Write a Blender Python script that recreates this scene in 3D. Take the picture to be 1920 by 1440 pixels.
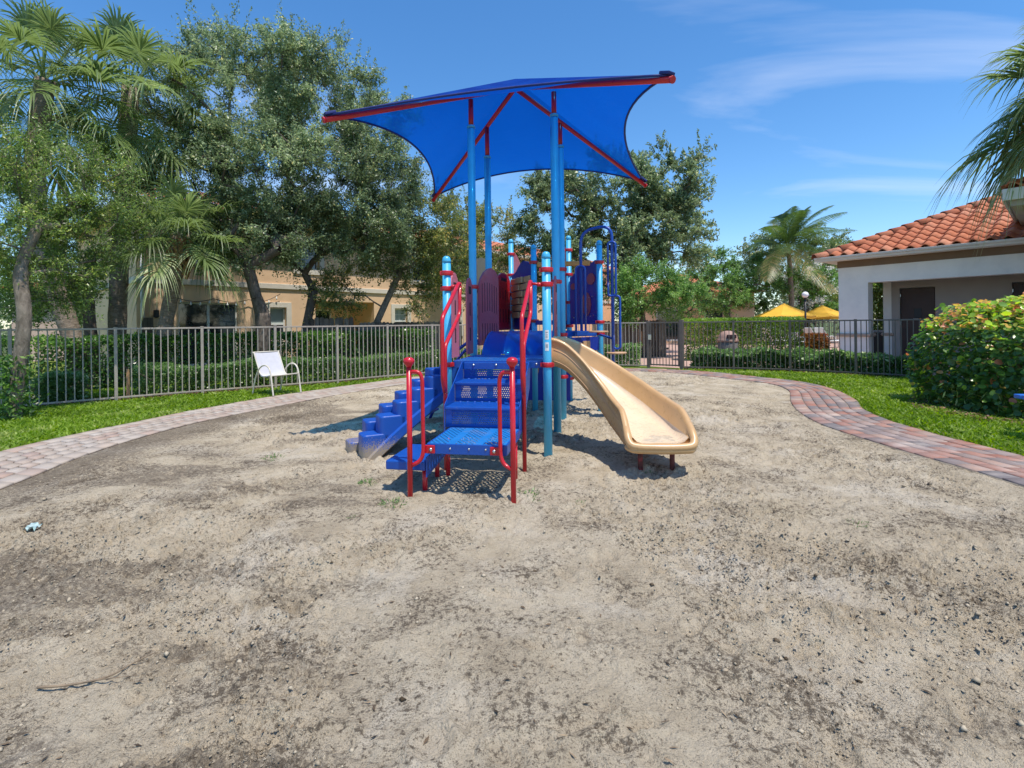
import bpy, bmesh, math, random
import numpy as np
from mathutils import Vector, Matrix

for o in list(bpy.data.objects):
    bpy.data.objects.remove(o)
scene = bpy.context.scene
COL = scene.collection
R = math.radians
rng = np.random.default_rng(7)
random.seed(7)

# ------------------------------------------------------------------ camera
CAM_H = 1.40
cam_d = bpy.data.cameras.new('camera')
cam_d.sensor_width = 36.0
cam_d.lens = 18.0
cam_d.shift_y = -112.0 / 1920.0
cam_d.clip_start = 0.05
cam_d.clip_end = 2000.0
cam = bpy.data.objects.new('camera', cam_d)
COL.objects.link(cam)
cam.location = (0, 0, CAM_H)
cam.rotation_euler = (Matrix.Rotation(R(90), 4, 'X') @ Matrix.Rotation(R(-0.66), 4, 'Z')).to_euler()
scene.camera = cam

# ------------------------------------------------------------------ sky and sun
SUN_EL, SUN_AZ = R(70), R(140)          # azimuth clockwise from +Y
world = bpy.data.worlds.new('World')
scene.world = world
world.use_nodes = True
wt = world.node_tree
wt.nodes.clear()
def wn(t, **k):
    n = wt.nodes.new(t)
    for a, b in k.items(): setattr(n, a, b)
    return n
sky = wn('ShaderNodeTexSky', sky_type='NISHITA', sun_disc=False)
sky.sun_elevation = SUN_EL
sky.sun_rotation = SUN_AZ
sky.altitude = 0
sky.air_density = 1.0
sky.dust_density = 0.35
sky.ozone_density = 4.0
gam = wn('ShaderNodeHueSaturation')
gam.inputs['Saturation'].default_value = 1.24
gam.inputs['Value'].default_value = 1.0
wt.links.new(sky.outputs[0], gam.inputs['Color'])
tc = wn('ShaderNodeTexCoord')
sp = wn('ShaderNodeSeparateXYZ')
wt.links.new(tc.outputs['Generated'], sp.inputs[0])
mz = wn('ShaderNodeMath', operation='MAXIMUM'); mz.inputs[1].default_value = 0.02
wt.links.new(sp.outputs['Z'], mz.inputs[0])
za = wn('ShaderNodeMath', operation='ADD'); za.inputs[1].default_value = 0.12
wt.links.new(mz.outputs[0], za.inputs[0])
dx = wn('ShaderNodeMath', operation='DIVIDE'); wt.links.new(sp.outputs['X'], dx.inputs[0]); wt.links.new(za.outputs[0], dx.inputs[1])
dy = wn('ShaderNodeMath', operation='DIVIDE'); wt.links.new(sp.outputs['Y'], dy.inputs[0]); wt.links.new(za.outputs[0], dy.inputs[1])
cx = wn('ShaderNodeCombineXYZ'); wt.links.new(dx.outputs[0], cx.inputs[0]); wt.links.new(dy.outputs[0], cx.inputs[1])
mp = wn('ShaderNodeMapping'); mp.inputs['Rotation'].default_value = (0, 0, R(-24)); mp.inputs['Scale'].default_value = (0.42, 0.95, 1); mp.inputs['Location'].default_value = (0.868, 0.321, 0)
wt.links.new(cx.outputs[0], mp.inputs[0])
nz = wn('ShaderNodeTexNoise'); nz.inputs['Scale'].default_value = 1.15; nz.inputs['Detail'].default_value = 7; nz.inputs['Roughness'].default_value = 0.52; nz.inputs['Distortion'].default_value = 0.5
wt.links.new(mp.outputs[0], nz.inputs['Vector'])
rp = wn('ShaderNodeValToRGB')
rp.color_ramp.elements[0].position = 0.56; rp.color_ramp.elements[0].color = (0, 0, 0, 1)
rp.color_ramp.elements[1].position = 0.80; rp.color_ramp.elements[1].color = (0.62, 0.62, 0.62, 1)
wt.links.new(nz.outputs['Fac'], rp.inputs[0])
mx = wn('ShaderNodeMix', data_type='RGBA')
wt.links.new(rp.outputs[0], mx.inputs['Factor'])
wt.links.new(gam.outputs[0], mx.inputs['A'])
mx.inputs['B'].default_value = (5.0, 5.3, 6.0, 1)
bg = wn('ShaderNodeBackground'); bg.inputs['Strength'].default_value = 0.088
wt.links.new(mx.outputs['Result'], bg.inputs['Color'])
wo = wn('ShaderNodeOutputWorld'); wt.links.new(bg.outputs[0], wo.inputs[0])

sun_d = bpy.data.lights.new('sun', 'SUN')
sun_d.energy = 2.1
sun_d.angle = R(0.53)
sun_d.color = (1.0, 0.93, 0.83)
sun = bpy.data.objects.new('sun', sun_d)
COL.objects.link(sun)
sdir = Vector((math.sin(SUN_AZ) * math.cos(SUN_EL), math.cos(SUN_AZ) * math.cos(SUN_EL), math.sin(SUN_EL)))
sun.rotation_euler = sdir.to_track_quat('Z', 'Y').to_euler()
sun.location = (6, -8, 20)

scene.render.engine = 'CYCLES'
scene.view_settings.view_transform = 'Standard'
scene.view_settings.look = 'None'
scene.view_settings.exposure = 1.25
scene.view_settings.gamma = 1.0
scene.cycles.max_bounces = 8
scene.cycles.diffuse_bounces = 5
scene.cycles.transmission_bounces = 6
scene.cycles.transparent_max_bounces = 12

# ------------------------------------------------------------------ helpers: materials
def new_mat(name):
    m = bpy.data.materials.new(name)
    m.use_nodes = True
    nt = m.node_tree
    b = nt.nodes['Principled BSDF']
    return m, nt, b

def N(nt, t, **k):
    n = nt.nodes.new(t)
    for a, v in k.items():
        if a.startswith('in_'):
            n.inputs[a[3:].replace('_', ' ')].default_value = v
        else:
            setattr(n, a, v)
    return n

def ramp(nt, src, stops):
    r = nt.nodes.new('ShaderNodeValToRGB')
    e = r.color_ramp.elements
    while len(e) > 1: e.remove(e[-1])
    e[0].position = stops[0][0]; e[0].color = (*stops[0][1], 1)
    for p, c in stops[1:]:
        x = e.new(p); x.color = (*c, 1)
    nt.links.new(src, r.inputs[0])
    return r.outputs[0]

def coord(nt, kind='Object'):
    return nt.nodes.new('ShaderNodeTexCoord').outputs[kind]

def noise(nt, vec, scale, detail=4, rough=0.55, dist=0.0):
    n = N(nt, 'ShaderNodeTexNoise')
    n.inputs['Scale'].default_value = scale; n.inputs['Detail'].default_value = detail
    n.inputs['Roughness'].default_value = rough; n.inputs['Distortion'].default_value = dist
    nt.links.new(vec, n.inputs['Vector'])
    return n.outputs['Fac']

def mixc(nt, fac, a, b, mode='MIX'):
    m = N(nt, 'ShaderNodeMix', data_type='RGBA', blend_type=mode)
    for s, v in (('Factor', fac), ('A', a), ('B', b)):
        if hasattr(v, 'links') or hasattr(v, 'is_output'):
            nt.links.new(v, m.inputs[s])
        else:
            m.inputs[s].default_value = (*v, 1) if s != 'Factor' else v
    return m.outputs['Result']

def mth(nt, op, a, b=None, c=None):
    m = N(nt, 'ShaderNodeMath', operation=op)
    for i, v in enumerate((a, b, c)):
        if v is None: continue
        if hasattr(v, 'is_output'): nt.links.new(v, m.inputs[i])
        else: m.inputs[i].default_value = v
    return m.outputs[0]

def bump(nt, b, h, strength=0.3, dist=0.01):
    n = N(nt, 'ShaderNodeBump')
    n.inputs['Strength'].default_value = strength; n.inputs['Distance'].default_value = dist
    nt.links.new(h, n.inputs['Height'])
    nt.links.new(n.outputs[0], b.inputs['Normal'])

def simple(name, col, rough=0.5, var=0.12, vscale=3.0, metal=0.0, bmp=0.0, bscale=60.0, spec=0.5, coat=0.0, dirt=None, dscale=1.5, dlo=0.5, dhi=0.75):
    """painted / plastic / plain surface with slight tone variation and optional weathering patches"""
    m, nt, b = new_mat(name)
    v = coord(nt)
    n1 = noise(nt, v, vscale, 5, 0.6)
    lo = tuple(max(0, c * (1 - var)) for c in col); hi = tuple(min(1, c * (1 + var)) for c in col)
    c = ramp(nt, n1, [(0.3, lo), (0.7, hi)])
    if dirt:
        n2 = noise(nt, v, dscale, 7, 0.7)
        f = ramp(nt, n2, [(dlo, (0, 0, 0)), (dhi, (1, 1, 1))])
        c = mixc(nt, f, c, dirt)
    nt.links.new(c, b.inputs['Base Color'])
    n3 = noise(nt, v, vscale * 4, 4, 0.6)
    rr = ramp(nt, n3, [(0.3, (rough * 0.85,) * 3), (0.7, (min(1, rough * 1.2),) * 3)])
    nt.links.new(rr, b.inputs['Roughness'])
    b.inputs['Metallic'].default_value = metal
    b.inputs['Specular IOR Level'].default_value = spec
    b.inputs['Coat Weight'].default_value = coat
    if bmp > 0:
        bump(nt, b, noise(nt, v, bscale, 4, 0.6), bmp, 0.01)
    return m

def leaf_mat(name, stops, trans=0.22, rough=0.42, spec=0.5):
    """foliage: colour picked per leaf from the 'leafvar' attribute"""
    m, nt, b = new_mat(name)
    at = N(nt, 'ShaderNodeAttribute', attribute_name='leafvar')
    c = ramp(nt, at.outputs['Fac'], stops)
    nt.links.new(c, b.inputs['Base Color'])
    b.inputs['Roughness'].default_value = rough
    b.inputs['Specular IOR Level'].default_value = spec
    t = N(nt, 'ShaderNodeBsdfTranslucent')
    hs = N(nt, 'ShaderNodeHueSaturation'); hs.inputs['Value'].default_value = 1.6; hs.inputs['Saturation'].default_value = 1.1
    nt.links.new(c, hs.inputs['Color']); nt.links.new(hs.outputs[0], t.inputs['Color'])
    ms = N(nt, 'ShaderNodeMixShader'); ms.inputs[0].default_value = trans
    nt.links.new(b.outputs[0], ms.inputs[1]); nt.links.new(t.outputs[0], ms.inputs[2])
    nt.links.new(ms.outputs[0], nt.nodes['Material Output'].inputs['Surface'])
    return m

# ------------------------------------------------------------------ helpers: objects
def tag(o, label=None, cat=None, group=None, kind=None):
    if label: o['label'] = label
    if cat: o['category'] = cat
    if group: o['group'] = group
    if kind: o['kind'] = kind
    return o

def empty(name, loc=(0, 0, 0), rz=0.0):
    o = bpy.data.objects.new(name, None)
    o.empty_display_size = 0.2
    COL.objects.link(o)
    o.location = loc
    o.rotation_euler = (0, 0, rz)
    return o

def link(name, me, parent=None, loc=(0, 0, 0), rot=(0, 0, 0), scale=(1, 1, 1)):
    o = bpy.data.objects.new(name, me)
    COL.objects.link(o)
    o.location = loc; o.rotation_euler = rot; o.scale = scale
    if parent: o.parent = parent
    return o

def np_mesh(name, V, Fc, mat=None, smooth=False, var=None, loops=None):
    """mesh from numpy verts and an (n,k) face array (or a list of such arrays)"""
    me = bpy.data.meshes.new(name)
    V = np.asarray(V, dtype=np.float32)
    fl = Fc if isinstance(Fc, list) and isinstance(Fc[0], np.ndarray) else [Fc]
    fl = [np.asarray(f, dtype=np.int32).reshape(-1, np.asarray(f).shape[-1]) for f in fl if len(f)]
    me.vertices.add(len(V)); me.vertices.foreach_set('co', V.ravel())
    idx = np.concatenate([f.ravel() for f in fl])
    tot = np.concatenate([np.full(len(f), f.shape[1], dtype=np.int32) for f in fl])
    st = np.concatenate([[0], np.cumsum(tot)[:-1]]).astype(np.int32)
    me.loops.add(len(idx)); me.loops.foreach_set('vertex_index', idx)
    me.polygons.add(len(tot)); me.polygons.foreach_set('loop_start', st); me.polygons.foreach_set('loop_total', tot)
    if smooth: me.polygons.foreach_set('use_smooth', np.ones(len(tot), dtype=bool))
    if var is not None:
        a = me.attributes.new('leafvar', 'FLOAT', 'FACE'); a.data.foreach_set('value', np.asarray(var, dtype=np.float32))
    me.update(calc_edges=True)
    if mat: me.materials.append(mat)
    return me

class MB:
    """collects boxes, tubes, prisms into one mesh"""
    def __init__(s): s.v = []; s.f = []; s.sm = []
    def add(s, vs, fs, smooth=False):
        o = len(s.v); s.v += [tuple(p) for p in vs]; s.f += [tuple(i + o for i in f) for f in fs]; s.sm += [smooth] * len(fs)
        return s
    def box(s, a, b, M=None):
        (x0, y0, z0), (x1, y1, z1) = a, b
        vs = [(x0, y0, z0), (x1, y0, z0), (x1, y1, z0), (x0, y1, z0), (x0, y0, z1), (x1, y0, z1), (x1, y1, z1), (x0, y1, z1)]
        if M is not None: vs = [tuple(M @ Vector(p)) for p in vs]
        return s.add(vs, [(0, 3, 2, 1), (4, 5, 6, 7), (0, 1, 5, 4), (1, 2, 6, 5), (2, 3, 7, 6), (3, 0, 4, 7)])
    def bbox(s, a, b, bev=0.01, M=None):
        """box with chamfered edges"""
        bm = bmesh.new()
        bmesh.ops.create_cube(bm, size=1.0)
        c = [(a[i] + b[i]) / 2 for i in range(3)]; d = [abs(b[i] - a[i]) for i in range(3)]
        for v in bm.verts: v.co = Vector((c[0] + v.co.x * d[0], c[1] + v.co.y * d[1], c[2] + v.co.z * d[2]))
        bmesh.ops.bevel(bm, geom=list(bm.edges), offset=min(bev, min(d) * 0.45), segments=2, affect='EDGES', profile=0.5)
        bm.verts.index_update()
        vs = [v.co.copy() for v in bm.verts]
        if M is not None: vs = [M @ p for p in vs]
        s.add(vs, [tuple(v.index for v in f.verts) for f in bm.faces], False)
        bm.free(); return s
    def tube(s, pts, r, n=10, caps=True, smooth=True):
        pts = [Vector(p) for p in pts]
        rs = r if isinstance(r, (list, tuple)) else [r] * len(pts)
        o = len(s.v)
        t = (pts[1] - pts[0]).normalized()
        up = Vector((0, 0, 1)) if abs(t.z) < 0.9 else Vector((1, 0, 0))
        x = t.cross(up).normalized(); y = x.cross(t).normalized()
        vs = []
        for i, p in enumerate(pts):
            if i == 0: tt = pts[1] - pts[0]
            elif i == len(pts) - 1: tt = pts[-1] - pts[-2]
            else: tt = (pts[i + 1] - p).normalized() + (p - pts[i - 1]).normalized()
            tt = tt.normalized()
            x = (x - tt * x.dot(tt)).normalized(); y = tt.cross(x).normalized()
            for k in range(n):
                a = 2 * math.pi * k / n
                vs.append(p + (x * math.cos(a) + y * math.sin(a)) * rs[i])
        fs = []
        for i in range(len(pts) - 1):
            for k in range(n):
                k2 = (k + 1) % n
                fs.append((i * n + k, i * n + k2, (i + 1) * n + k2, (i + 1) * n + k))
        s.add(vs, fs, smooth)
        if caps:
            s.f.append(tuple(o + k for k in reversed(range(n)))); s.sm.append(False)
            s.f.append(tuple(o + (len(pts) - 1) * n + k for k in range(n))); s.sm.append(False)
        return s
    def lathe(s, prof, n=16, c=(0, 0, 0), smooth=True):
        vs = []; fs = []
        for (r, z) in prof:
            for k in range(n):
                a = 2 * math.pi * k / n
                vs.append((c[0] + r * math.cos(a), c[1] + r * math.sin(a), c[2] + z))
        for i in range(len(prof) - 1):
            for k in range(n):
                k2 = (k + 1) % n
                fs.append((i * n + k, i * n + k2, (i + 1) * n + k2, (i + 1) * n + k))
        fs.append(tuple(reversed(range(n)))); fs.append(tuple((len(prof) - 1) * n + k for k in range(n)))
        return s.add(vs, fs, smooth)
    def prism(s, poly, axis_o, ax, ay, an, t):
        """extrude a 2D polygon (list of (a,b)) lying in plane ax,ay by +-t/2 along an"""
        o = Vector(axis_o); ax = Vector(ax); ay = Vector(ay); an = Vector(an)
        n = len(poly)
        vs = [o + ax * a + ay * b - an * t / 2 for a, b in poly] + [o + ax * a + ay * b + an * t / 2 for a, b in poly]
        fs = [tuple(reversed(range(n))), tuple(range(n, 2 * n))]
        for i in range(n):
            j = (i + 1) % n
            fs.append((i, j, n + j, n + i))
        return s.add(vs, fs)
    def mesh(s, name, mat=None):
        me = bpy.data.meshes.new(name)
        me.from_pydata([tuple(p) for p in s.v], [], s.f)
        me.polygons.foreach_set('use_smooth', s.sm)
        me.update()
        if mat: me.materials.append(mat)
        return me
    def obj(s, name, mat, parent=None, loc=(0, 0, 0), rot=(0, 0, 0)):
        return link(name, s.mesh(name, mat), parent, loc, rot)

def arc(p0, p1, p2, n=6):
    """rounded corner at p1 between p0 and p2 (quadratic)"""
    p0, p1, p2 = Vector(p0), Vector(p1), Vector(p2)
    return [p0 * (1 - t) ** 2 + p1 * 2 * t * (1 - t) + p2 * t * t for t in [i / n for i in range(n + 1)]]

def rounded(pts, r, n=5):
    """polyline with rounded corners"""
    pts = [Vector(p) for p in pts]
    out = [pts[0]]
    for i in range(1, len(pts) - 1):
        a, b, c = pts[i - 1], pts[i], pts[i + 1]
        d1 = min(r, (a - b).length * 0.48); d2 = min(r, (c - b).length * 0.48)
        out += arc(b + (a - b).normalized() * d1, b, b + (c - b).normalized() * d2, n)
    out.append(pts[-1])
    return out

def catmull(pts, n=8):
    pts = [Vector(p) for p in pts]
    q = [pts[0] * 2 - pts[1]] + pts + [pts[-1] * 2 - pts[-2]]
    out = []
    for i in range(1, len(q) - 2):
        for k in range(n):
            t = k / n
            out.append(0.5 * ((2 * q[i]) + (-q[i - 1] + q[i + 1]) * t + (2 * q[i - 1] - 5 * q[i] + 4 * q[i + 1] - q[i + 2]) * t * t + (-q[i - 1] + 3 * q[i] - 3 * q[i + 1] + q[i + 2]) * t ** 3))
    out.append(pts[-1])
    return out

# numpy value noise
def _hash(ix, iy, iz, seed):
    h = (ix.astype(np.int64) * 374761393 + iy.astype(np.int64) * 668265263 + iz.astype(np.int64) * 2147483647 + seed * 974634777) & 0x7fffffff
    h = ((h ^ (h >> 13)) * 1274126177) & 0x7fffffff
    h = ((h ^ (h >> 15)) * 668265263) & 0x7fffffff
    return ((h ^ (h >> 16)) & 0xffff) / 65535.0
def vnoise(x, y, seed=0, z=None):
    x = np.asarray(x, float); y = np.asarray(y, float)
    z = np.zeros_like(x) if z is None else np.asarray(z, float)
    ix, iy, iz = np.floor(x), np.floor(y), np.floor(z)
    fx, fy, fz = x - ix, y - iy, z - iz
    fx = fx * fx * (3 - 2 * fx); fy = fy * fy * (3 - 2 * fy); fz = fz * fz * (3 - 2 * fz)
    def c(a, b, d): return _hash(ix + a, iy + b, iz + d, seed)
    z0 = (c(0, 0, 0) * (1 - fx) + c(1, 0, 0) * fx) * (1 - fy) + (c(0, 1, 0) * (1 - fx) + c(1, 1, 0) * fx) * fy
    if not np.any(fz): return z0
    z1 = (c(0, 0, 1) * (1 - fx) + c(1, 0, 1) * fx) * (1 - fy) + (c(0, 1, 1) * (1 - fx) + c(1, 1, 1) * fx) * fy
    return z0 * (1 - fz) + z1 * fz
def fbm(x, y, scale, octs=4, seed=0, gain=0.5, z=None):
    v = 0; a = 1; tot = 0
    for i in range(octs):
        v = v + a * vnoise(x * scale + 17.3 * i, y * scale - 9.1 * i, seed + i, None if z is None else z * scale); tot += a
        a *= gain; scale *= 2.03
    return v / tot
def sstep(a, b, x):
    t = np.clip((x - a) / (b - a), 0, 1); return t * t * (3 - 2 * t)
def in_poly(px, py, poly):
    inside = np.zeros(px.shape, bool)
    n = len(poly); j = n - 1
    for i in range(n):
        xi, yi = poly[i]; xj, yj = poly[j]
        if yi != yj:
            inside ^= ((yi > py) != (yj > py)) & (px < (xj - xi) * (py - yi) / (yj - yi) + xi)
        j = i
    return inside
def dist_poly(px, py, line):
    d = np.full(px.shape, 1e9)
    for (x0, y0), (x1, y1) in zip(line[:-1], line[1:]):
        ex, ey = x1 - x0, y1 - y0; L = ex * ex + ey * ey + 1e-12
        t = np.clip(((px - x0) * ex + (py - y0) * ey) / L, 0, 1)
        d = np.minimum(d, np.hypot(px - x0 - t * ex, py - y0 - t * ey))
    return d

# ================================================================== GROUND
# path cross sections: (inner edge next to the sand, outer edge next to the lawn), walked round the sand from near left to near right
SEC = [((-4.20, -4), (-5.40, -4)), ((-4.25, 2.0), (-5.5, 2.0)), ((-4.45, 4.3), (-5.65, 4.5)), ((-4.69, 5.54), (-5.82, 5.9)),
       ((-4.74, 6.3), (-5.75, 6.65)), ((-4.68, 7.2), (-5.58, 7.5)), ((-4.52, 7.85), (-5.42, 8.3)), ((-4.22, 8.6), (-5.12, 9.2)),
       ((-3.73, 9.89), (-4.65, 10.4)), ((-2.73, 11.85), (-3.55, 12.25)), ((-1.6, 13.3), (-2.3, 14.0)), ((0.2, 14.4), (-0.1, 15.2)),
       ((2.2, 14.75), (2.2, 15.6)), ((3.9, 14.45), (4.2, 15.3)), ((4.8, 13.4), (5.5, 14.0)), ((5.3, 12.3), (6.1, 12.7)),
       ((5.62, 11.6), (6.5, 11.8)), ((5.68, 10.95), (6.55, 11.0)), ((5.45, 10.1), (6.35, 9.95)), ((4.75, 8.75), (5.88, 8.75)),
       ((4.32, 7.7), (5.42, 7.9)), ((4.1, 6.8), (5.15, 7.0)), ((4.08, 6.1), (5.07, 6.2)), ((4.12, 5.3), (5.08, 5.4)),
       ((4.2, 4.3), (5.15, 4.3)), ((4.2, 1.5), (5.2, 1.5)), ((4.2, -4), (5.2, -4))]
NS = 12
INN = [(p.x, p.y) for p in catmull([(*a, 0) for a, b in SEC], NS)]
OUT = [(p.x, p.y) for p in catmull([(*b, 0) for a, b in SEC], NS)]
INN_np, OUT_np = np.array(INN), np.array(OUT)
mid = (INN_np + OUT_np) / 2
ARC = np.concatenate([[0], np.cumsum(np.hypot(*np.diff(mid, axis=0).T))])
SAND_POLY = INN

def path_pt(s, w):
    """point on the path at arc length s and width fraction w (0 sand edge, 1 lawn edge)"""
    ix = np.interp(s, ARC, INN_np[:, 0]); iy = np.interp(s, ARC, INN_np[:, 1])
    ox = np.interp(s, ARC, OUT_np[:, 0]); oy = np.interp(s, ARC, OUT_np[:, 1])
    return ix + (ox - ix) * w, iy + (oy - iy) * w

# ---- materials
def sand_material():
    m, nt, b = new_mat('sand')
    v = coord(nt)
    n_big = noise(nt, v, 0.55, 5, 0.6, 0.4)
    n_mid = noise(nt, v, 2.6, 6, 0.65, 0.3)
    n_fine = noise(nt, v, 38, 5, 0.7)
    n_spk = noise(nt, v, 120, 3, 0.6)
    c = ramp(nt, n_mid, [(0.30, (0.438, 0.360, 0.250)), (0.5, (0.558, 0.470, 0.336)), (0.72, (0.630, 0.546, 0.408))])
    # pale washed patches
    f1 = ramp(nt, noise(nt, v, 1.1, 6, 0.62, 0.6), [(0.52, (0, 0, 0)), (0.68, (0.75, 0.75, 0.75))])
    c = mixc(nt, f1, c, (0.684, 0.612, 0.492))
    # yellowish algae tint patches
    f2 = ramp(nt, noise(nt, v, 0.8, 5, 0.6, 0.3), [(0.58, (0, 0, 0)), (0.76, (0.30, 0.30, 0.30))])
    c = mixc(nt, f2, c, (0.432, 0.336, 0.168))
    # dark damp soil patches (attribute 'soil' = stain layout, broken up by noise)
    at = N(nt, 'ShaderNodeAttribute', attribute_name='soil')
    s1 = mth(nt, 'ADD', at.outputs['Fac'], mth(nt, 'MULTIPLY', mth(nt, 'SUBTRACT', noise(nt, v, 30, 9, 0.85), 0.5), 3.4))
    f3 = ramp(nt, s1, [(0.48, (0, 0, 0)), (0.95, (0.76, 0.76, 0.76))])
    c = mixc(nt, f3, c, (0.135, 0.108, 0.082))
    # dark organic specks
    patch = mth(nt, 'MULTIPLY', mth(nt, 'SUBTRACT', noise(nt, v, 1.6, 5, 0.7, 0.4), 0.5), 0.55)
    f4 = ramp(nt, mth(nt, 'ADD', noise(nt, v, 34, 7, 0.8), patch), [(0.535, (0, 0, 0)), (0.61, (0.88, 0.88, 0.88))])
    c = mixc(nt, f4, c, (0.115, 0.09, 0.064))
    f5 = ramp(nt, mth(nt, 'ADD', noise(nt, v, 150, 4, 0.75), mth(nt, 'MULTIPLY', patch, 0.6)), [(0.54, (0, 0, 0)), (0.62, (0.8, 0.8, 0.8))])
    c = mixc(nt, f5, c, (0.14, 0.11, 0.08))
    nt.links.new(c, b.inputs['Base Color'])
    b.inputs['Roughness'].default_value = 0.95
    b.inputs['Specular IOR Level'].default_value = 0.12
    h = mth(nt, 'ADD', mth(nt, 'MULTIPLY', noise(nt, v, 30, 6, 0.7), 1.0), mth(nt, 'MULTIPLY', noise(nt, v, 95, 4, 0.7), 0.45))
    bump(nt, b, h, 1.0, 0.034)
    return m
M_SAND = sand_material()

def paver_material():
    m, nt, b = new_mat('paver')
    v = coord(nt)
    at = N(nt, 'ShaderNodeAttribute', attribute_name='leafvar')
    c = ramp(nt, at.outputs['Fac'], [(0.0, (0.30, 0.125, 0.085)), (0.18, (0.36, 0.19, 0.14)), (0.30, (0.16, 0.145, 0.145)), (0.42, (0.42, 0.27, 0.20)),
                                      (0.5, (0.25, 0.20, 0.19)), (0.52, (0.40, 0.285, 0.225)), (0.75, (0.42, 0.345, 0.275)), (1.0, (0.45, 0.395, 0.335))])
    n = noise(nt, v, 7, 6, 0.7, 0.3)
    c = mixc(nt, ramp(nt, n, [(0.42, (0, 0, 0)), (0.75, (0.6, 0.6, 0.6))]), c, (0.30, 0.27, 0.26))
    n2 = noise(nt, v, 1.7, 6, 0.65, 0.5)
    c = mixc(nt, ramp(nt, n2, [(0.52, (0, 0, 0)), (0.7, (0.55, 0.55, 0.55))]), c, (0.56, 0.49, 0.42))
    c = mixc(nt, ramp(nt, noise(nt, v, 130, 3), [(0.55, (0, 0, 0)), (0.75, (0.4, 0.4, 0.4))]), c, (0.2, 0.15, 0.13))
    nt.links.new(c, b.inputs['Base Color']); b.inputs['Roughness'].default_value = 0.85
    b.inputs['Specular IOR Level'].default_value = 0.25
    bump(nt, b, noise(nt, v, 160, 4), 0.5, 0.006)
    return m
M_PAVER = paver_material()
def joint_material():
    m, nt, b = new_mat('joint_fill')
    v = coord(nt); s = N(nt, 'ShaderNodeSeparateXYZ'); nt.links.new(v, s.inputs[0])
    side = ramp(nt, mth(nt, 'MULTIPLY_ADD', s.outputs['X'], 0.1, 0.5), [(0.3, (0.075, 0.06, 0.048)), (0.7, (0.40, 0.345, 0.265))])
    c = mixc(nt, ramp(nt, noise(nt, v, 3.0, 6, 0.7), [(0.42, (0, 0, 0)), (0.62, (0.7, 0.7, 0.7))]), side, (0.15, 0.12, 0.09))
    nt.links.new(c, b.inputs['Base Color']); b.inputs['Roughness'].default_value = 0.95; b.inputs['Specular IOR Level'].default_value = 0.1
    bump(nt, b, noise(nt, v, 60, 4), 0.6, 0.01)
    return m
M_JOINT = joint_material()
M_TURF = simple('turf_soil', (0.15, 0.20, 0.04), 0.95, 0.4, 8.0, spec=0.1, bmp=0.8, bscale=40)
M_GROUND = simple('far_ground', (0.10, 0.13, 0.05), 0.95, 0.3, 0.8, spec=0.1)
M_MULCH = simple('mulch_base', (0.11, 0.062, 0.042), 0.95, 0.4, 18.0, spec=0.1, bmp=1.0, bscale=45)
M_CHIP = leaf_mat('mulch_chip', [(0, (0.06, 0.035, 0.025)), (0.4, (0.16, 0.085, 0.055)), (0.8, (0.25, 0.15, 0.10)), (1, (0.36, 0.26, 0.19))], 0.0, 0.9, 0.1)
M_GRASS = leaf_mat('grass', [(0, (0.10, 0.17, 0.015)), (0.45, (0.20, 0.32, 0.025)), (0.8, (0.28, 0.40, 0.045)), (1, (0.36, 0.43, 0.12))], 0.4, 0.5, 0.35)

# ---- far ground sheet
me = np_mesh('ground', [(-900, -900, -0.12), (900, -900, -0.12), (900, 900, -0.12), (-900, 900, -0.12)], [[0, 1, 2, 3]], M_GROUND)
tag(link('ground', me), kind='structure')

# ---- sand (finer towards where people stand to look at it)
def sand_height(x, y):
    rough = sstep(0.40, 0.62, fbm(x, y, 0.75, 3, 11))
    rough = np.clip(rough + 0.45 * sstep(0.5, 3.2, x) * sstep(6.5, 2.0, y), 0, 1)
    h = (fbm(x, y, 0.6, 3, 1) - 0.5) * 0.07
    h += (fbm(x, y, 3.2, 4, 2) - 0.5) * (0.02 + 0.05 * rough)
    cl = fbm(x, y, 15.0, 4, 3, 0.6)
    h += (cl - 0.5) * (0.016 + 0.065 * rough)
    h += np.maximum(0, fbm(x, y, 24.0, 3, 5, 0.6) - 0.5) * (0.03 + 0.09 * rough)
    return h - 0.004
foot = np.random.default_rng(5)
FP = []
for i in range(520):
    fx = foot.uniform(-4, 4.6); fy = foot.uniform(1.2, 12) if i > 260 else foot.uniform(1.3, 5.5)
    if i % 3 == 0: fx = foot.uniform(0.2, 4.2)
    FP.append((fx, fy, foot.uniform(0, math.pi), foot.uniform(0.07, 0.15), foot.uniform(0.04, 0.07), foot.uniform(0.006, 0.022)))
rows = np.exp(np.linspace(math.log(0.95), math.log(15.2), 540))
rows = np.concatenate([np.linspace(-4, 0.85, 14), rows])
nc = 620
T = np.linspace(-1, 1, nc)
half = np.clip(1.12 * np.abs(rows) + 0.7, 0, 6.2); half[:14] = 6.0
ext = np.maximum(5.8 - half, 0.0)
aT = np.abs(T)[None, :]
GX = np.sign(T)[None, :] * np.where(aT <= 0.9, aT / 0.9 * half[:, None], half[:, None] + (aT - 0.9) / 0.1 * ext[:, None])
def col_of(px, ii):
    h = half[ii]; a = np.abs(px)
    t = np.where(a <= h, a / h * 0.9, 0.9 + 0.1 * (a - h) / np.maximum(ext[ii], 1e-6)) * np.sign(px)
    return np.clip(np.round((t + 1) / 2 * (nc - 1)).astype(int), 0, nc - 1)
GY = np.repeat(rows[:, None], nc, 1)
GZ = sand_height(GX, GY)
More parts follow.
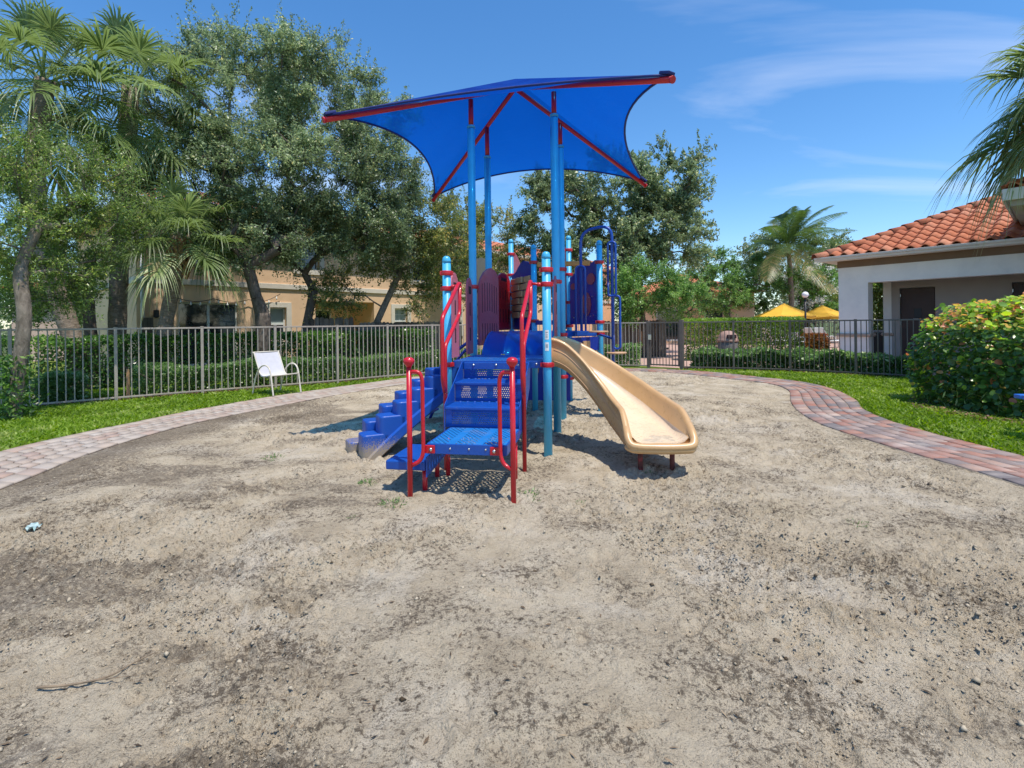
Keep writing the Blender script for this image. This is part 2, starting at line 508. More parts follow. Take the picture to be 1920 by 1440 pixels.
for (fx, fy, a, la, lb, dep) in FP:
    i0, i1 = np.searchsorted(rows, [fy - 0.4, fy + 0.4])
    if i1 <= i0: continue
    sx = GX[i0:i1]; sy = GY[i0:i1]
    u = (sx - fx) * math.cos(a) + (sy - fy) * math.sin(a); v = -(sx - fx) * math.sin(a) + (sy - fy) * math.cos(a)
    q = np.sqrt((u / la) ** 2 + (v / lb) ** 2)
    GZ[i0:i1] += -dep * np.clip(1.0 - q ** 2, 0, 1) + dep * 0.7 * np.exp(-((q - 1.25) / 0.25) ** 2) * (0.4 + 0.6 * vnoise(sx * 9, sy * 9, 77))
dE = dist_poly(GX, GY, INN)
edge = sstep(0.0, 0.5, dE)
GZ = GZ * (0.25 + 0.75 * edge) + 0.012 * (1 - edge) - 0.004
GZ = np.where(edge < 0.9, np.minimum(GZ, 0.018 + 0.05 * edge), GZ)
# little heaps at the foot of the posts, a worn hollow under the slide exit
def _pl(u, v):
    c_, s_ = math.cos(R(-10)), math.sin(R(-10)); return 0.37 + u * c_ - v * s_, 5.446 + u * s_ + v * c_
for (u_, v_) in ((0, 0), (-1.1, 0), (0, 1.16), (-1.1, 1.16), (0, 2.13), (-1.1, 2.13), (-0.505, 2.83), (0.546, 2.84), (0, 3.8), (-1.05, 3.8), (-0.983, -1.445), (-0.124, -1.445), (-0.165, -0.585), (-0.945, -0.585)):
    wx, wy = _pl(u_, v_); d_ = np.hypot(GX - wx, GY - wy)
    GZ += 0.022 * np.exp(-((d_ - 0.09) / 0.06) ** 2) * (0.4 + 0.9 * vnoise(GX * 14, GY * 14, 91)) - 0.006 * np.exp(-(d_ / 0.06) ** 2)
wx, wy = _pl(1.12, -0.95); GZ -= 0.05 * np.exp(-(((GX - wx) / 0.42) ** 2 + ((GY - wy) / 0.34) ** 2))
idx = np.arange(GX.size).reshape(GX.shape)
inside = in_poly(GX, GY, SAND_POLY)
q = np.stack([idx[:-1, :-1], idx[:-1, 1:], idx[1:, 1:], idx[1:, :-1]], -1).reshape(-1, 4)
ok = (inside.ravel()[q].sum(1) >= 1)
q = q[ok]
used = np.unique(q); remap = np.full(GX.size, -1); remap[used] = np.arange(len(used))
V = np.stack([GX.ravel(), GY.ravel(), GZ.ravel()], 1)[used]
me = np_mesh('sand', V, remap[q], M_SAND, smooth=True)
# soil stain layout: a damp strip along the left path and scattered patches
x, y = V[:, 0], V[:, 1]
dl = dist_poly(x, y, [p for p in INN if p[0] < -1])
soil = 1.0 * sstep(1.35, 0.1, dl) * sstep(12, 8.5, y) * sstep(2.5, 5.0, y)
soil = np.maximum(soil, 0.85 * sstep(0.48, 0.70, fbm(x * 0.6 + 3, y * 1.6, 0.9, 5, 31, 0.6)) * sstep(0.9, -1.8, x))
soil = np.maximum(soil, 0.50 * sstep(0.52, 0.74, fbm(x * 0.7 - 8, y * 1.6, 1.3, 5, 41, 0.6)))
for (sx_, sy_, ra_, rb_, k_) in ((-0.98, 1.63, 0.55, 0.10, 1.0), (-1.44, 2.22, 0.16, 0.12, 0.95), (-2.35, 2.70, 0.5, 0.22, 0.8), (-3.1, 3.1, 0.45, 0.30, 0.95), (-1.7, 1.72, 0.35, 0.14, 0.8), (-1.45, 3.35, 0.35, 0.12, 0.8), (-2.6, 4.2, 0.5, 0.25, 0.85),
                                  (-2.0, 5.3, 0.5, 0.14, 0.8), (-3.3, 5.6, 0.6, 0.3, 0.8), (1.6, 1.75, 0.6, 0.12, 0.65), (0.4, 2.3, 0.4, 0.25, 0.6), (2.6, 2.5, 0.5, 0.2, 0.6), (3.2, 3.6, 0.7, 0.25, 0.6)):
    q_ = ((x - sx_) / ra_) ** 2 + ((y - sy_) / rb_) ** 2
    soil = np.maximum(soil, k_ * np.exp(-q_))
soil = np.maximum(soil, 0.42 * sstep(0.6, 0.05, dist_poly(x, y, [p for p in INN if p[0] > 3 and p[1] < 8])))
a = me.attributes.new('soil', 'FLOAT', 'POINT'); a.data.foreach_set('value', soil.astype(np.float32))
tag(link('sand', me), kind='structure')

def sand_z(x, y):
    """height of the built sand next to (x, y)"""
    i = int(np.argmin(np.abs(rows - y))); j = int(np.argmin(np.abs(GX[i] - x)))
    return float(GZ[i, j])

# ---- loose clods and litter on the sand
def scatter_bits():
    r = np.random.default_rng(21)
    n = 9000
    d = np.exp(r.uniform(math.log(1.4), math.log(11), n)); t = r.uniform(-1.05, 1.05, n)
    px, py = t * d, d
    ok = in_poly(px, py, SAND_POLY)
    dens = fbm(px, py, 0.9, 3, 11) + 0.25 * fbm(px, py, 5, 2, 8) + 0.12 * sstep(0, 2.5, px)
    ok &= dens > r.uniform(0.42, 0.86, n)
    px, py = px[ok], py[ok]; n = len(px)
    ii = np.clip(np.searchsorted(rows, py), 0, len(rows) - 1)
    jj = col_of(px, ii)
    pz = GZ[ii, jj]
    base = np.array([(1, 0, 0), (0.2, 1, 0.1), (-1, 0.1, 0), (-0.1, -1, 0.1), (0.1, 0.1, 0.8), (0, 0, -0.5)], float)
    fc = np.array([(0, 1, 4), (1, 2, 4), (2, 3, 4), (3, 0, 4), (1, 0, 5), (2, 1, 5), (3, 2, 5), (0, 3, 5)])
    s = np.exp(r.normal(math.log(0.0048), 0.5, n)); s = np.clip(s, 0.0025, 0.018)
    V = base[None] * s[:, None, None] * r.uniform(0.6, 1.4, (n, 6, 3))
    a = r.uniform(0, 6.28, n); c, sn = np.cos(a)[:, None], np.sin(a)[:, None]
    V = np.stack([V[..., 0] * c - V[..., 1] * sn, V[..., 0] * sn + V[..., 1] * c, V[..., 2]], -1)
    V += np.stack([px, py, pz + s * 0.15], 1)[:, None, :]
    F = (fc[None] + (np.arange(n) * 6)[:, None, None]).reshape(-1, 3)
    var = np.repeat(np.where(r.random(n) < 0.07, r.uniform(0, 0.3, n), r.uniform(0.4, 1, n)), 8)
    return np_mesh('sand_clods', V.reshape(-1, 3), F, M_CLOD, False, var)
M_CLOD = leaf_mat('clod', [(0, (0.06, 0.044, 0.028)), (0.3, (0.13, 0.098, 0.064)), (0.45, (0.31, 0.255, 0.178)), (1, (0.48, 0.41, 0.30))], 0.0, 0.95, 0.1)
def crumbs():
    r = np.random.default_rng(29)
    n = 210000
    d = np.exp(r.uniform(math.log(1.45), math.log(9), n)); t = r.uniform(-1.05, 1.05, n)
    px, py = t * d, d
    ok = in_poly(px, py, SAND_POLY)
    m = fbm(px, py, 0.75, 3, 11) + 0.55 * (fbm(px, py, 3.0, 3, 51) - 0.5) + 0.09 * sstep(-0.6, 1.8, px) * sstep(6, 2.5, py)
    ok &= m > r.uniform(0.46, 0.90, n)
    px, py = px[ok][:34000], py[ok][:34000]; n = len(px)
    ii = np.clip(np.searchsorted(rows, py), 0, len(rows) - 1); jj = col_of(px, ii)
    pz = GZ[ii, jj]
    s = np.clip(np.exp(r.normal(math.log(0.0038), 0.4, n)), 0.002, 0.008)
    base = np.array([(1.1, 0.1, -0.25), (0.1, 1.1, -0.25), (-1.1, -0.1, -0.25), (0, -1.1, -0.25), (0.1, 0, 0.62)], float)
    V = base[None] * s[:, None, None] * r.uniform(0.6, 1.5, (n, 5, 3)); a = r.uniform(0, 6.28, n); c, sn = np.cos(a)[:, None], np.sin(a)[:, None]
    V = np.stack([V[..., 0] * c - V[..., 1] * sn, V[..., 0] * sn + V[..., 1] * c, V[..., 2]], -1) + np.stack([px, py, pz + s * 0.05], 1)[:, None, :]
    F = (np.array([(0, 1, 4), (1, 2, 4), (2, 3, 4), (3, 0, 4)])[None] + (np.arange(n) * 5)[:, None, None]).reshape(-1, 3)
    return np_mesh('sand_crumbs', V.reshape(-1, 3), F, M_SAND, False)
tag(link('sand_crumbs', crumbs()), 'crumbs of churned damp sand in rough patches', 'sand', kind='stuff')
tag(link('sand_clods', scatter_bits()), 'loose sand clods and dark grit strewn over the play area', 'litter', kind='stuff')

def leaf_litter():
    r = np.random.default_rng(23)
    n = 650
    d = np.exp(r.uniform(math.log(1.5), math.log(11), n)); t = r.uniform(-1, 1, n)
    px, py = t * d, d
    ok = in_poly(px, py, SAND_POLY); px, py = px[ok], py[ok]; n = len(px)
    ii = np.clip(np.searchsorted(rows, py), 0, len(rows) - 1); jj = col_of(px, ii)
    pz = GZ[ii, jj] + 0.006
    L = r.uniform(0.012, 0.042, n); W = L * r.uniform(0.12, 0.4, n); a = r.uniform(0, 6.28, n)
    dx, dy = np.cos(a), np.sin(a)
    c = np.stack([px, py, pz], 1); D = np.stack([dx, dy, r.uniform(-0.1, 0.35, n)], 1); S = np.stack([-dy, dx, r.uniform(-0.3, 0.3, n)], 1)
    V = np.stack([c - D * L[:, None] / 2, c + S * W[:, None] / 2, c + D * L[:, None] / 2, c - S * W[:, None] / 2], 1).reshape(-1, 3)
    F = np.arange(n * 4).reshape(-1, 4)
    return np_mesh('leaf_litter', V, F, M_LITTER, False, r.random(n))
M_LITTER = leaf_mat('litter', [(0, (0.035, 0.026, 0.018)), (0.5, (0.10, 0.07, 0.045)), (0.85, (0.20, 0.14, 0.085)), (1, (0.36, 0.27, 0.17))], 0.0, 0.85, 0.2)
tag(link('leaf_litter', leaf_litter()), 'dry brown leaf bits scattered over the sand', 'litter', kind='stuff')

# ---- paved path: bed and pavers
nb = len(INN)
V = [(x, y, 0.016) for x, y in INN] + [(x, y, 0.016) for x, y in OUT] + [(x, y, -0.08) for x, y in INN]
F = [(i, i + 1, nb + i + 1, nb + i) for i in range(nb - 1)] + [(i + 1, i, 2 * nb + i, 2 * nb + i + 1) for i in range(nb - 1)]
path_bed = tag(link('paved_path', np_mesh('paved_path', V, F, M_JOINT)), kind='structure')
pav = []                                  # (quad corners, colour value)
rp_ = np.random.default_rng(3)
def quad(s0, s1, w0, w1, sk=0.0, g=0.004, joint=0.0):
    wm = 1.05
    L = [(s0 + g + sk * w0, w0 + g / wm), (s1 - g - joint + sk * w0, w0 + g / wm), (s1 - g - joint + sk * w1, w1 - g / wm), (s0 + g + sk * w1, w1 - g / wm)]
    return [path_pt(s, w) for s, w in L]
smax = ARC[-1]
for (wa, wb, ln) in ((0.0, 0.19, 0.23), (0.81, 1.0, 0.23)):
    s = 0.0
    while s + ln < smax:
        p = quad(s, s + ln, wa, wb)
        left = p[0][0] < -1.5
        cv = rp_.uniform(0.52, 0.98) if left else rp_.choice([0.05, 0.12, 0.2, 0.3, 0.3, 0.4, 0.48]) + rp_.uniform(-0.03, 0.03)
        pav.append((p, cv)); s += ln
n_border = len(pav)
nrow = 4
for k in range(nrow):
    w0 = 0.195 + k * 0.61 / nrow; w1 = 0.195 + (k + 1) * 0.61 / nrow - 0.002
    s = 0.11 * (k % 2) + 0.02
    while s + 0.26 < smax:
        xm, ym = path_pt(s, 0.5)
        left = xm < -1.5
        ln = 0.18 if left else 0.27
        p = quad(s, s + ln, w0, w1, 0.0 if left else 0.22, 0.004, 0.009 if left else 0.006)
        cv = rp_.uniform(0.52, 1.0) if left else rp_.choice([0.08, 0.18, 0.3, 0.32, 0.36, 0.42, 0.48]) + rp_.uniform(-0.03, 0.03)
        pav.append((p, cv)); s += ln
def paver_geo(p, top, clip=0.0):
    c = np.mean(p, 0)
    if clip:
        q = []
        for i in range(4):
            a, b_, d = np.array(p[i - 1]), np.array(p[i]), np.array(p[(i + 1) % 4])
            if i % 2 == clip: q += [b_ + (a - b_) * 0.16, b_ + (d - b_) * 0.16]
            else: q += [b_ + (a - b_) * 0.07, b_ + (d - b_) * 0.07]
        p = [tuple(k) for k in q]
    n = len(p)
    t = [(x + (c[0] - x) * 0.035, y + (c[1] - y) * 0.035, top) for x, y in p]
    m_ = [(x, y, top - 0.007) for x, y in p]
    b_ = [(x, y, 0.0) for x, y in p]
    v = t + m_ + b_
    f = [np.array([range(n)]), np.array([(n + i, n + (i + 1) % n, (i + 1) % n, i) for i in range(n)] + [(2 * n + i, 2 * n + (i + 1) % n, n + (i + 1) % n, n + i) for i in range(n)])]
    return v, f
def view_size(p):
    c = np.mean(p, 0)
    if c[1] < 1.0 or abs(c[0] / c[1]) > 1.02: return 0
    return 1.0 / (c[1] ** 2)
order = sorted(range(len(pav)), key=lambda i: -view_size(pav[i][0]))
restV, restF, restC = [], [], []
for n_, i in enumerate(order):
    p, cv = pav[i]
    top = 0.030 + rp_.uniform(-0.003, 0.003)
    cobble = p[0][0] < -1.5 and i >= n_border
    if n_ < 300 and view_size(p) > 0:
        v, f = paver_geo(p, top, 1 if cobble else 0)
        link('paver', np_mesh('paver', v, f, M_PAVER, False, [cv] * sum(len(k) for k in f)), path_bed)
    else:
        v, f = paver_geo(p, top)
        o = len(restV); restV += v; restF += [tuple(int(q_) + o for q_ in ff) for k in f for ff in k]; restC += [cv] * sum(len(k) for k in f)
tag(link('paver_field', np_mesh('paver_field', restV, restF, M_PAVER, False, restC), path_bed), kind='stuff')

# ---- lawn outside the path
def offset_curve(C, d):
    C = np.array(C); t = np.gradient(C, axis=0); t /= np.linalg.norm(t, axis=1)[:, None] + 1e-9
    return np.stack([C[:, 0] - t[:, 1] * d, C[:, 1] + t[:, 0] * d], 1)
V = [(x, y, -0.02) for x, y in OUT] + [(x, y, 0.022) for x, y in OUT]
ctr = np.array([0.3, 5.0])
ring = []
for k, sc in enumerate((1.15, 1.5, 2.4, 4.0)):
    for x, y in OUT:
        ring.append((ctr[0] + (x - ctr[0]) * sc, ctr[1] + (y - ctr[1]) * sc, 0.022))
V += ring
F = []
for k in range(5):
    for i in range(nb - 1):
        F.append((k * nb + i, (k + 1) * nb + i, (k + 1) * nb + i + 1, k * nb + i + 1)[::-1])
tag(link('lawn', np_mesh('lawn', V, F, M_TURF)), kind='structure')

FENCE_L = [(-9.8, 7.6), (-8.609, 8.775), (-7.52, 9.708), (-6.445, 10.64), (-5.302, 11.45), (-4.222, 12.35), (-3.254, 13.35), (-2.229, 14.256), (-1.05, 15.1), (0.3, 15.75), (1.75, 16.1), (3.1, 16.05), (4.139, 15.64)]
FENCE_R = [(4.98, 14.987), (6.261, 14.485), (7.518, 13.855), (8.587, 12.80), (9.5, 11.75), (10.3, 10.6), (11.0, 9.3)]
# grass blades
def blades(n, region, hmin, hmax, seed, wmul=1.0):
    r = np.random.default_rng(seed)
    x, y = region(r, n)
    n = len(x)
    h = r.uniform(hmin, hmax, n); w = r.uniform(0.006, 0.011, n) * wmul * (1 + y / 14)
    a = r.uniform(0, 6.28, n); le = np.abs(r.normal(0, 1.0, n)) * h; h = h * 0.85
    la = r.uniform(0, 6.28, n)
    bx, by = np.cos(a) * w, np.sin(a) * w
    z = np.full(n, 0.02)
    m1 = np.stack([x + np.cos(la) * le * 0.35, y + np.sin(la) * le * 0.35, z + h * 0.6], 1)
    tip = np.stack([x + np.cos(la) * le, y + np.sin(la) * le, z + h], 1)
    V = np.stack([np.stack([x - bx, y - by, z], 1), np.stack([x + bx, y + by, z], 1),
                  m1 + np.stack([bx, by, 0 * bx], 1) * 0.8, m1 - np.stack([bx, by, 0 * bx], 1) * 0.8, tip], 1).reshape(-1, 3)
    o = (np.arange(n) * 5)[:, None]
    var = np.clip(r.normal(0.42, 0.2, n) + (fbm(x, y, 1.3, 3, 4) - 0.5) * 0.8 + 0.6 * sstep(0.6, 0.72, fbm(x, y, 2.2, 3, 14)), 0, 1)
    return V, [o + np.array([[0, 1, 2, 3]]), o + np.array([[3, 2, 4]])], np.concatenate([var, var])
def band(curve_in, far, power=1.0, y0=2.0, y1=15.0, side=None):
    C = np.array(curve_in)
    def f(r, n):
        x = r.uniform(-12, 12, n * 6); y = r.uniform(y0, y1, n * 6)
        ok = ~in_poly(x, y, OUT) & in_poly(x, y, far)
        x, y = x[ok], y[ok]
        keep = r.random(len(x)) < np.clip((7.0 / np.maximum(y, 3)) ** 1.2, 0, 1)
        return x[keep][:n], y[keep][:n]
    return f
far_l = [(-9.6, 4.0), (-9.9, 7.6)] + [(p[0] - 0.1, p[1] + 0.05) for p in FENCE_L[1:]] + [(4.9, 15.0)] + FENCE_R + [(11, 5), (8, 2), (0, 1), (-5, 1)]
V, F, c = blades(82000, band(OUT, far_l), 0.03, 0.075, 61)
tag(link('grass_blades', np_mesh('grass_blades', V, F, M_GRASS, False, c)), 'short bright green turf between the path and the fence', 'grass', kind='stuff')
def yard(r, n):
    x = r.uniform(-13, -5, n * 4); y = r.uniform(7.5, 15, n * 4)
    s = (x + 8.6) * 0.71 - (y - 8.775) * 0.70        # signed distance behind the fence
    ok = (s < -0.5) & (s > -2.6) & (x / y > -1.05)
    return x[ok][:n], y[ok][:n]
V, F, c = blades(13000, yard, 0.04, 0.09, 62, 1.3)
tag(link('yard_grass', np_mesh('yard_grass', V, F, M_GRASS, False, c)), 'grass strip behind the metal fence in front of the dark hedge', 'grass', kind='stuff')

# ================================================================== PLAY STRUCTURE (local x across, y away from the stairs)
def paint(name, col, rough=0.38, scuff=None):
    return simple(name, col, rough, 0.07, 5.0, spec=0.5, coat=0.15, bmp=0.05, bscale=180, dirt=scuff, dscale=9.0, dlo=0.60, dhi=0.85)
M_CYAN = paint('cyan_post_paint', (0.06, 0.42, 0.70), 0.40, (0.16, 0.47, 0.68))
M_BLUE = paint('blue_coating', (0.004, 0.070, 0.36), 0.38, (0.09, 0.16, 0.36))
M_BLUEP = paint('blue_plastic', (0.005, 0.062, 0.36), 0.36, (0.04, 0.12, 0.34))
M_NAVY = paint('navy_panel', (0.008, 0.028, 0.30), 0.36)
M_RED = paint('red_tube_paint', (0.52, 0.010, 0.022), 0.32, (0.50, 0.06, 0.06))
M_MAROON = paint('maroon_panel', (0.47, 0.085, 0.105), 0.45, (0.50, 0.15, 0.16))
M_ROSE = paint('faded_rose_panel', (0.58, 0.16, 0.19), 0.5, (0.52, 0.20, 0.22))
M_TAN = paint('tan_plastic', (0.56, 0.345, 0.155), 0.30, (0.60, 0.43, 0.25))
M_BRICKP = paint('tan_brick_plastic', (0.56, 0.33, 0.17), 0.5)
M_ORANGE = paint('orange_plastic', (0.62, 0.25, 0.045), 0.4)
M_STEEL = simple('bolt_steel', (0.62, 0.62, 0.60), 0.3, 0.1, 20, metal=1.0)
M_STICK = simple('white_sticker', (0.78, 0.78, 0.76), 0.5, 0.05, 20)
M_INK = simple('sticker_print', (0.35, 0.38, 0.42), 0.6, 0.2, 60)

def perforated(name, col, size, rad, ax=('X', 'Z'), bands=None, slots=1.0):
    """coated sheet with staggered holes; bands = (period, open width, offset) across the first axis"""
    m, nt, b = new_mat(name)
    v = coord(nt)
    n1 = noise(nt, v, 5, 4, 0.6)
    c = ramp(nt, n1, [(0.3, tuple(k * 0.93 for k in col)), (0.7, tuple(min(1, k * 1.07) for k in col))])
    c = mixc(nt, ramp(nt, noise(nt, v, 6, 7, 0.75, 0.4), [(0.52, (0, 0, 0)), (0.78, (0.40, 0.40, 0.40))]), c, (0.34, 0.30, 0.25))
    nt.links.new(c, b.inputs['Base Color']); b.inputs['Roughness'].default_value = 0.42
    s = N(nt, 'ShaderNodeSeparateXYZ'); nt.links.new(v, s.inputs[0])
    X, Y = s.outputs[ax[0]], s.outputs[ax[1]]
    yy = mth(nt, 'DIVIDE', Y, size)
    row = mth(nt, 'FLOOR', yy)
    off = mth(nt, 'MULTIPLY', mth(nt, 'FLOORED_MODULO', row, 2.0), 0.5)
    xx = mth(nt, 'ADD', mth(nt, 'DIVIDE', X, size * slots), off)
    fx = mth(nt, 'MULTIPLY', mth(nt, 'SUBTRACT', mth(nt, 'FRACT', xx), 0.5), slots if slots < 1.5 else 1.0)
    fy = mth(nt, 'SUBTRACT', mth(nt, 'FRACT', yy), 0.5)
    d = mth(nt, 'SQRT', mth(nt, 'ADD', mth(nt, 'MULTIPLY', fx, fx), mth(nt, 'MULTIPLY', fy, fy)))
    hole = mth(nt, 'LESS_THAN', d, rad)
    if bands:
        per, wd, o0 = bands
        bx = mth(nt, 'MULTIPLY', mth(nt, 'FRACT', mth(nt, 'DIVIDE', mth(nt, 'ADD', X, o0), per)), per)
        hole = mth(nt, 'MULTIPLY', hole, mth(nt, 'LESS_THAN', bx, wd))
    tr = N(nt, 'ShaderNodeBsdfTransparent')
    ms = N(nt, 'ShaderNodeMixShader')
    nt.links.new(hole, ms.inputs[0]); nt.links.new(b.outputs[0], ms.inputs[1]); nt.links.new(tr.outputs[0], ms.inputs[2])
    nt.links.new(ms.outputs[0], nt.nodes['Material Output'].inputs['Surface'])
    return m
BL = (0.004, 0.066, 0.34)
M_RISER = perforated('perforated_riser', BL, 0.021, 0.27)
M_LAND = perforated('perforated_landing', (0.010, 0.175, 0.50), 0.034, 0.30, ('X', 'Y'), (0.235, 0.165, 0.86), 1.35)
M_DECK = perforated('perforated_deck', (0.008, 0.125, 0.46), 0.034, 0.27, ('X', 'Y'))

def canopy_material():
    m, nt, b = new_mat('shade_cloth')
    v = coord(nt)
    n = noise(nt, v, 1.6, 5, 0.6)
    w = N(nt, 'ShaderNodeTexWave', wave_type='RINGS'); w.inputs['Scale'].default_value = 1.1; w.inputs['Distortion'].default_value = 3.0; w.inputs['Detail'].default_value = 3
    nt.links.new(v, w.inputs['Vector'])
    c = ramp(nt, n, [(0.25, (0.001, 0.050, 0.34)), (0.75, (0.002, 0.080, 0.46))])
    c = mixc(nt, mth(nt, 'MULTIPLY', w.outputs['Fac'], 0.35), c, (0.004, 0.13, 0.62))
    nt.links.new(c, b.inputs['Base Color']); b.inputs['Roughness'].default_value = 0.75; b.inputs['Specular IOR Level'].default_value = 0.2
    t = N(nt, 'ShaderNodeBsdfTranslucent'); t.inputs['Color'].default_value = (0.001, 0.080, 0.43, 1)
    a = N(nt, 'ShaderNodeMixShader'); a.inputs[0].default_value = 0.5
    nt.links.new(b.outputs[0], a.inputs[1]); nt.links.new(t.outputs[0], a.inputs[2])
    tr = N(nt, 'ShaderNodeBsdfTransparent'); tr.inputs['Color'].default_value = (0.03, 0.42, 0.95, 1)
    z = N(nt, 'ShaderNodeMixShader'); z.inputs[0].default_value = 0.25
    nt.links.new(a.outputs[0], z.inputs[1]); nt.links.new(tr.outputs[0], z.inputs[2])
    nt.links.new(z.outputs[0], nt.nodes['Material Output'].inputs['Surface'])
    mpw = N(nt, 'ShaderNodeMapping'); mpw.inputs['Scale'].default_value = (1.0, 1.0, 6.0); nt.links.new(v, mpw.inputs[0])
    hh = mth(nt, 'ADD', noise(nt, v, 240, 2), mth(nt, 'MULTIPLY', noise(nt, mpw.outputs[0], 3.5, 4, 0.6, 0.8), 6.0))
    bump(nt, b, hh, 0.5, 0.006)
    return m
M_CLOTH = canopy_material()
M_HEM = paint('hem_navy', (0.006, 0.02, 0.16), 0.7)

PS = empty('play_structure', (0.37, 5.446, 0.0), R(-10.0))
tag(PS, 'blue and red metal play structure with tan slide and blue shade canopy standing on sand', 'play structure')
def L2W(u, v):
    c, s = math.cos(R(-10)), math.sin(R(-10))
    return 0.37 + u * c - v * s, 5.446 + u * s + v * c

# ---- posts
PR = 0.046
POSTS = {'FR': (0, 0, 2.17), 'FL': (-1.1, 0, 2.16), 'A': (-0.505, 2.83, 2.69), 'B': (0.546, 2.84, 2.72), 'C': (0.0, 3.80, 2.98), 'D': (-1.05, 3.80, 2.96)}
for k, (u, v, h) in POSTS.items():
    b = MB().tube([(0, 0, -0.15), (0, 0, h - 0.06)], PR, 20)
    b.lathe([(PR + 0.003, h - 0.075), (PR + 0.003, h - 0.055), (PR * 0.97, h - 0.035), (PR * 0.8, h - 0.014), (PR * 0.45, h - 0.003), (0.004, h)], 20)
    p = b.obj('post', M_CYAN, PS, (u, v, 0))
    if k == 'FR':
        for z0, hh in ((1.235, 0.10), (1.115, 0.09)):
            mm = MB()
            an = [R(-105 + 50 * i / 6 - 5) for i in range(7)]
            rr = PR + 0.0012
            vs = [(rr * math.cos(t), rr * math.sin(t), z) for z in (z0, z0 + hh) for t in an]
            mm.add(vs, [(i, i + 1, 7 + i + 1, 7 + i) for i in range(6)], True)
            st = mm.obj('sticker', M_STICK, p)
        for (z0, hh) in ((1.305, 0.012), (1.283, 0.006), (1.268, 0.006), (1.253, 0.006), (1.15, 0.035)):
            mm = MB(); rr = PR + 0.0024
            an = [R(-96 + 30 * i / 4 - 5) for i in range(5)]
            mm.add([(rr * math.cos(t), rr * math.sin(t), z) for z in (z0, z0 + hh) for t in an], [(i, i + 1, 5 + i + 1, 5 + i) for i in range(4)], True)
            mm.obj('sticker_print', M_INK, p)
POLES = {'NR': (0, 1.16, 4.09, 4.38), 'NL': (-1.1, 1.16, 4.03, 4.38), 'RR': (0, 2.13, 4.02, 4.38), 'RL': (-1.1, 2.13, 3.94, 4.38)}
for k, (u, v, h, h2) in POLES.items():
    p = MB().tube([(0, 0, -0.15), (0, 0, h)], 0.05, 20).lathe([(0.055, h - 0.03), (0.055, h), (0.04, h + 0.006)], 20).obj('canopy_pole', M_CYAN, PS, (u, v, 0))
    MB().tube([(0, 0, h - 0.05), (0, 0, h2)], 0.033, 14).obj('pole_sleeve', M_RED, p)

def clamp(u, v, z, r=0.046, ang=0.0, arm=0.0):
    b = MB()
    b.lathe([(r + 0.001, -0.026), (r + 0.009, -0.026), (r + 0.011, -0.02), (r + 0.011, 0.02), (r + 0.009, 0.026), (r + 0.001, 0.026)], 18)
    b.bbox((-r - 0.028, -0.011, -0.022), (-r - 0.006, 0.011, 0.022), 0.004)
    b.bbox((r + 0.006, -0.011, -0.022), (r + 0.028, 0.011, 0.022), 0.004)
    if arm: b.tube([(r, 0, 0), (r + arm, 0, 0)], 0.015, 10)
    return b.obj('clamp', M_RED, PS, (u, v, z), (0, 0, ang))
P_ = {**{k: (a, b, PR) for k, (a, b, c) in POSTS.items()}, **{k: (a, b, 0.05) for k, (a, b, c, d) in POLES.items()}}
for k, zs in {'FR': (1.975, 1.82, 0.965), 'FL': (1.97, 1.80, 0.965), 'NR': (1.94, 0.965), 'NL': (1.90, 0.965), 'RR': (2.20, 1.24, 0.62), 'RL': (1.24,),
              'A': (2.40, 1.45, 1.24), 'B': (2.37, 1.42, 1.24), 'C': (2.72, 2.28, 1.78, 1.36, 0.42), 'D': (2.68, 2.30, 1.95, 1.62)}.items():
    for z in zs:
        u, v, r = P_[k]
        clamp(u, v, z, r, random.choice((0.0, 0.0, 0.35)))

# ---- decks
def deck(poly, z, name='deck'):
    b = MB(); n = len(poly)
    b.add([(x, y, 0) for x, y in poly], [tuple(range(n))])
    d = b.obj(name, M_DECK, PS, (0, 0, z))
    for i in range(n):
        (x0, y0), (x1, y1) = poly[i], poly[(i + 1) % n]
        L = math.hypot(x1 - x0, y1 - y0); a = math.atan2(y1 - y0, x1 - x0)
        s = MB().bbox((0.012, 0.0, -0.075), (L - 0.012, 0.02, 0.004), 0.004).obj('deck_rim', M_BLUE, d, (x0, y0, 0), (0, 0, a))
    return d
D1 = deck([(-1.05, 0.03), (-0.05, 0.03), (-0.05, 1.13), (-1.05, 1.13)], 1.0)
D2 = deck([(-1.05, 1.82), (-0.05, 1.82), (-0.05, 2.28), (-1.05, 2.28)], 1.28)
D3 = deck([(-0.98, 2.32), (0.03, 2.32), (0.50, 2.80), (-0.02, 3.75), (-1.0, 3.75), (-1.05, 2.75)], 1.275)
for u in (-0.95, -0.80, -0.63, -0.46, -0.29, -0.12):
    MB().lathe([(0.013, 0), (0.012, 0.005), (0.006, 0.009), (0.001, 0.01)], 10).obj('bolt', M_STEEL, D1, (u, 0.03, -0.03), (R(90), 0, 0))

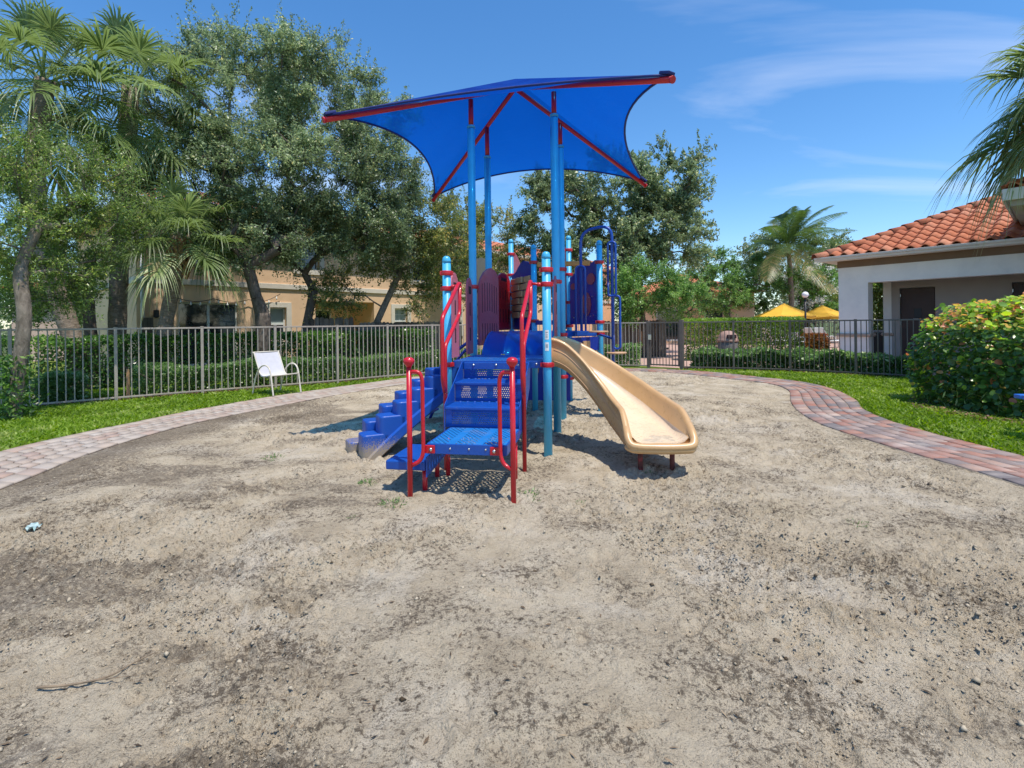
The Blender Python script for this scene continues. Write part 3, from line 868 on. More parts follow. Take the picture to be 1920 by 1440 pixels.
# arched climbing sheet between the decks
b = MB(); n = 14; U0, U1 = -0.98, -0.05
def arch_pt(t):
    a = t * math.pi / 2
    return 1.14 + 0.72 * (1 - math.cos(a)) * 0.55 + 0.72 * t * 0.45, 1.0 + 0.30 * math.sin(a)
us = [U0, U0 + 0.02]
for k in range(3):
    c = U0 + (U1 - U0) * (0.30 + 0.28 * k)
    us += [c - 0.035, c - 0.02, c + 0.02, c + 0.035]
us += [U1 - 0.02, U1]
vs = []; fs = []
for i in range(n + 1):
    y, z = arch_pt(i / n)
    for j, u in enumerate(us):
        rib = 0.014 if 2 <= j < len(us) - 2 and ((j - 2) % 4 in (1, 2)) else 0.0
        vs.append((u, y - rib * 0.5, z + rib))
m_ = len(us)
for i in range(n):
    for j in range(m_ - 1): fs.append((i * m_ + j, i * m_ + j + 1, (i + 1) * m_ + j + 1, (i + 1) * m_ + j))
b.add(vs, fs, True)
ar = b.obj('arch_climber', M_BLUEP, PS)
for u in (U0, U1):
    MB().tube([(u, *arch_pt(i / n)) for i in range(n + 1)], 0.012, 8).obj('arch_edge', M_BLUE, ar)

# ---- stairs from the landing up to the deck
ST = empty('stairs', (0, 0, 0)); ST.parent = PS
SU0, SU1 = -0.92, -0.19
zs = [0.42, 0.617, 0.814]; vsn = [-0.70, -0.36]
def sheet(name, pts, mat, par, th=0.004, nrm=None):
    b = MB(); b.add(pts, [(0, 1, 2, 3)]); return b.obj(name, mat, par)
for i, (z0, z1, v) in enumerate(((0.42, 0.617, -0.70), (0.617, 0.814, -0.36), (0.814, 0.93, -0.02))):
    sheet('riser', [(SU0 + 0.01, v + 0.012, z0), (SU1 - 0.01, v + 0.012, z0), (SU1 - 0.01, v, z1 - 0.02), (SU0 + 0.01, v, z1 - 0.02)], M_RISER, ST)
    for (a, c) in ((SU0 + 0.01, SU0 + 0.07), (SU1 - 0.07, SU1 - 0.01)):
        sheet('riser_margin', [(a, v + 0.010, z0), (c, v + 0.010, z0), (c, v - 0.002, z1 - 0.02), (a, v - 0.002, z1 - 0.02)], M_BLUE, ST)
    for (k0, k1) in ((0.0, 0.035), (0.15, 0.18)):
        if z0 + k1 < z1:
            sheet('riser_margin', [(SU0 + 0.01, v + 0.009, z0 + k0), (SU1 - 0.01, v + 0.009, z0 + k0), (SU1 - 0.01, v - 0.003, z0 + k1), (SU0 + 0.01, v - 0.003, z0 + k1)], M_BLUE, ST)
for z, v, v2 in ((0.617, -0.70, -0.36), (0.814, -0.36, -0.02)):
    b = MB()
    b.bbox((SU0 + 0.008, v - 0.012, z - 0.028), (SU1 - 0.008, v2, z), 0.006)
    tr = b.obj('tread', M_BLUE, ST)
    for k in range(9):
        u = SU0 + 0.07 + k * 0.075
        MB().lathe([(0.018, 0), (0.018, 0.004), (0.012, 0.008), (0.001, 0.009)], 10).obj('grip_nub', M_BLUE, ST, (u, v2 - 0.03, z))
# side plates
for u, sg in ((SU0, 1), (SU1, -1)):
    poly = [(-0.715, 0.36), (-0.70, 0.63), (-0.06, 1.0), (0.02, 1.0), (0.02, 0.88), (-0.05, 0.72), (-0.50, 0.38)]
    MB().prism(poly, (u, 0, 0), (0, 1, 0), (0, 0, 1), (1, 0, 0), 0.008).obj('side_plate', M_BLUE, ST)
MB().bbox((SU0 + 0.01, -0.03, 0.915), (SU1 - 0.01, 0.028, 0.99), 0.005).obj('mounting_plate', M_BLUE, ST)
for u in (-0.80, -0.55, -0.31):
    MB().lathe([(0.015, 0), (0.013, 0.006), (0.006, 0.011), (0.001, 0.012)], 10).obj('bolt', M_STEEL, ST, (u, -0.031, 0.962), (R(90), 0, 0))

# ---- transfer landing and low step
TL = empty('transfer_station', (0, 0, 0)); TL.parent = PS
LU0, LU1, LV0, LV1, LZ = -0.86, -0.19, -1.38, -0.72, 0.42
sheet('landing_top', [(LU0, LV0, LZ), (LU1, LV0, LZ), (LU1, LV1, LZ), (LU0, LV1, LZ)], M_LAND, TL)
fr = MB()
fr.bbox((LU0, LV0 - 0.004, LZ - 0.082), (LU1, LV0 + 0.014, LZ + 0.003), 0.005)
fr.bbox((LU0 - 0.004, LV0 + 0.014, LZ - 0.082), (LU0 + 0.012, LV1, LZ + 0.002), 0.005)
fr.bbox((LU1 - 0.012, LV0 + 0.014, LZ - 0.082), (LU1 + 0.004, LV1, LZ + 0.002), 0.005)
fr.bbox((LU0, LV1, LZ - 0.082), (LU1, LV1 + 0.014, LZ + 0.002), 0.005)
fr.obj('landing_frame', M_BLUE, TL)
for u in (-0.80, -0.66, -0.5, -0.36, -0.25):
    MB().lathe([(0.010, 0), (0.008, 0.004), (0.001, 0.007)], 8).obj('bolt', M_STEEL, TL, (u, LV0 - 0.004, LZ - 0.035), (R(90), 0, 0))
SU, SV = (-1.235, -0.875), (-1.36, -0.76)
st = MB().bbox((SU[0], SV[0], 0.185), (SU[1] - 0.01, SV[1], 0.265), 0.012)
low = st.obj('low_step', M_BLUE, TL)
sp_ = MB()
sp_.prism([(SV[0], 0.30), (SV[1], 0.335), (SV[1], 0.20), (SV[0], 0.135)], (SU[1] + 0.002, 0, 0), (0, 1, 0), (0, 0, 1), (1, 0, 0), 0.010)
for k in range(8):  # ribs shaped to stand for stripes of sunlight through the perforated landing
    v = SV[0] + 0.06 + k * 0.068
    sp_.bbox((SU[1] - 0.004, v, 0.165 + 0.007 * k), (SU[1] + 0.012, v + 0.026, 0.30 + 0.003 * k), 0.004)
sp_.obj('step_end_plate', M_BLUE, TL)
for (u, v) in ((-0.93, -1.24), (-0.96, -0.82), (-0.86, -0.80), (-0.22, -0.80)):
    MB().tube([(u, v, -0.1), (u, v, 0.36 if u > -0.9 else 0.2)], 0.022, 12).obj('leg', M_RED, TL)
for u, sg in ((-0.983, 1), (-0.124, -1)):
    b = MB().tube([(u, -1.445, -0.1), (u, -1.445, 1.075)], 0.0215, 14)
    g = b.obj('grab_post', M_RED, TL)
    c = MB().lathe([(0.022, 1.06), (0.03, 1.075), (0.042, 1.088), (0.047, 1.105), (0.044, 1.122), (0.03, 1.135), (0.012, 1.14), (0.001, 1.141)], 18, (u, -1.445, 0)); c.obj('knob', M_RED, TL)
    x = u + sg * 0.108
    MB().tube(rounded([(u, -1.445, 1.02), (x, -1.43, 1.02), (x, -1.42, 0.30), (u, -1.445, 0.245)], 0.10, 7), 0.0165, 12).obj('grab_loop', M_RED, TL)
    MB().bbox((min(x, x + sg * 0.09), -1.40, 0.345), (max(x, x + sg * 0.09), -1.388, 0.412), 0.005).obj('bracket', M_RED, TL)
    MB().lathe([(0.016, 0), (0.014, 0.006), (0.001, 0.011)], 10).obj('bolt', M_STEEL, TL, (x + sg * 0.055, -1.401, 0.378), (R(90), 0, 0))

# ---- long stair handrails
for u, post in ((-0.945, 'FL'), (-0.165, 'FR')):
    h = MB()
    h.tube(rounded([(u, -0.585, -0.1), (u, -0.585, 1.19), (u, -0.045, 1.52), (u, -0.03, 1.86)], 0.07, 6), 0.0205, 14)
    h.tube(rounded([(u, -0.60, 0.74), (u, -0.665, 0.86), (u, -0.668, 1.465), (u, -0.045, 1.865), (u, -0.025, 1.80)], 0.07, 6), 0.0205, 14)
    hr = h.obj('handrail', M_RED, PS)
    pu = POSTS[post][0]
    MB().tube([(u, -0.035, 1.83), (pu + (-0.05 if pu > u else 0.05), -0.01, 1.82)], 0.014, 10).lathe([(0.026, -0.02), (0.028, 0), (0.02, 0.02)], 12, (pu + (-0.075 if pu > u else 0.075), -0.01, 1.82)).obj('rail_arm', M_RED, hr)

# ---- curved slide
def bez(p, t):
    a, b_, c, d = p
    return tuple(a[i] * (1 - t) ** 3 + 3 * b_[i] * t * (1 - t) ** 2 + 3 * c[i] * t * t * (1 - t) + d[i] * t ** 3 for i in range(len(a)))
SP = [(-0.02, 0.57), (0.62, 0.55), (1.02, 0.22), (1.10, -0.53)]
ZK = [(0, 0.985), (0.10, 0.965), (0.25, 0.80), (0.45, 0.575), (0.65, 0.395), (0.80, 0.318), (0.92, 0.285), (1.0, 0.275)]
nS = 44
def slide_ring(t):
    x, y = bez(SP, t); x2, y2 = bez(SP, min(1, t + 0.01)); x1, y1 = bez(SP, max(0, t - 0.01))
    L = math.hypot(x2 - x1, y2 - y1); tx, ty = (x2 - x1) / L, (y2 - y1) / L
    nx, ny = -ty, tx                                  # left of travel (outer side of the bend)
    z = float(np.interp(t, [k for k, _ in ZK], [k for _, k in ZK]))
    # smooth the height curve
    z = sum(float(np.interp(min(1, max(0, t + d)), [k for k, _ in ZK], [k for _, k in ZK])) for d in (-0.06, -0.03, 0, 0.03, 0.06)) / 5
    hw = 0.235 + 0.03 * t
    h = 0.25
    if t > 0.86: h = 0.25 - 0.175 * ((t - 0.86) / 0.14) ** 1.3
    k = hw
    prof = []
    def P(a, bz): prof.append((a, bz))
    P(-(k + 0.050), -0.045); P(-(k + 0.062), 0.02); P(-(k + 0.062), h * 0.55); P(-(k + 0.054), h * 0.62); P(-(k + 0.058), h - 0.03); P(-(k + 0.070), h - 0.012); P(-(k + 0.062), h + 0.008); P(-(k + 0.035), h + 0.018); P(-(k + 0.012), h + 0.006)
    P(-(k), h - 0.03); P(-(k - 0.012), 0.06); P(-(k - 0.05), 0.018); P(-(k - 0.10), 0.004)
    P(0, 0.0)
    prof2 = [(-a, bz) for a, bz in reversed(prof[:-1])]
    prof += prof2
    prof += [(k * 0.9, -0.055), (0, -0.055), (-k * 0.9, -0.055)]
    return [(x + nx * a, y + ny * a, z + bz) for a, bz in prof]
b = MB(); vs = []; fs = []
for i in range(nS + 1):
    vs += slide_ring(i / nS)
m_ = len(vs) // (nS + 1)
for i in range(nS):
    for j in range(m_):
        j2 = (j + 1) % m_
        fs.append((i * m_ + j, i * m_ + j2, (i + 1) * m_ + j2, (i + 1) * m_ + j))
fs.append(tuple(range(m_))); fs.append(tuple(reversed(range(nS * m_, (nS + 1) * m_))))
b.add(vs, fs, True)
# rolled lip round the exit
e = slide_ring(1.0)
lip = [e[5], e[2], e[0]]
x, y = bez(SP, 1.0); x1, y1 = bez(SP, 0.98); L = math.hypot(x - x1, y - y1); tx, ty = (x - x1) / L, (y - y1) / L
nx, ny = -ty, tx; z = e[13][2]; hw = 0.30
def lp(a, f, zz): return (x + nx * a + tx * f, y + ny * a + ty * f, zz)
b.tube(catmull([lp(-hw + 0.0, -0.16, z + 0.155), lp(-hw, -0.05, z + 0.10), lp(-hw + 0.005, 0.03, z + 0.03), lp(-hw + 0.06, 0.07, z - 0.008), lp(0, 0.085, z - 0.014), lp(hw - 0.06, 0.07, z - 0.008), lp(hw - 0.005, 0.03, z + 0.03), lp(hw, -0.05, z + 0.10), lp(hw, -0.16, z + 0.155)], 6), 0.036, 14)
b.tube(catmull([lp(-hw + 0.0, -0.02, z - 0.03), lp(-hw + 0.02, 0.03, z - 0.035), lp(-hw + 0.07, 0.068, z - 0.04), lp(0, 0.082, z - 0.043), lp(hw - 0.07, 0.068, z - 0.04), lp(hw - 0.02, 0.03, z - 0.035), lp(hw, -0.02, z - 0.03)], 6), 0.033, 12)
b.add([lp(-hw + 0.03, -0.03, z + 0.002), lp(-hw + 0.03, 0.06, z + 0.004), lp(hw - 0.03, 0.06, z + 0.004), lp(hw - 0.03, -0.03, z + 0.002)], [(0, 1, 2, 3)])
SL = b.obj('slide', M_TAN, PS)
SL.data.materials.append(paint('worn_glare_slide_bed', (0.70, 0.55, 0.38), 0.28))  # paler bed faces: sun glare painted into the colour, along with fading
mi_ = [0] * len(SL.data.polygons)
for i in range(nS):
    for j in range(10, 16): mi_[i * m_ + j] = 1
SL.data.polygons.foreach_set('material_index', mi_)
sx, sy = bez(SP, 0.93)
for a in (-0.155, 0.145):
    MB().tube([(sx + nx * a, sy + ny * a, -0.1), (sx + nx * a, sy + ny * a, 0.25)], 0.024, 12).obj('leg', simple('rusty_leg', (0.13, 0.035, 0.03), 0.7, 0.4, 20, dirt=(0.28, 0.04, 0.04), dscale=14, dlo=0.5, dhi=0.6) if a < 0 else bpy.data.materials['rusty_leg'], SL)
# moulded seam lines on the slide wall
for hfrac, off in ((0.155, 0.0628), (0.03, 0.0635)):
    for sg in (-1,):
        pts = []
        for i in range(2, 38):
            t = i / nS
            r_ = slide_ring(t); c0 = r_[13]; w0 = r_[1]
            d = Vector((w0[0] - c0[0], w0[1] - c0[1], 0)).normalized()
            hw_ = 0.235 + 0.03 * t
            pts.append((c0[0] + d.x * (hw_ + off - 0.002), c0[1] + d.y * (hw_ + off - 0.002), c0[2] + hfrac - 0.02))
        MB().tube(pts, 0.004, 5).obj('seam', M_BRICKP, SL)
# sand caught at the end of the slide
bm_ = MB(); r_ = random.Random(4); vs = []; fs = []
for i in range(9):
    for j in range(11):
        a = -hw * 0.78 + j * hw * 1.56 / 10; f = -0.30 + i * 0.034
        edge_ = min(1, (8 - i) / 3 + 0.15) * min(1, i / 3) * min(1, j / 2, (10 - j) / 2)
        zz = float(np.interp(1 + f * 0.55, [k for k, _ in ZK], [k for _, k in ZK])) - 0.010 + edge_ * r_.uniform(0.004, 0.024)
        vs.append(lp(a, f + r_.uniform(-0.01, 0.01), zz))
for i in range(8):
    for j in range(10): fs.append((i * 11 + j, i * 11 + j + 1, (i + 1) * 11 + j + 1, (i + 1) * 11 + j))
bm_.add(vs, fs, True); bm_.obj('sand_drift', simple('drift_sand', (0.50, 0.42, 0.31), 0.95, 0.2, 40, spec=0.1, bmp=0.5, bscale=120), SL)

# ---- moulded step climber on the left
CB = empty('step_climber', (0, 0, 0)); CB.parent = PS
c0 = Vector((-2.07, -0.16, 0)); c1 = Vector((-1.10, 0.60, 0)); cd = (c1 - c0).normalized(); cn = Vector((-cd.y, cd.x, 0)); CL = (c1 - c0).length
def climber_z(s): return -0.03 + 0.93 * (max(0.0, s) / CL) ** 0.86
def pod(s, off, ztop, depth, w, ln):
    pts = []
    rc = 0.055
    for k in range(6):
        a = math.pi / 2 + math.pi / 2 * k / 5
        pts.append((-ln * 0.62 + rc + rc * math.cos(a), w / 2 - rc + rc * math.sin(a)))
    for k in range(6):
        a = math.pi + math.pi / 2 * k / 5
        pts.append((-ln * 0.62 + rc + rc * math.cos(a), -w / 2 + rc + rc * math.sin(a)))
    pts += [(ln * 0.75, -w / 2), (ln * 0.75, w / 2)]
    rings = [(1.0, ztop - depth), (1.0, ztop - 0.02), (0.985, ztop - 0.008), (0.94, ztop)]
    n = len(pts); vs = []; fs = []
    for sc, z in rings:
        for (a, c) in pts:
            q = c0 + cd * (s + a * sc) + cn * (off + c * sc)
            zz = z if z > ztop - 0.05 else max(-0.08, climber_z(s + a) - 0.10)
            vs.append((q.x, q.y, zz))
    for i in range(3):
        for j in range(n):
            j2 = (j + 1) % n; fs.append((i * n + j, i * n + j2, (i + 1) * n + j2, (i + 1) * n + j))
    fs.append(tuple(range(3 * n, 4 * n)))
    m = MB(); m.add(vs, fs, False)
    return m.obj('climber_step', M_POD, CB)
def pod_material():
    m, nt, b_ = new_mat('sandy_blue_plastic')
    v = coord(nt); s = N(nt, 'ShaderNodeSeparateXYZ'); nt.links.new(v, s.inputs[0])
    hgt = mth(nt, 'MULTIPLY_ADD', s.outputs['Z'], -3.6, 1.0)
    f = mth(nt, 'ADD', hgt, mth(nt, 'MULTIPLY', mth(nt, 'SUBTRACT', noise(nt, v, 90, 4, 0.8), 0.5), 2.6))
    ff = ramp(nt, f, [(0.50, (0, 0, 0)), (0.62, (1, 1, 1))])
    c = mixc(nt, ff, (0.006, 0.078, 0.40), (0.30, 0.25, 0.19))
    nt.links.new(c, b_.inputs['Base Color']); b_.inputs['Roughness'].default_value = 0.45
    return m
M_POD = pod_material()
nst = 6
for i in range(nst):
    s = 0.10 + i * (CL - 0.10) / nst
    pod(s, -0.135, (0.235, 0.42, 0.56, 0.69, 0.82, 0.94)[i], 0.22, 0.25, 0.20)
    pod(s - 0.09, 0.135, (0.12, 0.33, 0.49, 0.625, 0.755, 0.88)[i], 0.22, 0.25, 0.20)
vs = []; fs = []
for i in range(21):
    s = 0.02 + (CL + 0.02) * i / 20; z = climber_z(s)
    for off, dz in ((-0.29, -0.13), (-0.29, -0.03), (-0.26, -0.01), (0.26, -0.01), (0.29, -0.03), (0.29, -0.13), (0.25, -0.16), (-0.25, -0.16)):
        q = c0 + cd * s + cn * off; vs.append((q.x, q.y, max(-0.06, z + dz)))
for i in range(20):
    for j in range(8):
        j2 = (j + 1) % 8; fs.append((i * 8 + j, i * 8 + j2, (i + 1) * 8 + j2, (i + 1) * 8 + j))
fs += [tuple(range(8)), tuple(range(167, 159, -1))]
MB().add(vs, fs, False).obj('climber_slab', M_POD, CB)

# ---- panels
def panel(name, p0, p1, z0, z1, top, mat, th=0.02, slots=None, parent=PS):
    """upright plastic panel between plan points p0 and p1; top: list of (fraction, extra height)"""
    p0, p1 = Vector((*p0, 0)), Vector((*p1, 0)); L = (p1 - p0).length; ax = (p1 - p0) / L; an = Vector((-ax.y, ax.x, 0))
    poly = [(0, z0), (L, z0)] + [(f * L, z1 + h) for f, h in reversed(top)]
    return MB().prism(poly, p0, ax, (0, 0, 1), an, th).obj(name, mat, parent), (p0, ax, an, L)
arch_top = [(0, 0.0), (0.04, 0.06), (0.15, 0.12), (0.32, 0.165), (0.5, 0.18), (0.68, 0.165), (0.85, 0.12), (0.96, 0.06), (1, 0.0)]
def slot_marks(par, frame, spots, w, h, mat, th):
    p0, ax, an, L = frame
    for (a, z) in spots:
        M = Matrix(((ax.x, an.x, 0, p0.x + ax.x * a), (ax.y, an.y, 0, p0.y + ax.y * a), (0, 0, 1, z), (0, 0, 0, 1)))
        MB().bbox((-w / 2, -th / 2, -h / 2), (w / 2, th / 2, h / 2), 0.006, M).obj('slot', mat, par)
M_DARKSLOT = simple('slot_shadow', (0.035, 0.01, 0.014), 0.8, 0.2, 8)
# narrow handhold panels beside the climber and the slide
for (p0, p1, m) in (((-1.09, 0.10), (-1.09, 0.40), M_ROSE), ((-1.09, 0.78), (-1.09, 1.06), M_MAROON), ((0.01, 0.08), (0.01, 0.30), M_ROSE), ((0.01, 0.86), (0.01, 1.06), M_MAROON)):
    o, fr_ = panel('handhold_panel', p0, p1, 1.03, 1.82, arch_top, m, 0.022)
    slot_marks(o, fr_, [(fr_[3] * 0.5, 1.84), ], 0.13, 0.10, M_DARKSLOT, 0.027)
    slot_marks(o, fr_, [(fr_[3] * 0.5, 1.60), (fr_[3] * 0.5, 1.28)], 0.045, 0.17, M_DARKSLOT, 0.027)
# slatted barrier beside the arch
p0, p1 = (-1.04, 1.22), (-0.955, 2.10)
o, fr_ = panel('slatted_barrier', p0, p1, 1.12, 1.93, [(0, 0.0), (0.1, 0.10), (0.25, 0.19), (0.42, 0.25), (0.6, 0.28), (0.78, 0.265), (0.92, 0.22), (1, 0.15)], M_MAROON, 0.025)
slot_marks(o, fr_, [(0.12 + k * 0.108, 1.76 + 0.03 * math.sin(k * 0.6)) for k in range(7)], 0.026, 0.40, M_DARKSLOT, 0.030)
slot_marks(o, fr_, [(0.12 + k * 0.108, 1.30) for k in range(7)], 0.026, 0.24, M_DARKSLOT, 0.030)
p0, p1 = (-1.30, 2.62), (-1.10, 3.66)
o, fr_ = panel('slatted_barrier', (-1.16, 3.0), (-1.06, 3.72), 1.30, 2.12, arch_top, M_RED, 0.025)
slot_marks(o, fr_, [(0.36, 2.18)], 0.3, 0.06, M_DARKSLOT, 0.03)
slot_marks(o, fr_, [(0.14 + k * 0.15, 1.95 - 0.02 * k) for k in range(4)], 0.03, 0.2, M_DARKSLOT, 0.03)
slot_marks(o, fr_, [(0.14 + k * 0.15, 1.55) for k in range(4)], 0.03, 0.24, M_DARKSLOT, 0.03)
# tan flower panel
o, fr_ = panel('flower_panel', (-1.42, 2.36), (-1.16, 2.52), 1.25, 2.28, arch_top, M_BRICKP, 0.022)
for k in range(3):
    M = Matrix.Translation((0, 0, 0))
    p, ax, an, L = fr_
    c = p + ax * (L * 0.55) - an * 0.013
    pts = [tuple(c + ax * (0.085 * math.cos(a)) + Vector((0, 0, 1.52 + 0.20 * k + 0.085 * math.sin(a)))) for a in [i * math.pi / 8 for i in range(17)]]
    MB().tube(pts, 0.005, 5).obj('petal_line', M_DARKSLOT, o)
# brick panel with a wavy blue top, between posts D and A
wave = [(0, 0.02), (0.1, 0.03), (0.22, 0.06), (0.35, 0.13), (0.48, 0.19), (0.6, 0.21), (0.72, 0.19), (0.85, 0.155), (1, 0.14)]
o, fr_ = panel('brick_panel', (-1.02, 3.74), (-0.535, 2.88), 1.30, 2.27, wave, M_NAVY, 0.02)
p, ax, an, L = fr_
for row in range(6):
    z = 2.10 - row * 0.118
    nb_ = 3; off = 0.0 if row % 2 == 0 else 0.5
    for k in range(-1, nb_):
        a0 = (k + off) * L / nb_ + 0.03; a1 = a0 + L / nb_ - 0.03
        a0 = max(a0, 0.03); a1 = min(a1, L - 0.03 if row < 4 else L - 0.16)
        if a1 - a0 < 0.05: continue
        M = Matrix(((ax.x, -an.x, 0, p.x), (ax.y, -an.y, 0, p.y), (0, 0, 1, 0), (0, 0, 0, 1)))
        lift = 0.016 * ((k + row) % 2) + random.uniform(0.0, 0.004)
        MB().bbox((a0, 0.008, z), (a1, 0.036 + lift * 2.2, z + 0.104), 0.010, M).obj('brick', M_BRICKP, o)
# wavy blue game panel between posts B and C
o, fr_ = panel('game_panel', (0.03, 3.74), (0.53, 2.90), 1.42, 2.22, [(0, 0.0), (0.1, 0.015), (0.2, 0.07), (0.32, 0.17), (0.43, 0.215), (0.52, 0.20), (0.65, 0.15), (0.78, 0.165), (0.9, 0.205), (1, 0.20)], M_NAVY, 0.022)
p, ax, an, L = fr_
def disc(a, z, ra, rz, mat, name):
    pts = [(ra * math.cos(i * math.pi / 8), rz * math.sin(i * math.pi / 8)) for i in range(16)]
    return MB().prism(pts, p + ax * a - an * 0.014 + Vector((0, 0, z)), ax, (0, 0, 1), an, 0.02).obj(name, mat, o)
disc(L * 0.78, 2.13, 0.13, 0.095, M_MAROON, 'dial'); disc(L * 0.15, 2.05, 0.10, 0.055, M_MAROON, 'dial'); disc(L * 0.62, 1.72, 0.15, 0.20, M_MAROON, 'dial'); disc(L * 0.62, 1.60, 0.05, 0.05, M_NAVY, 'dial')
for (a, z) in ((0.72, 1.83), (0.82, 1.84), (0.75, 1.52), (0.86, 1.53), (0.15, 1.50), (0.6, 2.2)):
    disc(L * a, z, 0.013, 0.011, M_STEEL, 'bolt')
# low panels under the rear decks
o, fr_ = panel('under_deck_panel', (-1.0, 3.5), (0.02, 3.55), 0.06, 0.95, [(0, 0), (1, 0)], M_NAVY, 0.02)
p, ax, an, L = fr_
for k in range(4):
    pts = [(0.055 * math.cos(i * math.pi / 8), 0.13 * math.sin(i * math.pi / 8)) for i in range(16)]
    MB().prism(pts, p + ax * (0.2 + 0.22 * k) - an * 0.014 + Vector((0, 0, 0.62)), ax, (0, 0, 1), an, 0.02).obj('shape_tile', (M_ORANGE, M_TAN)[k % 2], o)
o, fr_ = panel('under_deck_panel', (0.08, 2.30), (0.52, 2.78), 0.98, 1.19, [(0, 0), (1, 0)], M_NAVY, 0.02)
p, ax, an, L = fr_
MB().prism([(0.28, 0.94), (0.44, 0.94), (0.44, 1.13), (0.28, 1.13)], p - an * 0.015, ax, (0, 0, 1), an, 0.02).obj('shape_tile', M_BRICKP, o)
MB().bbox((-0.45, 2.80, 2.32), (0.40, 2.84, 2.40), 0.012).obj('top_bar', M_ORANGE, PS)
# railing bars round the rear deck
for (a, b2) in (((-0.5, 2.83), (0.0, 2.2)), ((0.546, 2.84), (0.0, 3.8)), ((-1.05, 3.8), (0, 3.8))):
    for z in (1.42,):
        L = math.hypot(b2[0] - a[0], b2[1] - a[1]); an_ = math.atan2(b2[1] - a[1], b2[0] - a[0])
        MB().bbox((0.05, -0.012, -0.035), (L - 0.05, 0.012, 0.035), 0.005).obj('rail_plate', M_NAVY, PS, (a[0], a[1], z), (0, 0, an_))
# rose panel behind, between posts C and D
o, fr_ = panel('handhold_panel', (-0.16, 3.82), (-0.02, 3.82), 1.3, 2.72, [(0, -0.1), (0.5, 0.05), (1, 0.08)], M_ROSE, 0.02)
o, fr_ = panel('handhold_panel', (-1.02, 3.86), (-0.80, 3.86), 1.3, 2.55, [(0, 0.18), (0.3, 0.12), (0.7, -0.1), (1, -0.35)], M_ROSE, 0.02)

# ---- loop pole climber on the right
LC = empty('loop_climber', (0, 0, 0)); LC.parent = PS
q0, q1 = Vector((0.27, 2.43, 0)), Vector((0.735, 2.30, 0))
b = MB().tube(rounded([q0 + Vector((0, 0, 1.28)), q0 + Vector((0, 0, 2.80)), q1 + Vector((0, 0, 2.86)), q1 + Vector((0, 0, -0.1))], 0.20, 9), 0.0225, 14)
b.obj('arch_tube', M_BLUEP, LC)
ld = (q1 - q0).normalized(); pd = Vector((-ld.y, ld.x, 0))
def loop(c, d, w, z0, z1, closed=True, r=0.0165):
    a = c - d * w / 2; e2 = c + d * w / 2
    up = lambda q, z: (q.x, q.y, z)
    pts = rounded([up(a, z0), up(a, z1), up(e2, z1), up(e2, z0)] + ([up(a, z0), up(a, z0 + 0.2)] if closed else []), w * 0.48, 6)
    return MB().tube(pts, r, 10).obj('step_loop', M_BLUEP, LC)
loop(q0 + pd * -0.03, ld, 0.15, 1.29, 2.27, False)
loop(q1 + pd * -0.02, ld, 0.115, 1.80, 2.60)
loop(q1 + ld * 0.06, ld, 0.10, 1.02, 1.80)
MB().tube([q1 + Vector((0, 0, 1.17)), (0.546, 2.78, 1.22)], 0.018, 10).obj('brace', M_BLUEP, LC)
for (c, z) in ((q0 * 0.45 + q1 * 0.55, 1.275), (q1 + ld * 0.05, 0.96)):
    MB().lathe([(0.001, -0.012), (0.14, -0.012), (0.15, -0.004), (0.15, 0.006), (0.14, 0.012), (0.001, 0.013)], 20, (c.x, c.y, z)).obj('foot_disc', M_BRICKP, LC)
MB().bbox((0.20, 2.34, 1.215), (0.36, 2.46, 1.285), 0.006).obj('mount_plate', M_BLUE, LC)

# ---- ladder climber behind on the left
LD = empty('ladder_climber', (0, 0, 0)); LD.parent = PS
for dv in (0, 0.55):
    MB().tube(rounded([(-2.05, 1.45 + dv, -0.1), (-1.55, 1.45 + dv, 0.95), (-1.12, 1.45 + dv, 1.25)], 0.25, 6), 0.022, 10).obj('side_tube', M_NAVY, LD)
for k in range(5):
    f = k / 4.0
    MB().bbox((-1.98 + 0.80 * f, 1.45, 0.12 + 0.25 * k), (-1.86 + 0.80 * f, 2.0, 0.15 + 0.25 * k), 0.01).obj('rung', M_NAVY, LD)
MB().tube([(-1.5, 1.30, -0.1), (-1.5, 1.30, 0.55)], 0.025, 10).obj('leg', M_STEEL, LD)

# ---- shade canopy
cnr = []
for (wx, wy) in ((-2.03, 5.69), (1.52, 4.85), (2.22, 8.51), (-1.39, 9.33)):
    dx, dy = wx - 0.37, wy - 5.446
    c, s = math.cos(R(10)), math.sin(R(10))
    cnr.append(Vector((dx * c - dy * s, dx * s + dy * c, 3.75)))
ctr_ = sum(cnr, Vector()) / 4; APEX = Vector((ctr_.x, ctr_.y, 4.80))
CN = empty('canopy', (0, 0, 0)); CN.parent = PS
nU = 18
b = MB()
edges = []
for i in range(4):
    a, c = cnr[i], cnr[(i + 1) % 4]
    mid_ = (a + c) / 2; inward = (Vector((APEX.x, APEX.y, 3.75)) - mid_).normalized()
    E = []
    for k in range(nU + 1):
        t = k / nU; q = a.lerp(c, t); sag = 4 * t * (1 - t)
        e_ = q + inward * 0.36 * sag
        e_.z = 3.75 + 0.235 * sag
        E.append(e_)
    edges.append(E)
    vs = []; fs = []
    nV = 14
    for k in range(nU + 1):
        for j in range(nV + 1):
            w = j / nV
            # interior surface: between edge curve and apex, sagging like stretched cloth
            q = E[k].lerp(APEX, w)
            t = k / nU
            q.z -= 0.13 * math.sin(math.pi * w) * (4 * t * (1 - t)) * (1 - 0.3 * w)
            vs.append(tuple(q))
    for k in range(nU):
        for j in range(nV):
            fs.append((k * (nV + 1) + j, (k + 1) * (nV + 1) + j, (k + 1) * (nV + 1) + j + 1, k * (nV + 1) + j + 1))
    b.add(vs, fs, True)
b.obj('shade_cloth', M_CLOTH, CN)
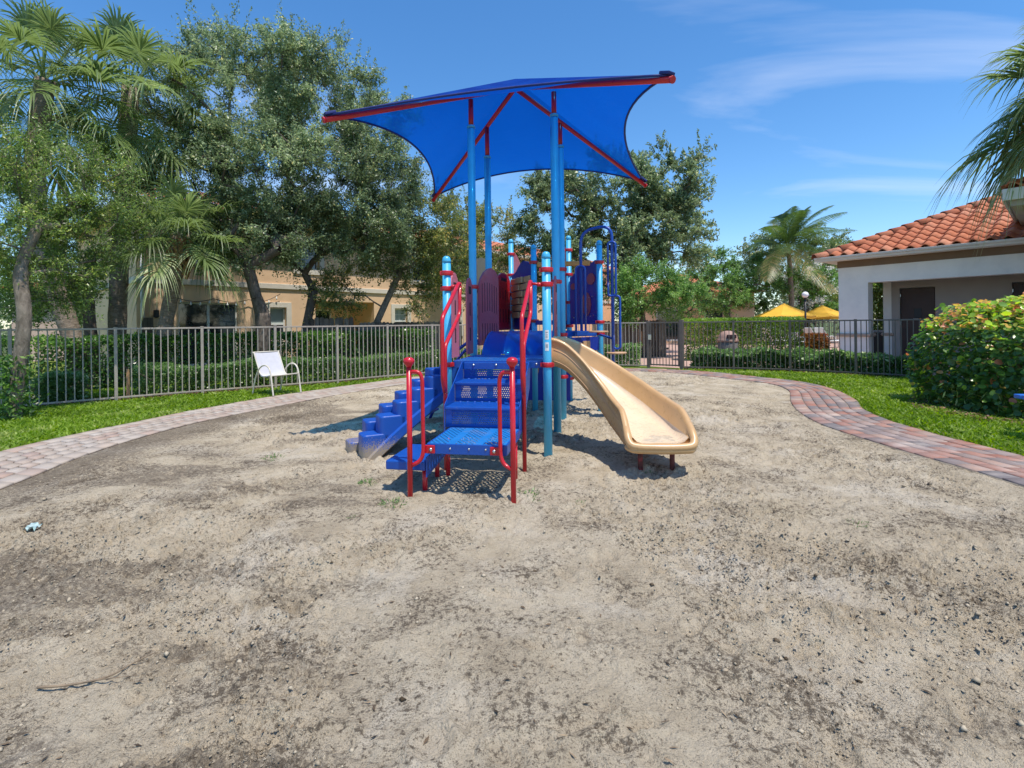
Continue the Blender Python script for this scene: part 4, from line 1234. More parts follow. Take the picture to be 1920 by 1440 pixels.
for E in edges:
    MB().tube([e_ + Vector((0, 0, -0.006)) for e_ in E], 0.014, 8).obj('cloth_hem', M_HEM, CN)
for i, c in enumerate(cnr):
    d = (APEX - c).normalized()
    side = Vector((-d.y, d.x, 0)).normalized()
    rf = MB().tube([c + d * -0.03 + Vector((0, 0, -0.05)), APEX + Vector((0, 0, -0.13))], [0.031, 0.031], 14).obj('rafter', M_RED, CN)
    MB().tube([c - d * 0.045 + Vector((0, 0, -0.05)), c - d * 0.028 + Vector((0, 0, -0.05))], 0.036, 14).obj('end_cap', M_RED, CN)
    MB().bbox((-0.03, -0.045, -0.012), (0.10, 0.045, 0.02), 0.008, Matrix.Translation(c + Vector((0, 0, 0.006))) @ d.to_track_quat('X', 'Z').to_matrix().to_4x4()).obj('corner_strap', M_HEM, CN)

# ================================================================== FENCES
M_FENCE = simple('sunlit_bronze_fence_paint', (0.37, 0.32, 0.265), 0.5, 0.18, 6.0, spec=0.5, dirt=(0.34, 0.26, 0.17), dscale=2.5, dlo=0.56, dhi=0.8)  # same bronze as the dark one, lightened in colour for the sun on it
M_FENCED = simple('dark_bronze_fence_paint', (0.125, 0.108, 0.092), 0.5, 0.2, 6.0, spec=0.5, dirt=(0.16, 0.13, 0.10), dscale=2.5, dlo=0.56, dhi=0.8)
FH = 1.385
PICK = {}
def picket_mesh(mat, h):
    k = (mat.name, h)
    if k not in PICK:
        PICK[k] = MB().bbox((-0.0095, -0.0095, 0.05), (0.0095, 0.0095, h), 0.002).mesh('picket', mat)
    return PICK[k]
def metal_fence(pts, mat, label, name='metal_fence', h=FH, npick=12, first_post=True, last_post=True, z0=0.02):
    root = tag(empty(name, (pts[0][0], pts[0][1], z0)), label, 'fence')
    ox, oy = pts[0]
    pm = MB().bbox((-0.026, -0.026, -0.1), (0.026, 0.026, h + 0.012), 0.004).bbox((-0.031, -0.031, h + 0.012), (0.031, 0.031, h + 0.026), 0.005).mesh('post', mat)
    for i, (x, y) in enumerate(pts):
        if i + 1 < len(pts): a = math.atan2(pts[i + 1][1] - y, pts[i + 1][0] - x)
        if (i == 0 and not first_post) or (i == len(pts) - 1 and not last_post): pass
        else: link('post', pm, root, (x - ox, y - oy, 0), (0, 0, a))
        if i + 1 == len(pts): break
        L = math.hypot(pts[i + 1][0] - x, pts[i + 1][1] - y)
        for z, t in ((h - 0.005, 0.017), (0.075, 0.015)):
            MB().bbox((0.026, -0.018, z - t), (L - 0.026, 0.018, z + t), 0.003).obj('rail', mat, root, (x - ox, y - oy, 0), (0, 0, a))
        n = max(2, int(round(L / 0.115)) - 1)
        for k in range(1, n + 1):
            f = k / (n + 1)
            link('picket', picket_mesh(mat, h - 0.02), root, (x - ox + math.cos(a) * L * f, y - oy + math.sin(a) * L * f, 0), (0, 0, a + random.uniform(-0.03, 0.03)))
    return root
metal_fence(FENCE_L, M_FENCE, 'long taupe metal picket fence running behind the white chair to the gate')
metal_fence(FENCE_R, M_FENCED, 'dark bronze metal picket fence in front of the pool area')
# gate
g0, g1 = FENCE_L[-1], FENCE_R[0]
GT = tag(empty('gate', (g0[0], g0[1], 0.02), math.atan2(g1[1] - g0[1], g1[0] - g0[0])), 'dark metal picket gate with latch between the two fences', 'gate')
GL = math.hypot(g1[0] - g0[0], g1[1] - g0[1])
MB().bbox((-0.04, -0.04, -0.1), (0.04, 0.04, FH + 0.05), 0.006).obj('post', M_FENCED, GT, (0.02, 0.0, 0))
MB().bbox((-0.055, -0.055, -0.1), (0.055, 0.055, FH + 0.07), 0.006).obj('post', M_FENCED, GT, (GL - 0.02, 0.0, 0))
for z, t in ((FH - 0.005, 0.02), (0.11, 0.02)):
    MB().bbox((0.07, -0.018, z - t), (GL - 0.09, 0.018, z + t), 0.003).obj('rail', M_FENCED, GT)
for x in (0.09, GL - 0.11): MB().bbox((x - 0.018, -0.02, 0.08), (x + 0.018, 0.02, FH), 0.003).obj('stile', M_FENCED, GT)
for k in range(1, 9): link('picket', picket_mesh(M_FENCED, FH - 0.03), GT, (0.09 + (GL - 0.2) * k / 9, 0, 0.03))
MB().bbox((0.03, -0.05, 0.86), (0.13, -0.02, 1.02), 0.006).obj('latch', M_STEEL, GT)
for z in (0.3, 1.2): MB().tube([(GL - 0.08, -0.03, z - 0.05), (GL - 0.08, -0.03, z + 0.05)], 0.016, 10).obj('hinge', M_FENCED, GT)

# wooden dog-ear fences
def wood_material():
    m, nt, b = new_mat('weathered_fence_wood')
    v = coord(nt)
    oi = N(nt, 'ShaderNodeObjectInfo')
    mp_ = N(nt, 'ShaderNodeMapping'); mp_.inputs['Scale'].default_value = (14, 14, 1.2); nt.links.new(v, mp_.inputs[0])
    ad = N(nt, 'ShaderNodeVectorMath', operation='ADD'); nt.links.new(mp_.outputs[0], ad.inputs[0])
    cb = N(nt, 'ShaderNodeCombineXYZ'); nt.links.new(mth(nt, 'MULTIPLY', oi.outputs['Random'], 37.0), cb.inputs[2]); nt.links.new(cb.outputs[0], ad.inputs[1])
    n = noise(nt, ad.outputs[0], 2.0, 6, 0.7, 0.6)
    c = ramp(nt, n, [(0.25, (0.075, 0.06, 0.05)), (0.5, (0.19, 0.155, 0.125)), (0.75, (0.30, 0.26, 0.215))])
    d = ramp(nt, oi.outputs['Random'], [(0, (0.55, 0.52, 0.5)), (1, (1.1, 1.08, 1.05))])
    c = mixc(nt, 1.0, c, d, 'MULTIPLY')
    nt.links.new(c, b.inputs['Base Color']); b.inputs['Roughness'].default_value = 0.9; b.inputs['Specular IOR Level'].default_value = 0.15
    bump(nt, b, n, 0.6, 0.01)
    return m
M_WOOD = wood_material()
def wood_fence(p0, p1, h, label, w=0.135):
    L = math.hypot(p1[0] - p0[0], p1[1] - p0[1]); a = math.atan2(p1[1] - p0[1], p1[0] - p0[0])
    root = tag(empty('wooden_fence', (p0[0], p0[1], 0.0), a), label, 'fence')
    n = int(L / (w + 0.008))
    pm = MB().prism([(0, 0), (w, 0), (w, h - 0.035), (w - 0.035, h), (0.035, h), (0, h - 0.035)], (0, 0, 0), (1, 0, 0), (0, 0, 1), (0, 1, 0), 0.018).mesh('plank', M_WOOD)
    for k in range(n): link('plank', pm, root, (k * (w + 0.008), random.uniform(-0.004, 0.004), random.uniform(-0.025, 0.02)), (0, random.uniform(-0.008, 0.008), 0))
    for z in (0.35, h - 0.3): MB().bbox((0, 0.02, z - 0.04), (L, 0.055, z + 0.04), 0.004).obj('rail', M_WOOD, root)
    for k in range(int(L / 2.3) + 1): MB().bbox((k * 2.3, 0.055, -0.1), (k * 2.3 + 0.09, 0.145, h - 0.1), 0.004).obj('post', M_WOOD, root)
    return root
wood_fence((-4.75, 15.9), (-1.9, 19.3), 1.52, 'sunlit weathered dog-ear plank fence behind the hedges left of the slide tower')
wood_fence((-6.05, 15.3), (-4.80, 15.95), 1.66, 'short dark dog-ear plank fence in front of the porch')
wood_fence((3.2, 20.2), (6.3, 20.6), 1.5, 'grey plank fence seen through the gate pickets')
metal_fence([(13.2, 29.5), (15.5, 29.8), (17.8, 30.0), (20.1, 30.0)], M_FENCED, 'distant dark metal fence behind the pool loungers', h=1.3)

# ================================================================== POOL AREA GROUND
M_DECKP = simple('pink_pool_paving', (0.47, 0.315, 0.255), 0.85, 0.16, 4.0, spec=0.2, bmp=0.3, bscale=40)
V = [(5.0, 15.3), (6.3, 14.75), (7.6, 14.1), (8.8, 13.0), (9.7, 11.95), (10.6, 10.7), (11.4, 9.3), (30, 8), (40, 45), (2.5, 45), (2.2, 18.5)]
me = np_mesh('pool_paving', [(x, y, 0.03) for x, y in V], [list(range(len(V)))], M_DECKP)
tag(link('pool_paving', me), kind='structure')

def chips(poly, n, seed, z=0.035, size=(0.02, 0.06)):
    r = np.random.default_rng(seed); P0 = np.array(poly); lo, hi = P0.min(0), P0.max(0)
    x = r.uniform(lo[0], hi[0], n * 3); y = r.uniform(lo[1], hi[1], n * 3); ok = in_poly(x, y, poly); x, y = x[ok][:n], y[ok][:n]; n = len(x)
    L = r.uniform(*size, n); W = L * r.uniform(0.2, 0.5, n); a = r.uniform(0, 6.28, n)
    c = np.stack([x, y, np.full(n, z) + r.uniform(0, 0.03, n)], 1)
    D = np.stack([np.cos(a), np.sin(a), r.uniform(-0.3, 0.3, n)], 1) * L[:, None] / 2; S = np.stack([-np.sin(a), np.cos(a), r.uniform(-0.5, 0.5, n)], 1) * W[:, None] / 2
    V = np.stack([c - D - S, c + D - S, c + D + S, c - D + S], 1).reshape(-1, 3)
    return np_mesh('mulch', V, np.arange(n * 4).reshape(-1, 4), M_CHIP, False, r.random(n))
def bed(poly, n, seed, label):
    m = np_mesh('mulch_bed', [(x, y, 0.034) for x, y in poly], [list(range(len(poly)))], M_MULCH)
    o = tag(link('mulch_bed', m), kind='structure')
    tag(link('mulch_chips', chips(poly, n, seed, 0.036)), label, 'mulch', kind='stuff')
def strip(curve, d0, d1):
    a = offset_curve(curve, d0); b = offset_curve(curve, d1)
    return [tuple(p) for p in a] + [tuple(p) for p in b[::-1]]
def dense(curve, n=60):
    C = np.array(curve); s = np.concatenate([[0], np.cumsum(np.hypot(*np.diff(C, axis=0).T))]); t = np.linspace(0, s[-1], n)
    return np.stack([np.interp(t, s, C[:, 0]), np.interp(t, s, C[:, 1])], 1)
bed(strip(dense(FENCE_L[:9]), 0.05, 1.1), 7000, 31, 'brown bark mulch under the low hedge behind the fence')
bed(strip(dense(FENCE_R), 0.06, 1.0), 4000, 32, 'brown bark mulch under the shrubs by the pool fence')
HB = [(6.55, 8.55), (6.25, 8.0), (6.22, 7.4), (6.35, 6.85), (6.6, 6.45), (7.0, 6.2), (9.5, 6.0), (10.2, 9.0), (8.0, 9.6), (7.2, 9.1)]
bed(HB, 5200, 33, 'brown bark mulch round the sea grape hedge')

# ================================================================== FURNITURE
M_SLING = simple('grey_sling_mesh', (0.56, 0.555, 0.58), 0.7, 0.05, 10, bmp=0.3, bscale=400)
M_CREAM = simple('cream_metal_paint', (0.66, 0.61, 0.50), 0.4, 0.1, 6, dirt=(0.45, 0.40, 0.30), dscale=5, dlo=0.58, dhi=0.8)
CH = tag(empty('patio_chair', (-4.80, 10.49, 0.03), R(-33)), 'pale grey sling patio chair with cream frame on the grass by the fence', 'chair')
# local: +x is the way the sitter faces, y across
HWc = 0.29
prof = catmull([(-0.42, 0, 0.86), (-0.36, 0, 0.74), (-0.28, 0, 0.58), (-0.20, 0, 0.43), (-0.13, 0, 0.375), (-0.02, 0, 0.375), (0.12, 0, 0.395), (0.24, 0, 0.41)], 5)
vs = []; fs = []
for p in prof:
    for yy, dz in ((-HWc + 0.03, 0), (-0.12, -0.018), (0.12, -0.018), (HWc - 0.03, 0)): vs.append((p.x, yy, p.z + dz))
for i in range(len(prof) - 1):
    for j in range(3): fs.append((i * 4 + j, i * 4 + j + 1, (i + 1) * 4 + j + 1, (i + 1) * 4 + j))
sl = MB().add(vs, fs, True).obj('sling', M_SLING, CH)
for s in (-1, 1):
    y = s * (HWc - 0.02)
    MB().tube([(p.x, y, p.z) for p in prof], 0.013, 10).obj('side_rail', M_CREAM, CH)
    y = s * (HWc + 0.015)
    MB().tube(catmull([(-0.42, y, 0.0), (-0.34, y, 0.25), (-0.24, y, 0.45), (-0.10, y, 0.575), (0.05, y, 0.605), (0.17, y, 0.55), (0.23, y, 0.42), (0.27, y, 0.2), (0.31, y, 0.0)], 6), 0.0155, 12).obj('arm_and_legs', M_CREAM, CH)
for p in (prof[0], prof[-1], prof[-8]): MB().tube([(p.x, -HWc - 0.01, p.z - 0.005), (p.x, HWc + 0.01, p.z - 0.005)], 0.012, 8).obj('cross_bar', M_CREAM, CH)

# blue bench, its end reaching into view by the sea grape hedge
M_BENCH = paint('blue_bench_coating', (0.02, 0.16, 0.60), 0.4)
BN = tag(empty('park_bench', (6.35, 5.70, 0.03), R(-8)), 'bright blue bench whose end shows in front of the sea grape hedge', 'bench')
for k in range(4): MB().bbox((-0.75 + 0.22, -0.20 + k * 0.11, 0.44), (1.2, -0.11 + k * 0.11, 0.49), 0.008).obj('seat_slat', M_BENCH, BN)
for k in range(2): MB().bbox((-0.75 + 0.55, 0.30, 0.62 + k * 0.14), (1.2, 0.33, 0.73 + k * 0.14), 0.008).obj('back_slat', M_BENCH, BN)
for x in (0.15, 1.0):
    MB().bbox((x - 0.03, -0.15, 0), (x + 0.03, -0.10, 0.44), 0.005).obj('leg', M_FENCED, BN)
    MB().bbox((x - 0.03, 0.245, 0), (x + 0.03, 0.295, 0.90), 0.005).obj('leg', M_FENCED, BN)

# litter bin with pinkish dome
M_DOME = simple('terracotta_dome', (0.36, 0.22, 0.17), 0.6, 0.15, 6)
M_PEB = simple('grey_pebble_body', (0.17, 0.16, 0.15), 0.8, 0.4, 30, bmp=0.6, bscale=50)
LB = tag(empty('litter_bin', (6.78, 16.1, 0.03)), 'round grey litter bin with pinkish dome lid in front of the clipped hedge', 'litter bin')
MB().lathe([(0.25, 0), (0.30, 0.02), (0.305, 0.7), (0.29, 0.74)], 24).obj('body', M_PEB, LB)
MB().lathe([(0.315, 0.74), (0.325, 0.76), (0.32, 0.81), (0.30, 0.83), (0.29, 0.88), (0.25, 0.98), (0.18, 1.05), (0.09, 1.085), (0.005, 1.09)], 24).obj('dome', M_DOME, LB)
MB().bbox((-0.14, -0.33, 0.86), (0.14, -0.24, 0.97), 0.02).obj('opening', M_DARKSLOT, LB)

# umbrellas, lamp, loungers, white chair
M_YEL = simple('yellow_umbrella_cloth', (0.72, 0.40, 0.035), 0.8, 0.08, 2)
M_BLACK = simple('black_metal', (0.02, 0.02, 0.022), 0.45, 0.1, 6)
M_WHITE = simple('white_resin', (0.72, 0.72, 0.69), 0.5, 0.06, 5)
M_GLOBE = simple('white_globe', (0.82, 0.82, 0.80), 0.3, 0.02, 5)
def umbrella(x, y, ztop, rad, rim, label, rz):
    U = tag(empty('pool_umbrella', (x, y, 0.03), rz), label, 'umbrella', 'yellow umbrellas by the pool')
    b = MB(); n = 8
    for k in range(n):
        a0, a1 = 2 * math.pi * k / n, 2 * math.pi * (k + 1) / n
        vs = []; 
        for i in range(6):
            f = i / 5
            for j in range(5):
                a = a0 + (a1 - a0) * j / 4
                sag = 0.05 * math.sin(math.pi * j / 4) * f
                rr = rad * f * (1 - 0.06 * math.sin(math.pi * j / 4) * f)
                vs.append((rr * math.cos(a), rr * math.sin(a), ztop - (ztop - rim) * f ** 0.92 - sag))
        fs = [(i * 5 + j, (i + 1) * 5 + j, (i + 1) * 5 + j + 1, i * 5 + j + 1) for i in range(5) for j in range(4)]
        o = len(vs); vs += [(p[0], p[1], p[2] - 0.12) for p in vs[25:30]]
        fs += [(25 + j, 25 + j + 1, o + j + 1, o + j) for j in range(4)]
        MB().add(vs, fs, True).obj('canopy_panel', M_YEL, U)
    for k in range(n):
        a = 2 * math.pi * k / n
        MB().tube([(0, 0, ztop - 0.12), (rad * 0.96 * math.cos(a), rad * 0.96 * math.sin(a), rim - 0.01)], 0.012, 6).obj('rib', M_BLACK, U)
    MB().tube([(0, 0, 0), (0, 0, ztop + 0.06)], 0.025, 10).obj('pole', M_BLACK, U)
    MB().lathe([(0.3, 0), (0.3, 0.06), (0.06, 0.12), (0.04, 0.3)], 16).obj('base', M_BLACK, U)
umbrella(15.95, 30.0, 2.42, 1.62, 1.66, 'yellow umbrella left of the lamp post by the pool', 0.2)
umbrella(19.4, 32.0, 2.35, 1.62, 1.62, 'yellow umbrella partly hidden behind the white pool house', 0.5)
LP = tag(empty('lamp_post', (16.05, 28.0, 0.03)), 'black lamp post with one white globe beside the yellow umbrellas', 'lamp post')
MB().tube([(0, 0, 0), (0, 0, 2.62)], 0.05, 12).lathe([(0.12, 0), (0.12, 0.08), (0.06, 0.3)], 14).lathe([(0.05, 2.55), (0.09, 2.62), (0.07, 2.66)], 14).obj('pole', M_BLACK, LP)
MB().lathe([(0.17 * math.sin(math.pi * i / 12) + 0.002, 2.80 - 0.17 * math.cos(math.pi * i / 12)) for i in range(13)], 20).obj('globe', M_GLOBE, LP)
def lounger(x, y, rz, label):
    Lg = tag(empty('pool_lounger', (x, y, 0.03), rz), label, 'lounger', 'white loungers by the pool')
    MB().bbox((-0.9, -0.30, 0.33), (0.35, 0.30, 0.37), 0.01).obj('seat', M_WHITE, Lg)
    M = Matrix.Translation((0.35, 0, 0.36)) @ Matrix.Rotation(R(-58), 4, 'Y')
    MB().bbox((0, -0.30, -0.02), (0.78, 0.30, 0.02), 0.01, M).obj('backrest', M_WHITE, Lg)
    for (lx, ly) in ((-0.8, -0.27), (-0.8, 0.27), (0.5, -0.27), (0.5, 0.27)): MB().tube([(lx, ly, 0), (lx, ly, 0.33)], 0.02, 8).obj('leg', M_WHITE, Lg)
    for s in (-0.27, 0.27): MB().tube(catmull([(-0.1, s, 0.35), (0.0, s, 0.55), (0.25, s, 0.6), (0.45, s, 0.5)], 4), 0.015, 8).obj('arm', M_WHITE, Lg)
lounger(15.55, 26.0, R(195), 'white pool lounger nearest the red shrub'); lounger(16.15, 26.0, R(195), 'white pool lounger right beside the pool house corner')
lounger(13.95, 27.0, R(195), 'white pool lounger behind the red shrub')
PC = tag(empty('resin_chair', (13.1, 23.6, 0.03), R(120)), 'small white resin chair left of the red shrub by the pool', 'chair')
MB().bbox((-0.24, -0.24, 0.40), (0.24, 0.24, 0.44), 0.01).obj('seat', M_WHITE, PC)
for k in range(5): MB().bbox((-0.22 + k * 0.10, 0.22, 0.44), (-0.17 + k * 0.10, 0.25, 0.80), 0.006).obj('back_slat', M_WHITE, PC)
MB().bbox((-0.25, 0.215, 0.78), (0.25, 0.255, 0.85), 0.01).obj('back_rail', M_WHITE, PC)
for (lx, ly) in ((-0.22, -0.22), (0.22, -0.22), (-0.22, 0.22), (0.22, 0.22)): MB().tube([(lx * 1.15, ly * 1.15, 0), (lx, ly, 0.40)], 0.02, 8).obj('leg', M_WHITE, PC)
for s in (-0.25, 0.25): MB().tube(rounded([(s, -0.24, 0.40), (s, -0.24, 0.62), (s, 0.24, 0.64)], 0.08, 4), 0.018, 8).obj('arm', M_WHITE, PC)

# ================================================================== POOL HOUSE (local x along the front, y into the building)
M_WALLW = simple('white_stucco', (0.87, 0.84, 0.78), 0.85, 0.05, 2.0, spec=0.2, bmp=0.25, bscale=45, dirt=(0.74, 0.72, 0.69), dscale=1.2, dlo=0.5, dhi=0.8)
M_TAUPE = simple('taupe_stucco', (0.40, 0.36, 0.325), 0.85, 0.06, 2.0, spec=0.2, bmp=0.25, bscale=45)
M_BAND = simple('brown_trim', (0.20, 0.125, 0.075), 0.7, 0.08, 3)
M_GUTTER = simple('white_gutter', (0.72, 0.70, 0.67), 0.45, 0.05, 3)
M_DOOR = simple('dark_brown_door', (0.055, 0.028, 0.022), 0.5, 0.15, 3)
M_MOULD = simple('tan_moulding', (0.42, 0.32, 0.25), 0.75, 0.08, 4)
def tile_material():
    m, nt, b = new_mat('terracotta_tile')
    v = coord(nt); oi = N(nt, 'ShaderNodeObjectInfo')
    c = ramp(nt, oi.outputs['Random'], [(0, (0.42, 0.125, 0.06)), (0.4, (0.52, 0.17, 0.08)), (0.75, (0.57, 0.215, 0.115)), (1, (0.60, 0.27, 0.165))])
    c = mixc(nt, ramp(nt, noise(nt, v, 12, 5, 0.7), [(0.45, (0, 0, 0)), (0.8, (0.5, 0.5, 0.5))]), c, (0.40, 0.17, 0.11))
    nt.links.new(c, b.inputs['Base Color']); b.inputs['Roughness'].default_value = 0.75; b.inputs['Specular IOR Level'].default_value = 0.3
    bump(nt, b, noise(nt, v, 80, 3), 0.3, 0.005)
    return m
M_TILE = tile_material()
PH = tag(empty('pool_house', (10.47, 16.4, 0.03), math.atan2(-0.788, 0.616)), 'white stucco pool house with orange tile hip roof and open porch', 'building')
MB().box((0, 0, 0), (9, 6, 0.02)).obj('floor', M_DECKP, PH)
pl = MB().box((0, 0, 0.02), (0.81, 0.42, 2.53)).obj('pillar', M_WALLW, PH)
MB().bbox((-0.07, -0.07, 0.86), (0.88, 0.49, 0.96), 0.035).obj('moulding', M_MOULD, pl)
MB().box((0.0, 0.0, 2.53), (9, 0.38, 3.04)).obj('beam', M_WALLW, PH)
MB().box((-0.006, 0.42, 2.42), (0.34, 1.56, 3.04)).obj('beam', M_WALLW, PH)
MB().box((-0.02, -0.02, 3.04), (9.02, 6, 3.27)).obj('trim_band', M_BAND, PH)
bw = MB()
for x0, x1, z0, z1 in ((0.765, 1.20, 0.02, 3.04), (1.20, 2.10, 2.38, 3.04), (2.10, 3.80, 0.02, 3.04), (3.80, 4.70, 2.38, 3.04), (4.70, 9.0, 0.02, 3.04)):
    bw.box((x0, 1.56, z0), (x1, 1.74, z1))
w_ = bw.obj('porch_wall', M_TAUPE, PH)
MB().box((0.755, 1.55, 0.02), (0.98, 1.75, 2.95)).obj('pillar', M_WALLW, PH)
MB().bbox((0.69, 1.49, 0.86), (1.04, 1.81, 0.95), 0.03).obj('moulding', M_MOULD, PH)
MB().box((0.36, 0.40, 2.97), (9, 1.55, 3.03)).obj('porch_ceiling', M_TAUPE, PH)
for x0 in (1.20, 3.80):
    d = MB().bbox((x0 + 0.02, 1.60, 0.02), (x0 + 0.88, 1.65, 2.36), 0.005).obj('door', M_DOOR, PH)
    MB().bbox((x0 + 0.36, 1.585, 1.42), (x0 + 0.55, 1.60, 1.72), 0.004).obj('door_sign', M_BLACK, d)
    MB().bbox((x0 + 0.34, 1.588, 1.375), (x0 + 0.48, 1.598, 1.40), 0.003).obj('sign_strip', M_WHITE, d)
    MB().bbox((x0 + 0.50, 1.588, 1.375), (x0 + 0.545, 1.598, 1.41), 0.003).obj('sign_strip', M_YEL, d)
    MB().tube([(x0 + 0.80, 1.60, 1.02), (x0 + 0.80, 1.55, 1.02), (x0 + 0.70, 1.55, 1.02)], 0.012, 8).obj('handle', M_STEEL, d)
    for z in (0.4, 1.2, 2.1): MB().bbox((x0 + 0.005, 1.57, z), (x0 + 0.025, 1.60, z + 0.1), 0.003).obj('hinge', M_STEEL, d)
MB().box((0.75, 1.80, 0.02), (9, 6, 3.0)).obj('rear_block', M_WALLW, PH)
EV = -0.46; EZ = 3.36; TS = math.tan(R(24.5))
MB().box((EV + 0.04, EV + 0.04, EZ - 0.105), (9.4, 6.4, EZ - 0.085)).obj('soffit', M_WALLW, PH)
gt = MB()
gt.prism([(0, 0), (-0.02, 0.045), (-0.06, 0.07), (-0.075, 0.13), (-0.06, 0.13), (0.04, 0.13), (0.04, 0.0)], (EV + 0.03, EV + 0.03, EZ - 0.12), (0, 1, 0), (0, 0, 1), (1, 0, 0), 0.002)
g = MB(); prof_g = [(0.03, 0.0), (-0.01, 0.0), (-0.03, 0.05), (-0.075, 0.075), (-0.09, 0.125), (-0.075, 0.13), (0.03, 0.12)]
vs = []
for x in (EV - 0.05, 9.4):
    for (yy, zz) in prof_g: vs.append((x, EV + yy, EZ - 0.11 + zz))
n = len(prof_g); fs = [(j, (j + 1) % n, n + (j + 1) % n, n + j) for j in range(n)] + [tuple(range(n)), tuple(reversed(range(n, 2 * n)))]
g.add(vs, fs); g.obj('gutter', M_GUTTER, PH)
# roof shell under the tiles
YR = 4.2
rz_ = lambda y: EZ + (y - EV) * TS
xr = EV + (YR - EV)
MB().add([(EV, EV, EZ), (9.4, EV, EZ), (9.4, YR, rz_(YR)), (xr, YR, rz_(YR)), (EV, 2 * YR - EV, EZ), (9.4, 2 * YR - EV, EZ)],
         [(0, 1, 2, 3), (0, 3, 4), (3, 2, 5, 4)]).obj('roof', M_TILE, PH)
RF = bpy.data.objects[[o.name for o in PH.children if o.name.startswith('roof')][0]]
TW, TLn = 0.335, 0.375
def tile_mesh():
    ns = 10; vs = []; fs = []
    ov = 0.07
    for (yy, lift) in ((-0.01, 0.045), (TLn + ov, 0.012)):
        for zz in (0.0, -0.024):
            for k in range(ns + 1):
                f = k / ns; x = f * (TW + 0.012)
                vs.append((x, yy, lift + zz + 0.052 * math.sin(2 * math.pi * f - 0.3)))
    m = ns + 1
    for k in range(ns):
        fs.append((k, k + 1, 2 * m + k + 1, 2 * m + k))           # top
        fs.append((m + k, m + k + 1, k + 1, k))                   # front edge
        fs.append((m + k + 1, m + k, 3 * m + k, 3 * m + k + 1))   # underside
    b = MB(); b.add(vs, fs); me = b.mesh('roof_tile', M_TILE)
    me.polygons.foreach_set('use_smooth', [i % 3 == 0 for i in range(len(fs))])
    return me
TMESH = tile_mesh()
slope = math.atan(TS); cs, sn = math.cos(slope), math.sin(slope)
for j in range(12):
    y = EV - 0.02 + j * TLn * cs
    for i in range(24):
        x = EV + i * TW + 0.02
        if x + TW > 6.6 or x + TW * 0.85 < EV + (y - EV) + 0.05: continue
        link('roof_tile', TMESH, RF, (x, y, EZ + (y - EV) * TS + 0.035), (slope, random.uniform(-0.012, 0.012), random.uniform(-0.008, 0.008)))
# hip caps
hv = Vector((1, 1, TS)).normalized()
Lh = (YR - EV) / hv.x
hm = MB(); vs = []; fs = []
ns = 8
for (t, r_, lift) in ((0, 0.19, 0.035), (0.46, 0.17, 0.0)):
    for k in range(ns + 1):
        a = math.pi * k / ns
        vs.append((t, r_ * math.cos(a), r_ * math.sin(a) * 0.85 + lift))
    for k in range(ns + 1):
        a = math.pi * k / ns
        vs.append((t, (r_ - 0.02) * math.cos(a), (r_ - 0.02) * math.sin(a) * 0.85 + lift))
m2 = 2 * (ns + 1)
for k in range(ns):
    fs += [(k, k + 1, m2 + k + 1, m2 + k), (k + 1, k, ns + 1 + k, ns + 2 + k)]
hm.add(vs, fs, True); HM = hm.mesh('hip_cap', M_TILE)
rq = hv.to_track_quat('X', 'Z').to_euler()
for k in range(int(Lh / 0.40)):
    p = Vector((EV, EV, EZ - 0.015)) + hv * (k * 0.40 - 0.05)
    link('hip_cap', HM, RF, p, rq)
b = MB().tube([(4.25, 1.0, 4.05), (4.25, 1.0, 4.42)], 0.06, 12); b.obj('vent_pipe', M_TILE, PH)

# dark bin standing in the porch
lx, ly = 0.50, 2.30
cs_, sn_ = 0.616, -0.788
TBX, TBY = 10.47 + cs_ * lx - sn_ * ly, 16.4 + sn_ * lx + cs_ * ly
TB = tag(empty('waste_bin', (TBX, TBY, 0.05), math.atan2(-0.788, 0.616)), 'tall black waste bin with grey lid behind the pool house pillar', 'waste bin')
MB().bbox((-0.26, -0.26, 0), (0.26, 0.26, 0.92), 0.03).obj('body', M_BLACK, TB)
MB().bbox((-0.29, -0.29, 0.92), (0.29, 0.29, 1.0), 0.03).obj('lid', simple('grey_lid', (0.25, 0.25, 0.25), 0.5), TB)

# neighbouring building: only the corner of its eave reaches into view
NB = tag(empty('cabana', (10.60, 11.0, 0.03), math.atan2(0.676, 0.737)), 'cream eave corner of a cabana roof above the hedge at the right', 'building')
KZ = 3.94
MB().box((0, -3.5, KZ), (6, 0.0, KZ + 0.03)).obj('soffit', M_GUTTER, NB)
MB().bbox((-0.02, -3.5, KZ - 0.04), (0.035, 0.02, KZ + 0.21), 0.01).obj('fascia', M_GUTTER, NB)
MB().bbox((0.035, -0.02, KZ - 0.04), (6, 0.035, KZ + 0.21), 0.01).obj('fascia', M_GUTTER, NB)
MB().box((0.75, -3.4, 0), (0.95, -0.75, KZ)).obj('wall', M_WALLW, NB)
MB().box((0.95, -0.95, 0), (6, -0.75, KZ)).obj('wall', M_WALLW, NB)
MB().bbox((0.10, -3.4, KZ - 0.16), (0.26, -0.10, KZ - 0.002), 0.01).obj('beam', M_TAUPE, NB)
MB().bbox((0.27, -0.26, KZ - 0.16), (6, -0.10, KZ - 0.002), 0.01).obj('beam', M_TAUPE, NB)
MB().add([(0, 0.0, KZ + 0.21), (6, 0, KZ + 0.21), (6, -3.5, KZ + 1.8), (3.5, -3.5, KZ + 1.8), (0, -3.5, KZ + 0.21)], [(0, 1, 2, 3), (0, 3, 4)]).obj('roof', M_TILE, NB)
for k in range(11):
    link('roof_tile', TMESH, NB, (-0.03, -0.02 - k * TW, KZ + 0.25), (R(24), 0, R(-90)))
    link('roof_tile', TMESH, NB, (0.04 + (k + 1) * TW, 0.03, KZ + 0.25), (R(24), 0, R(180)))

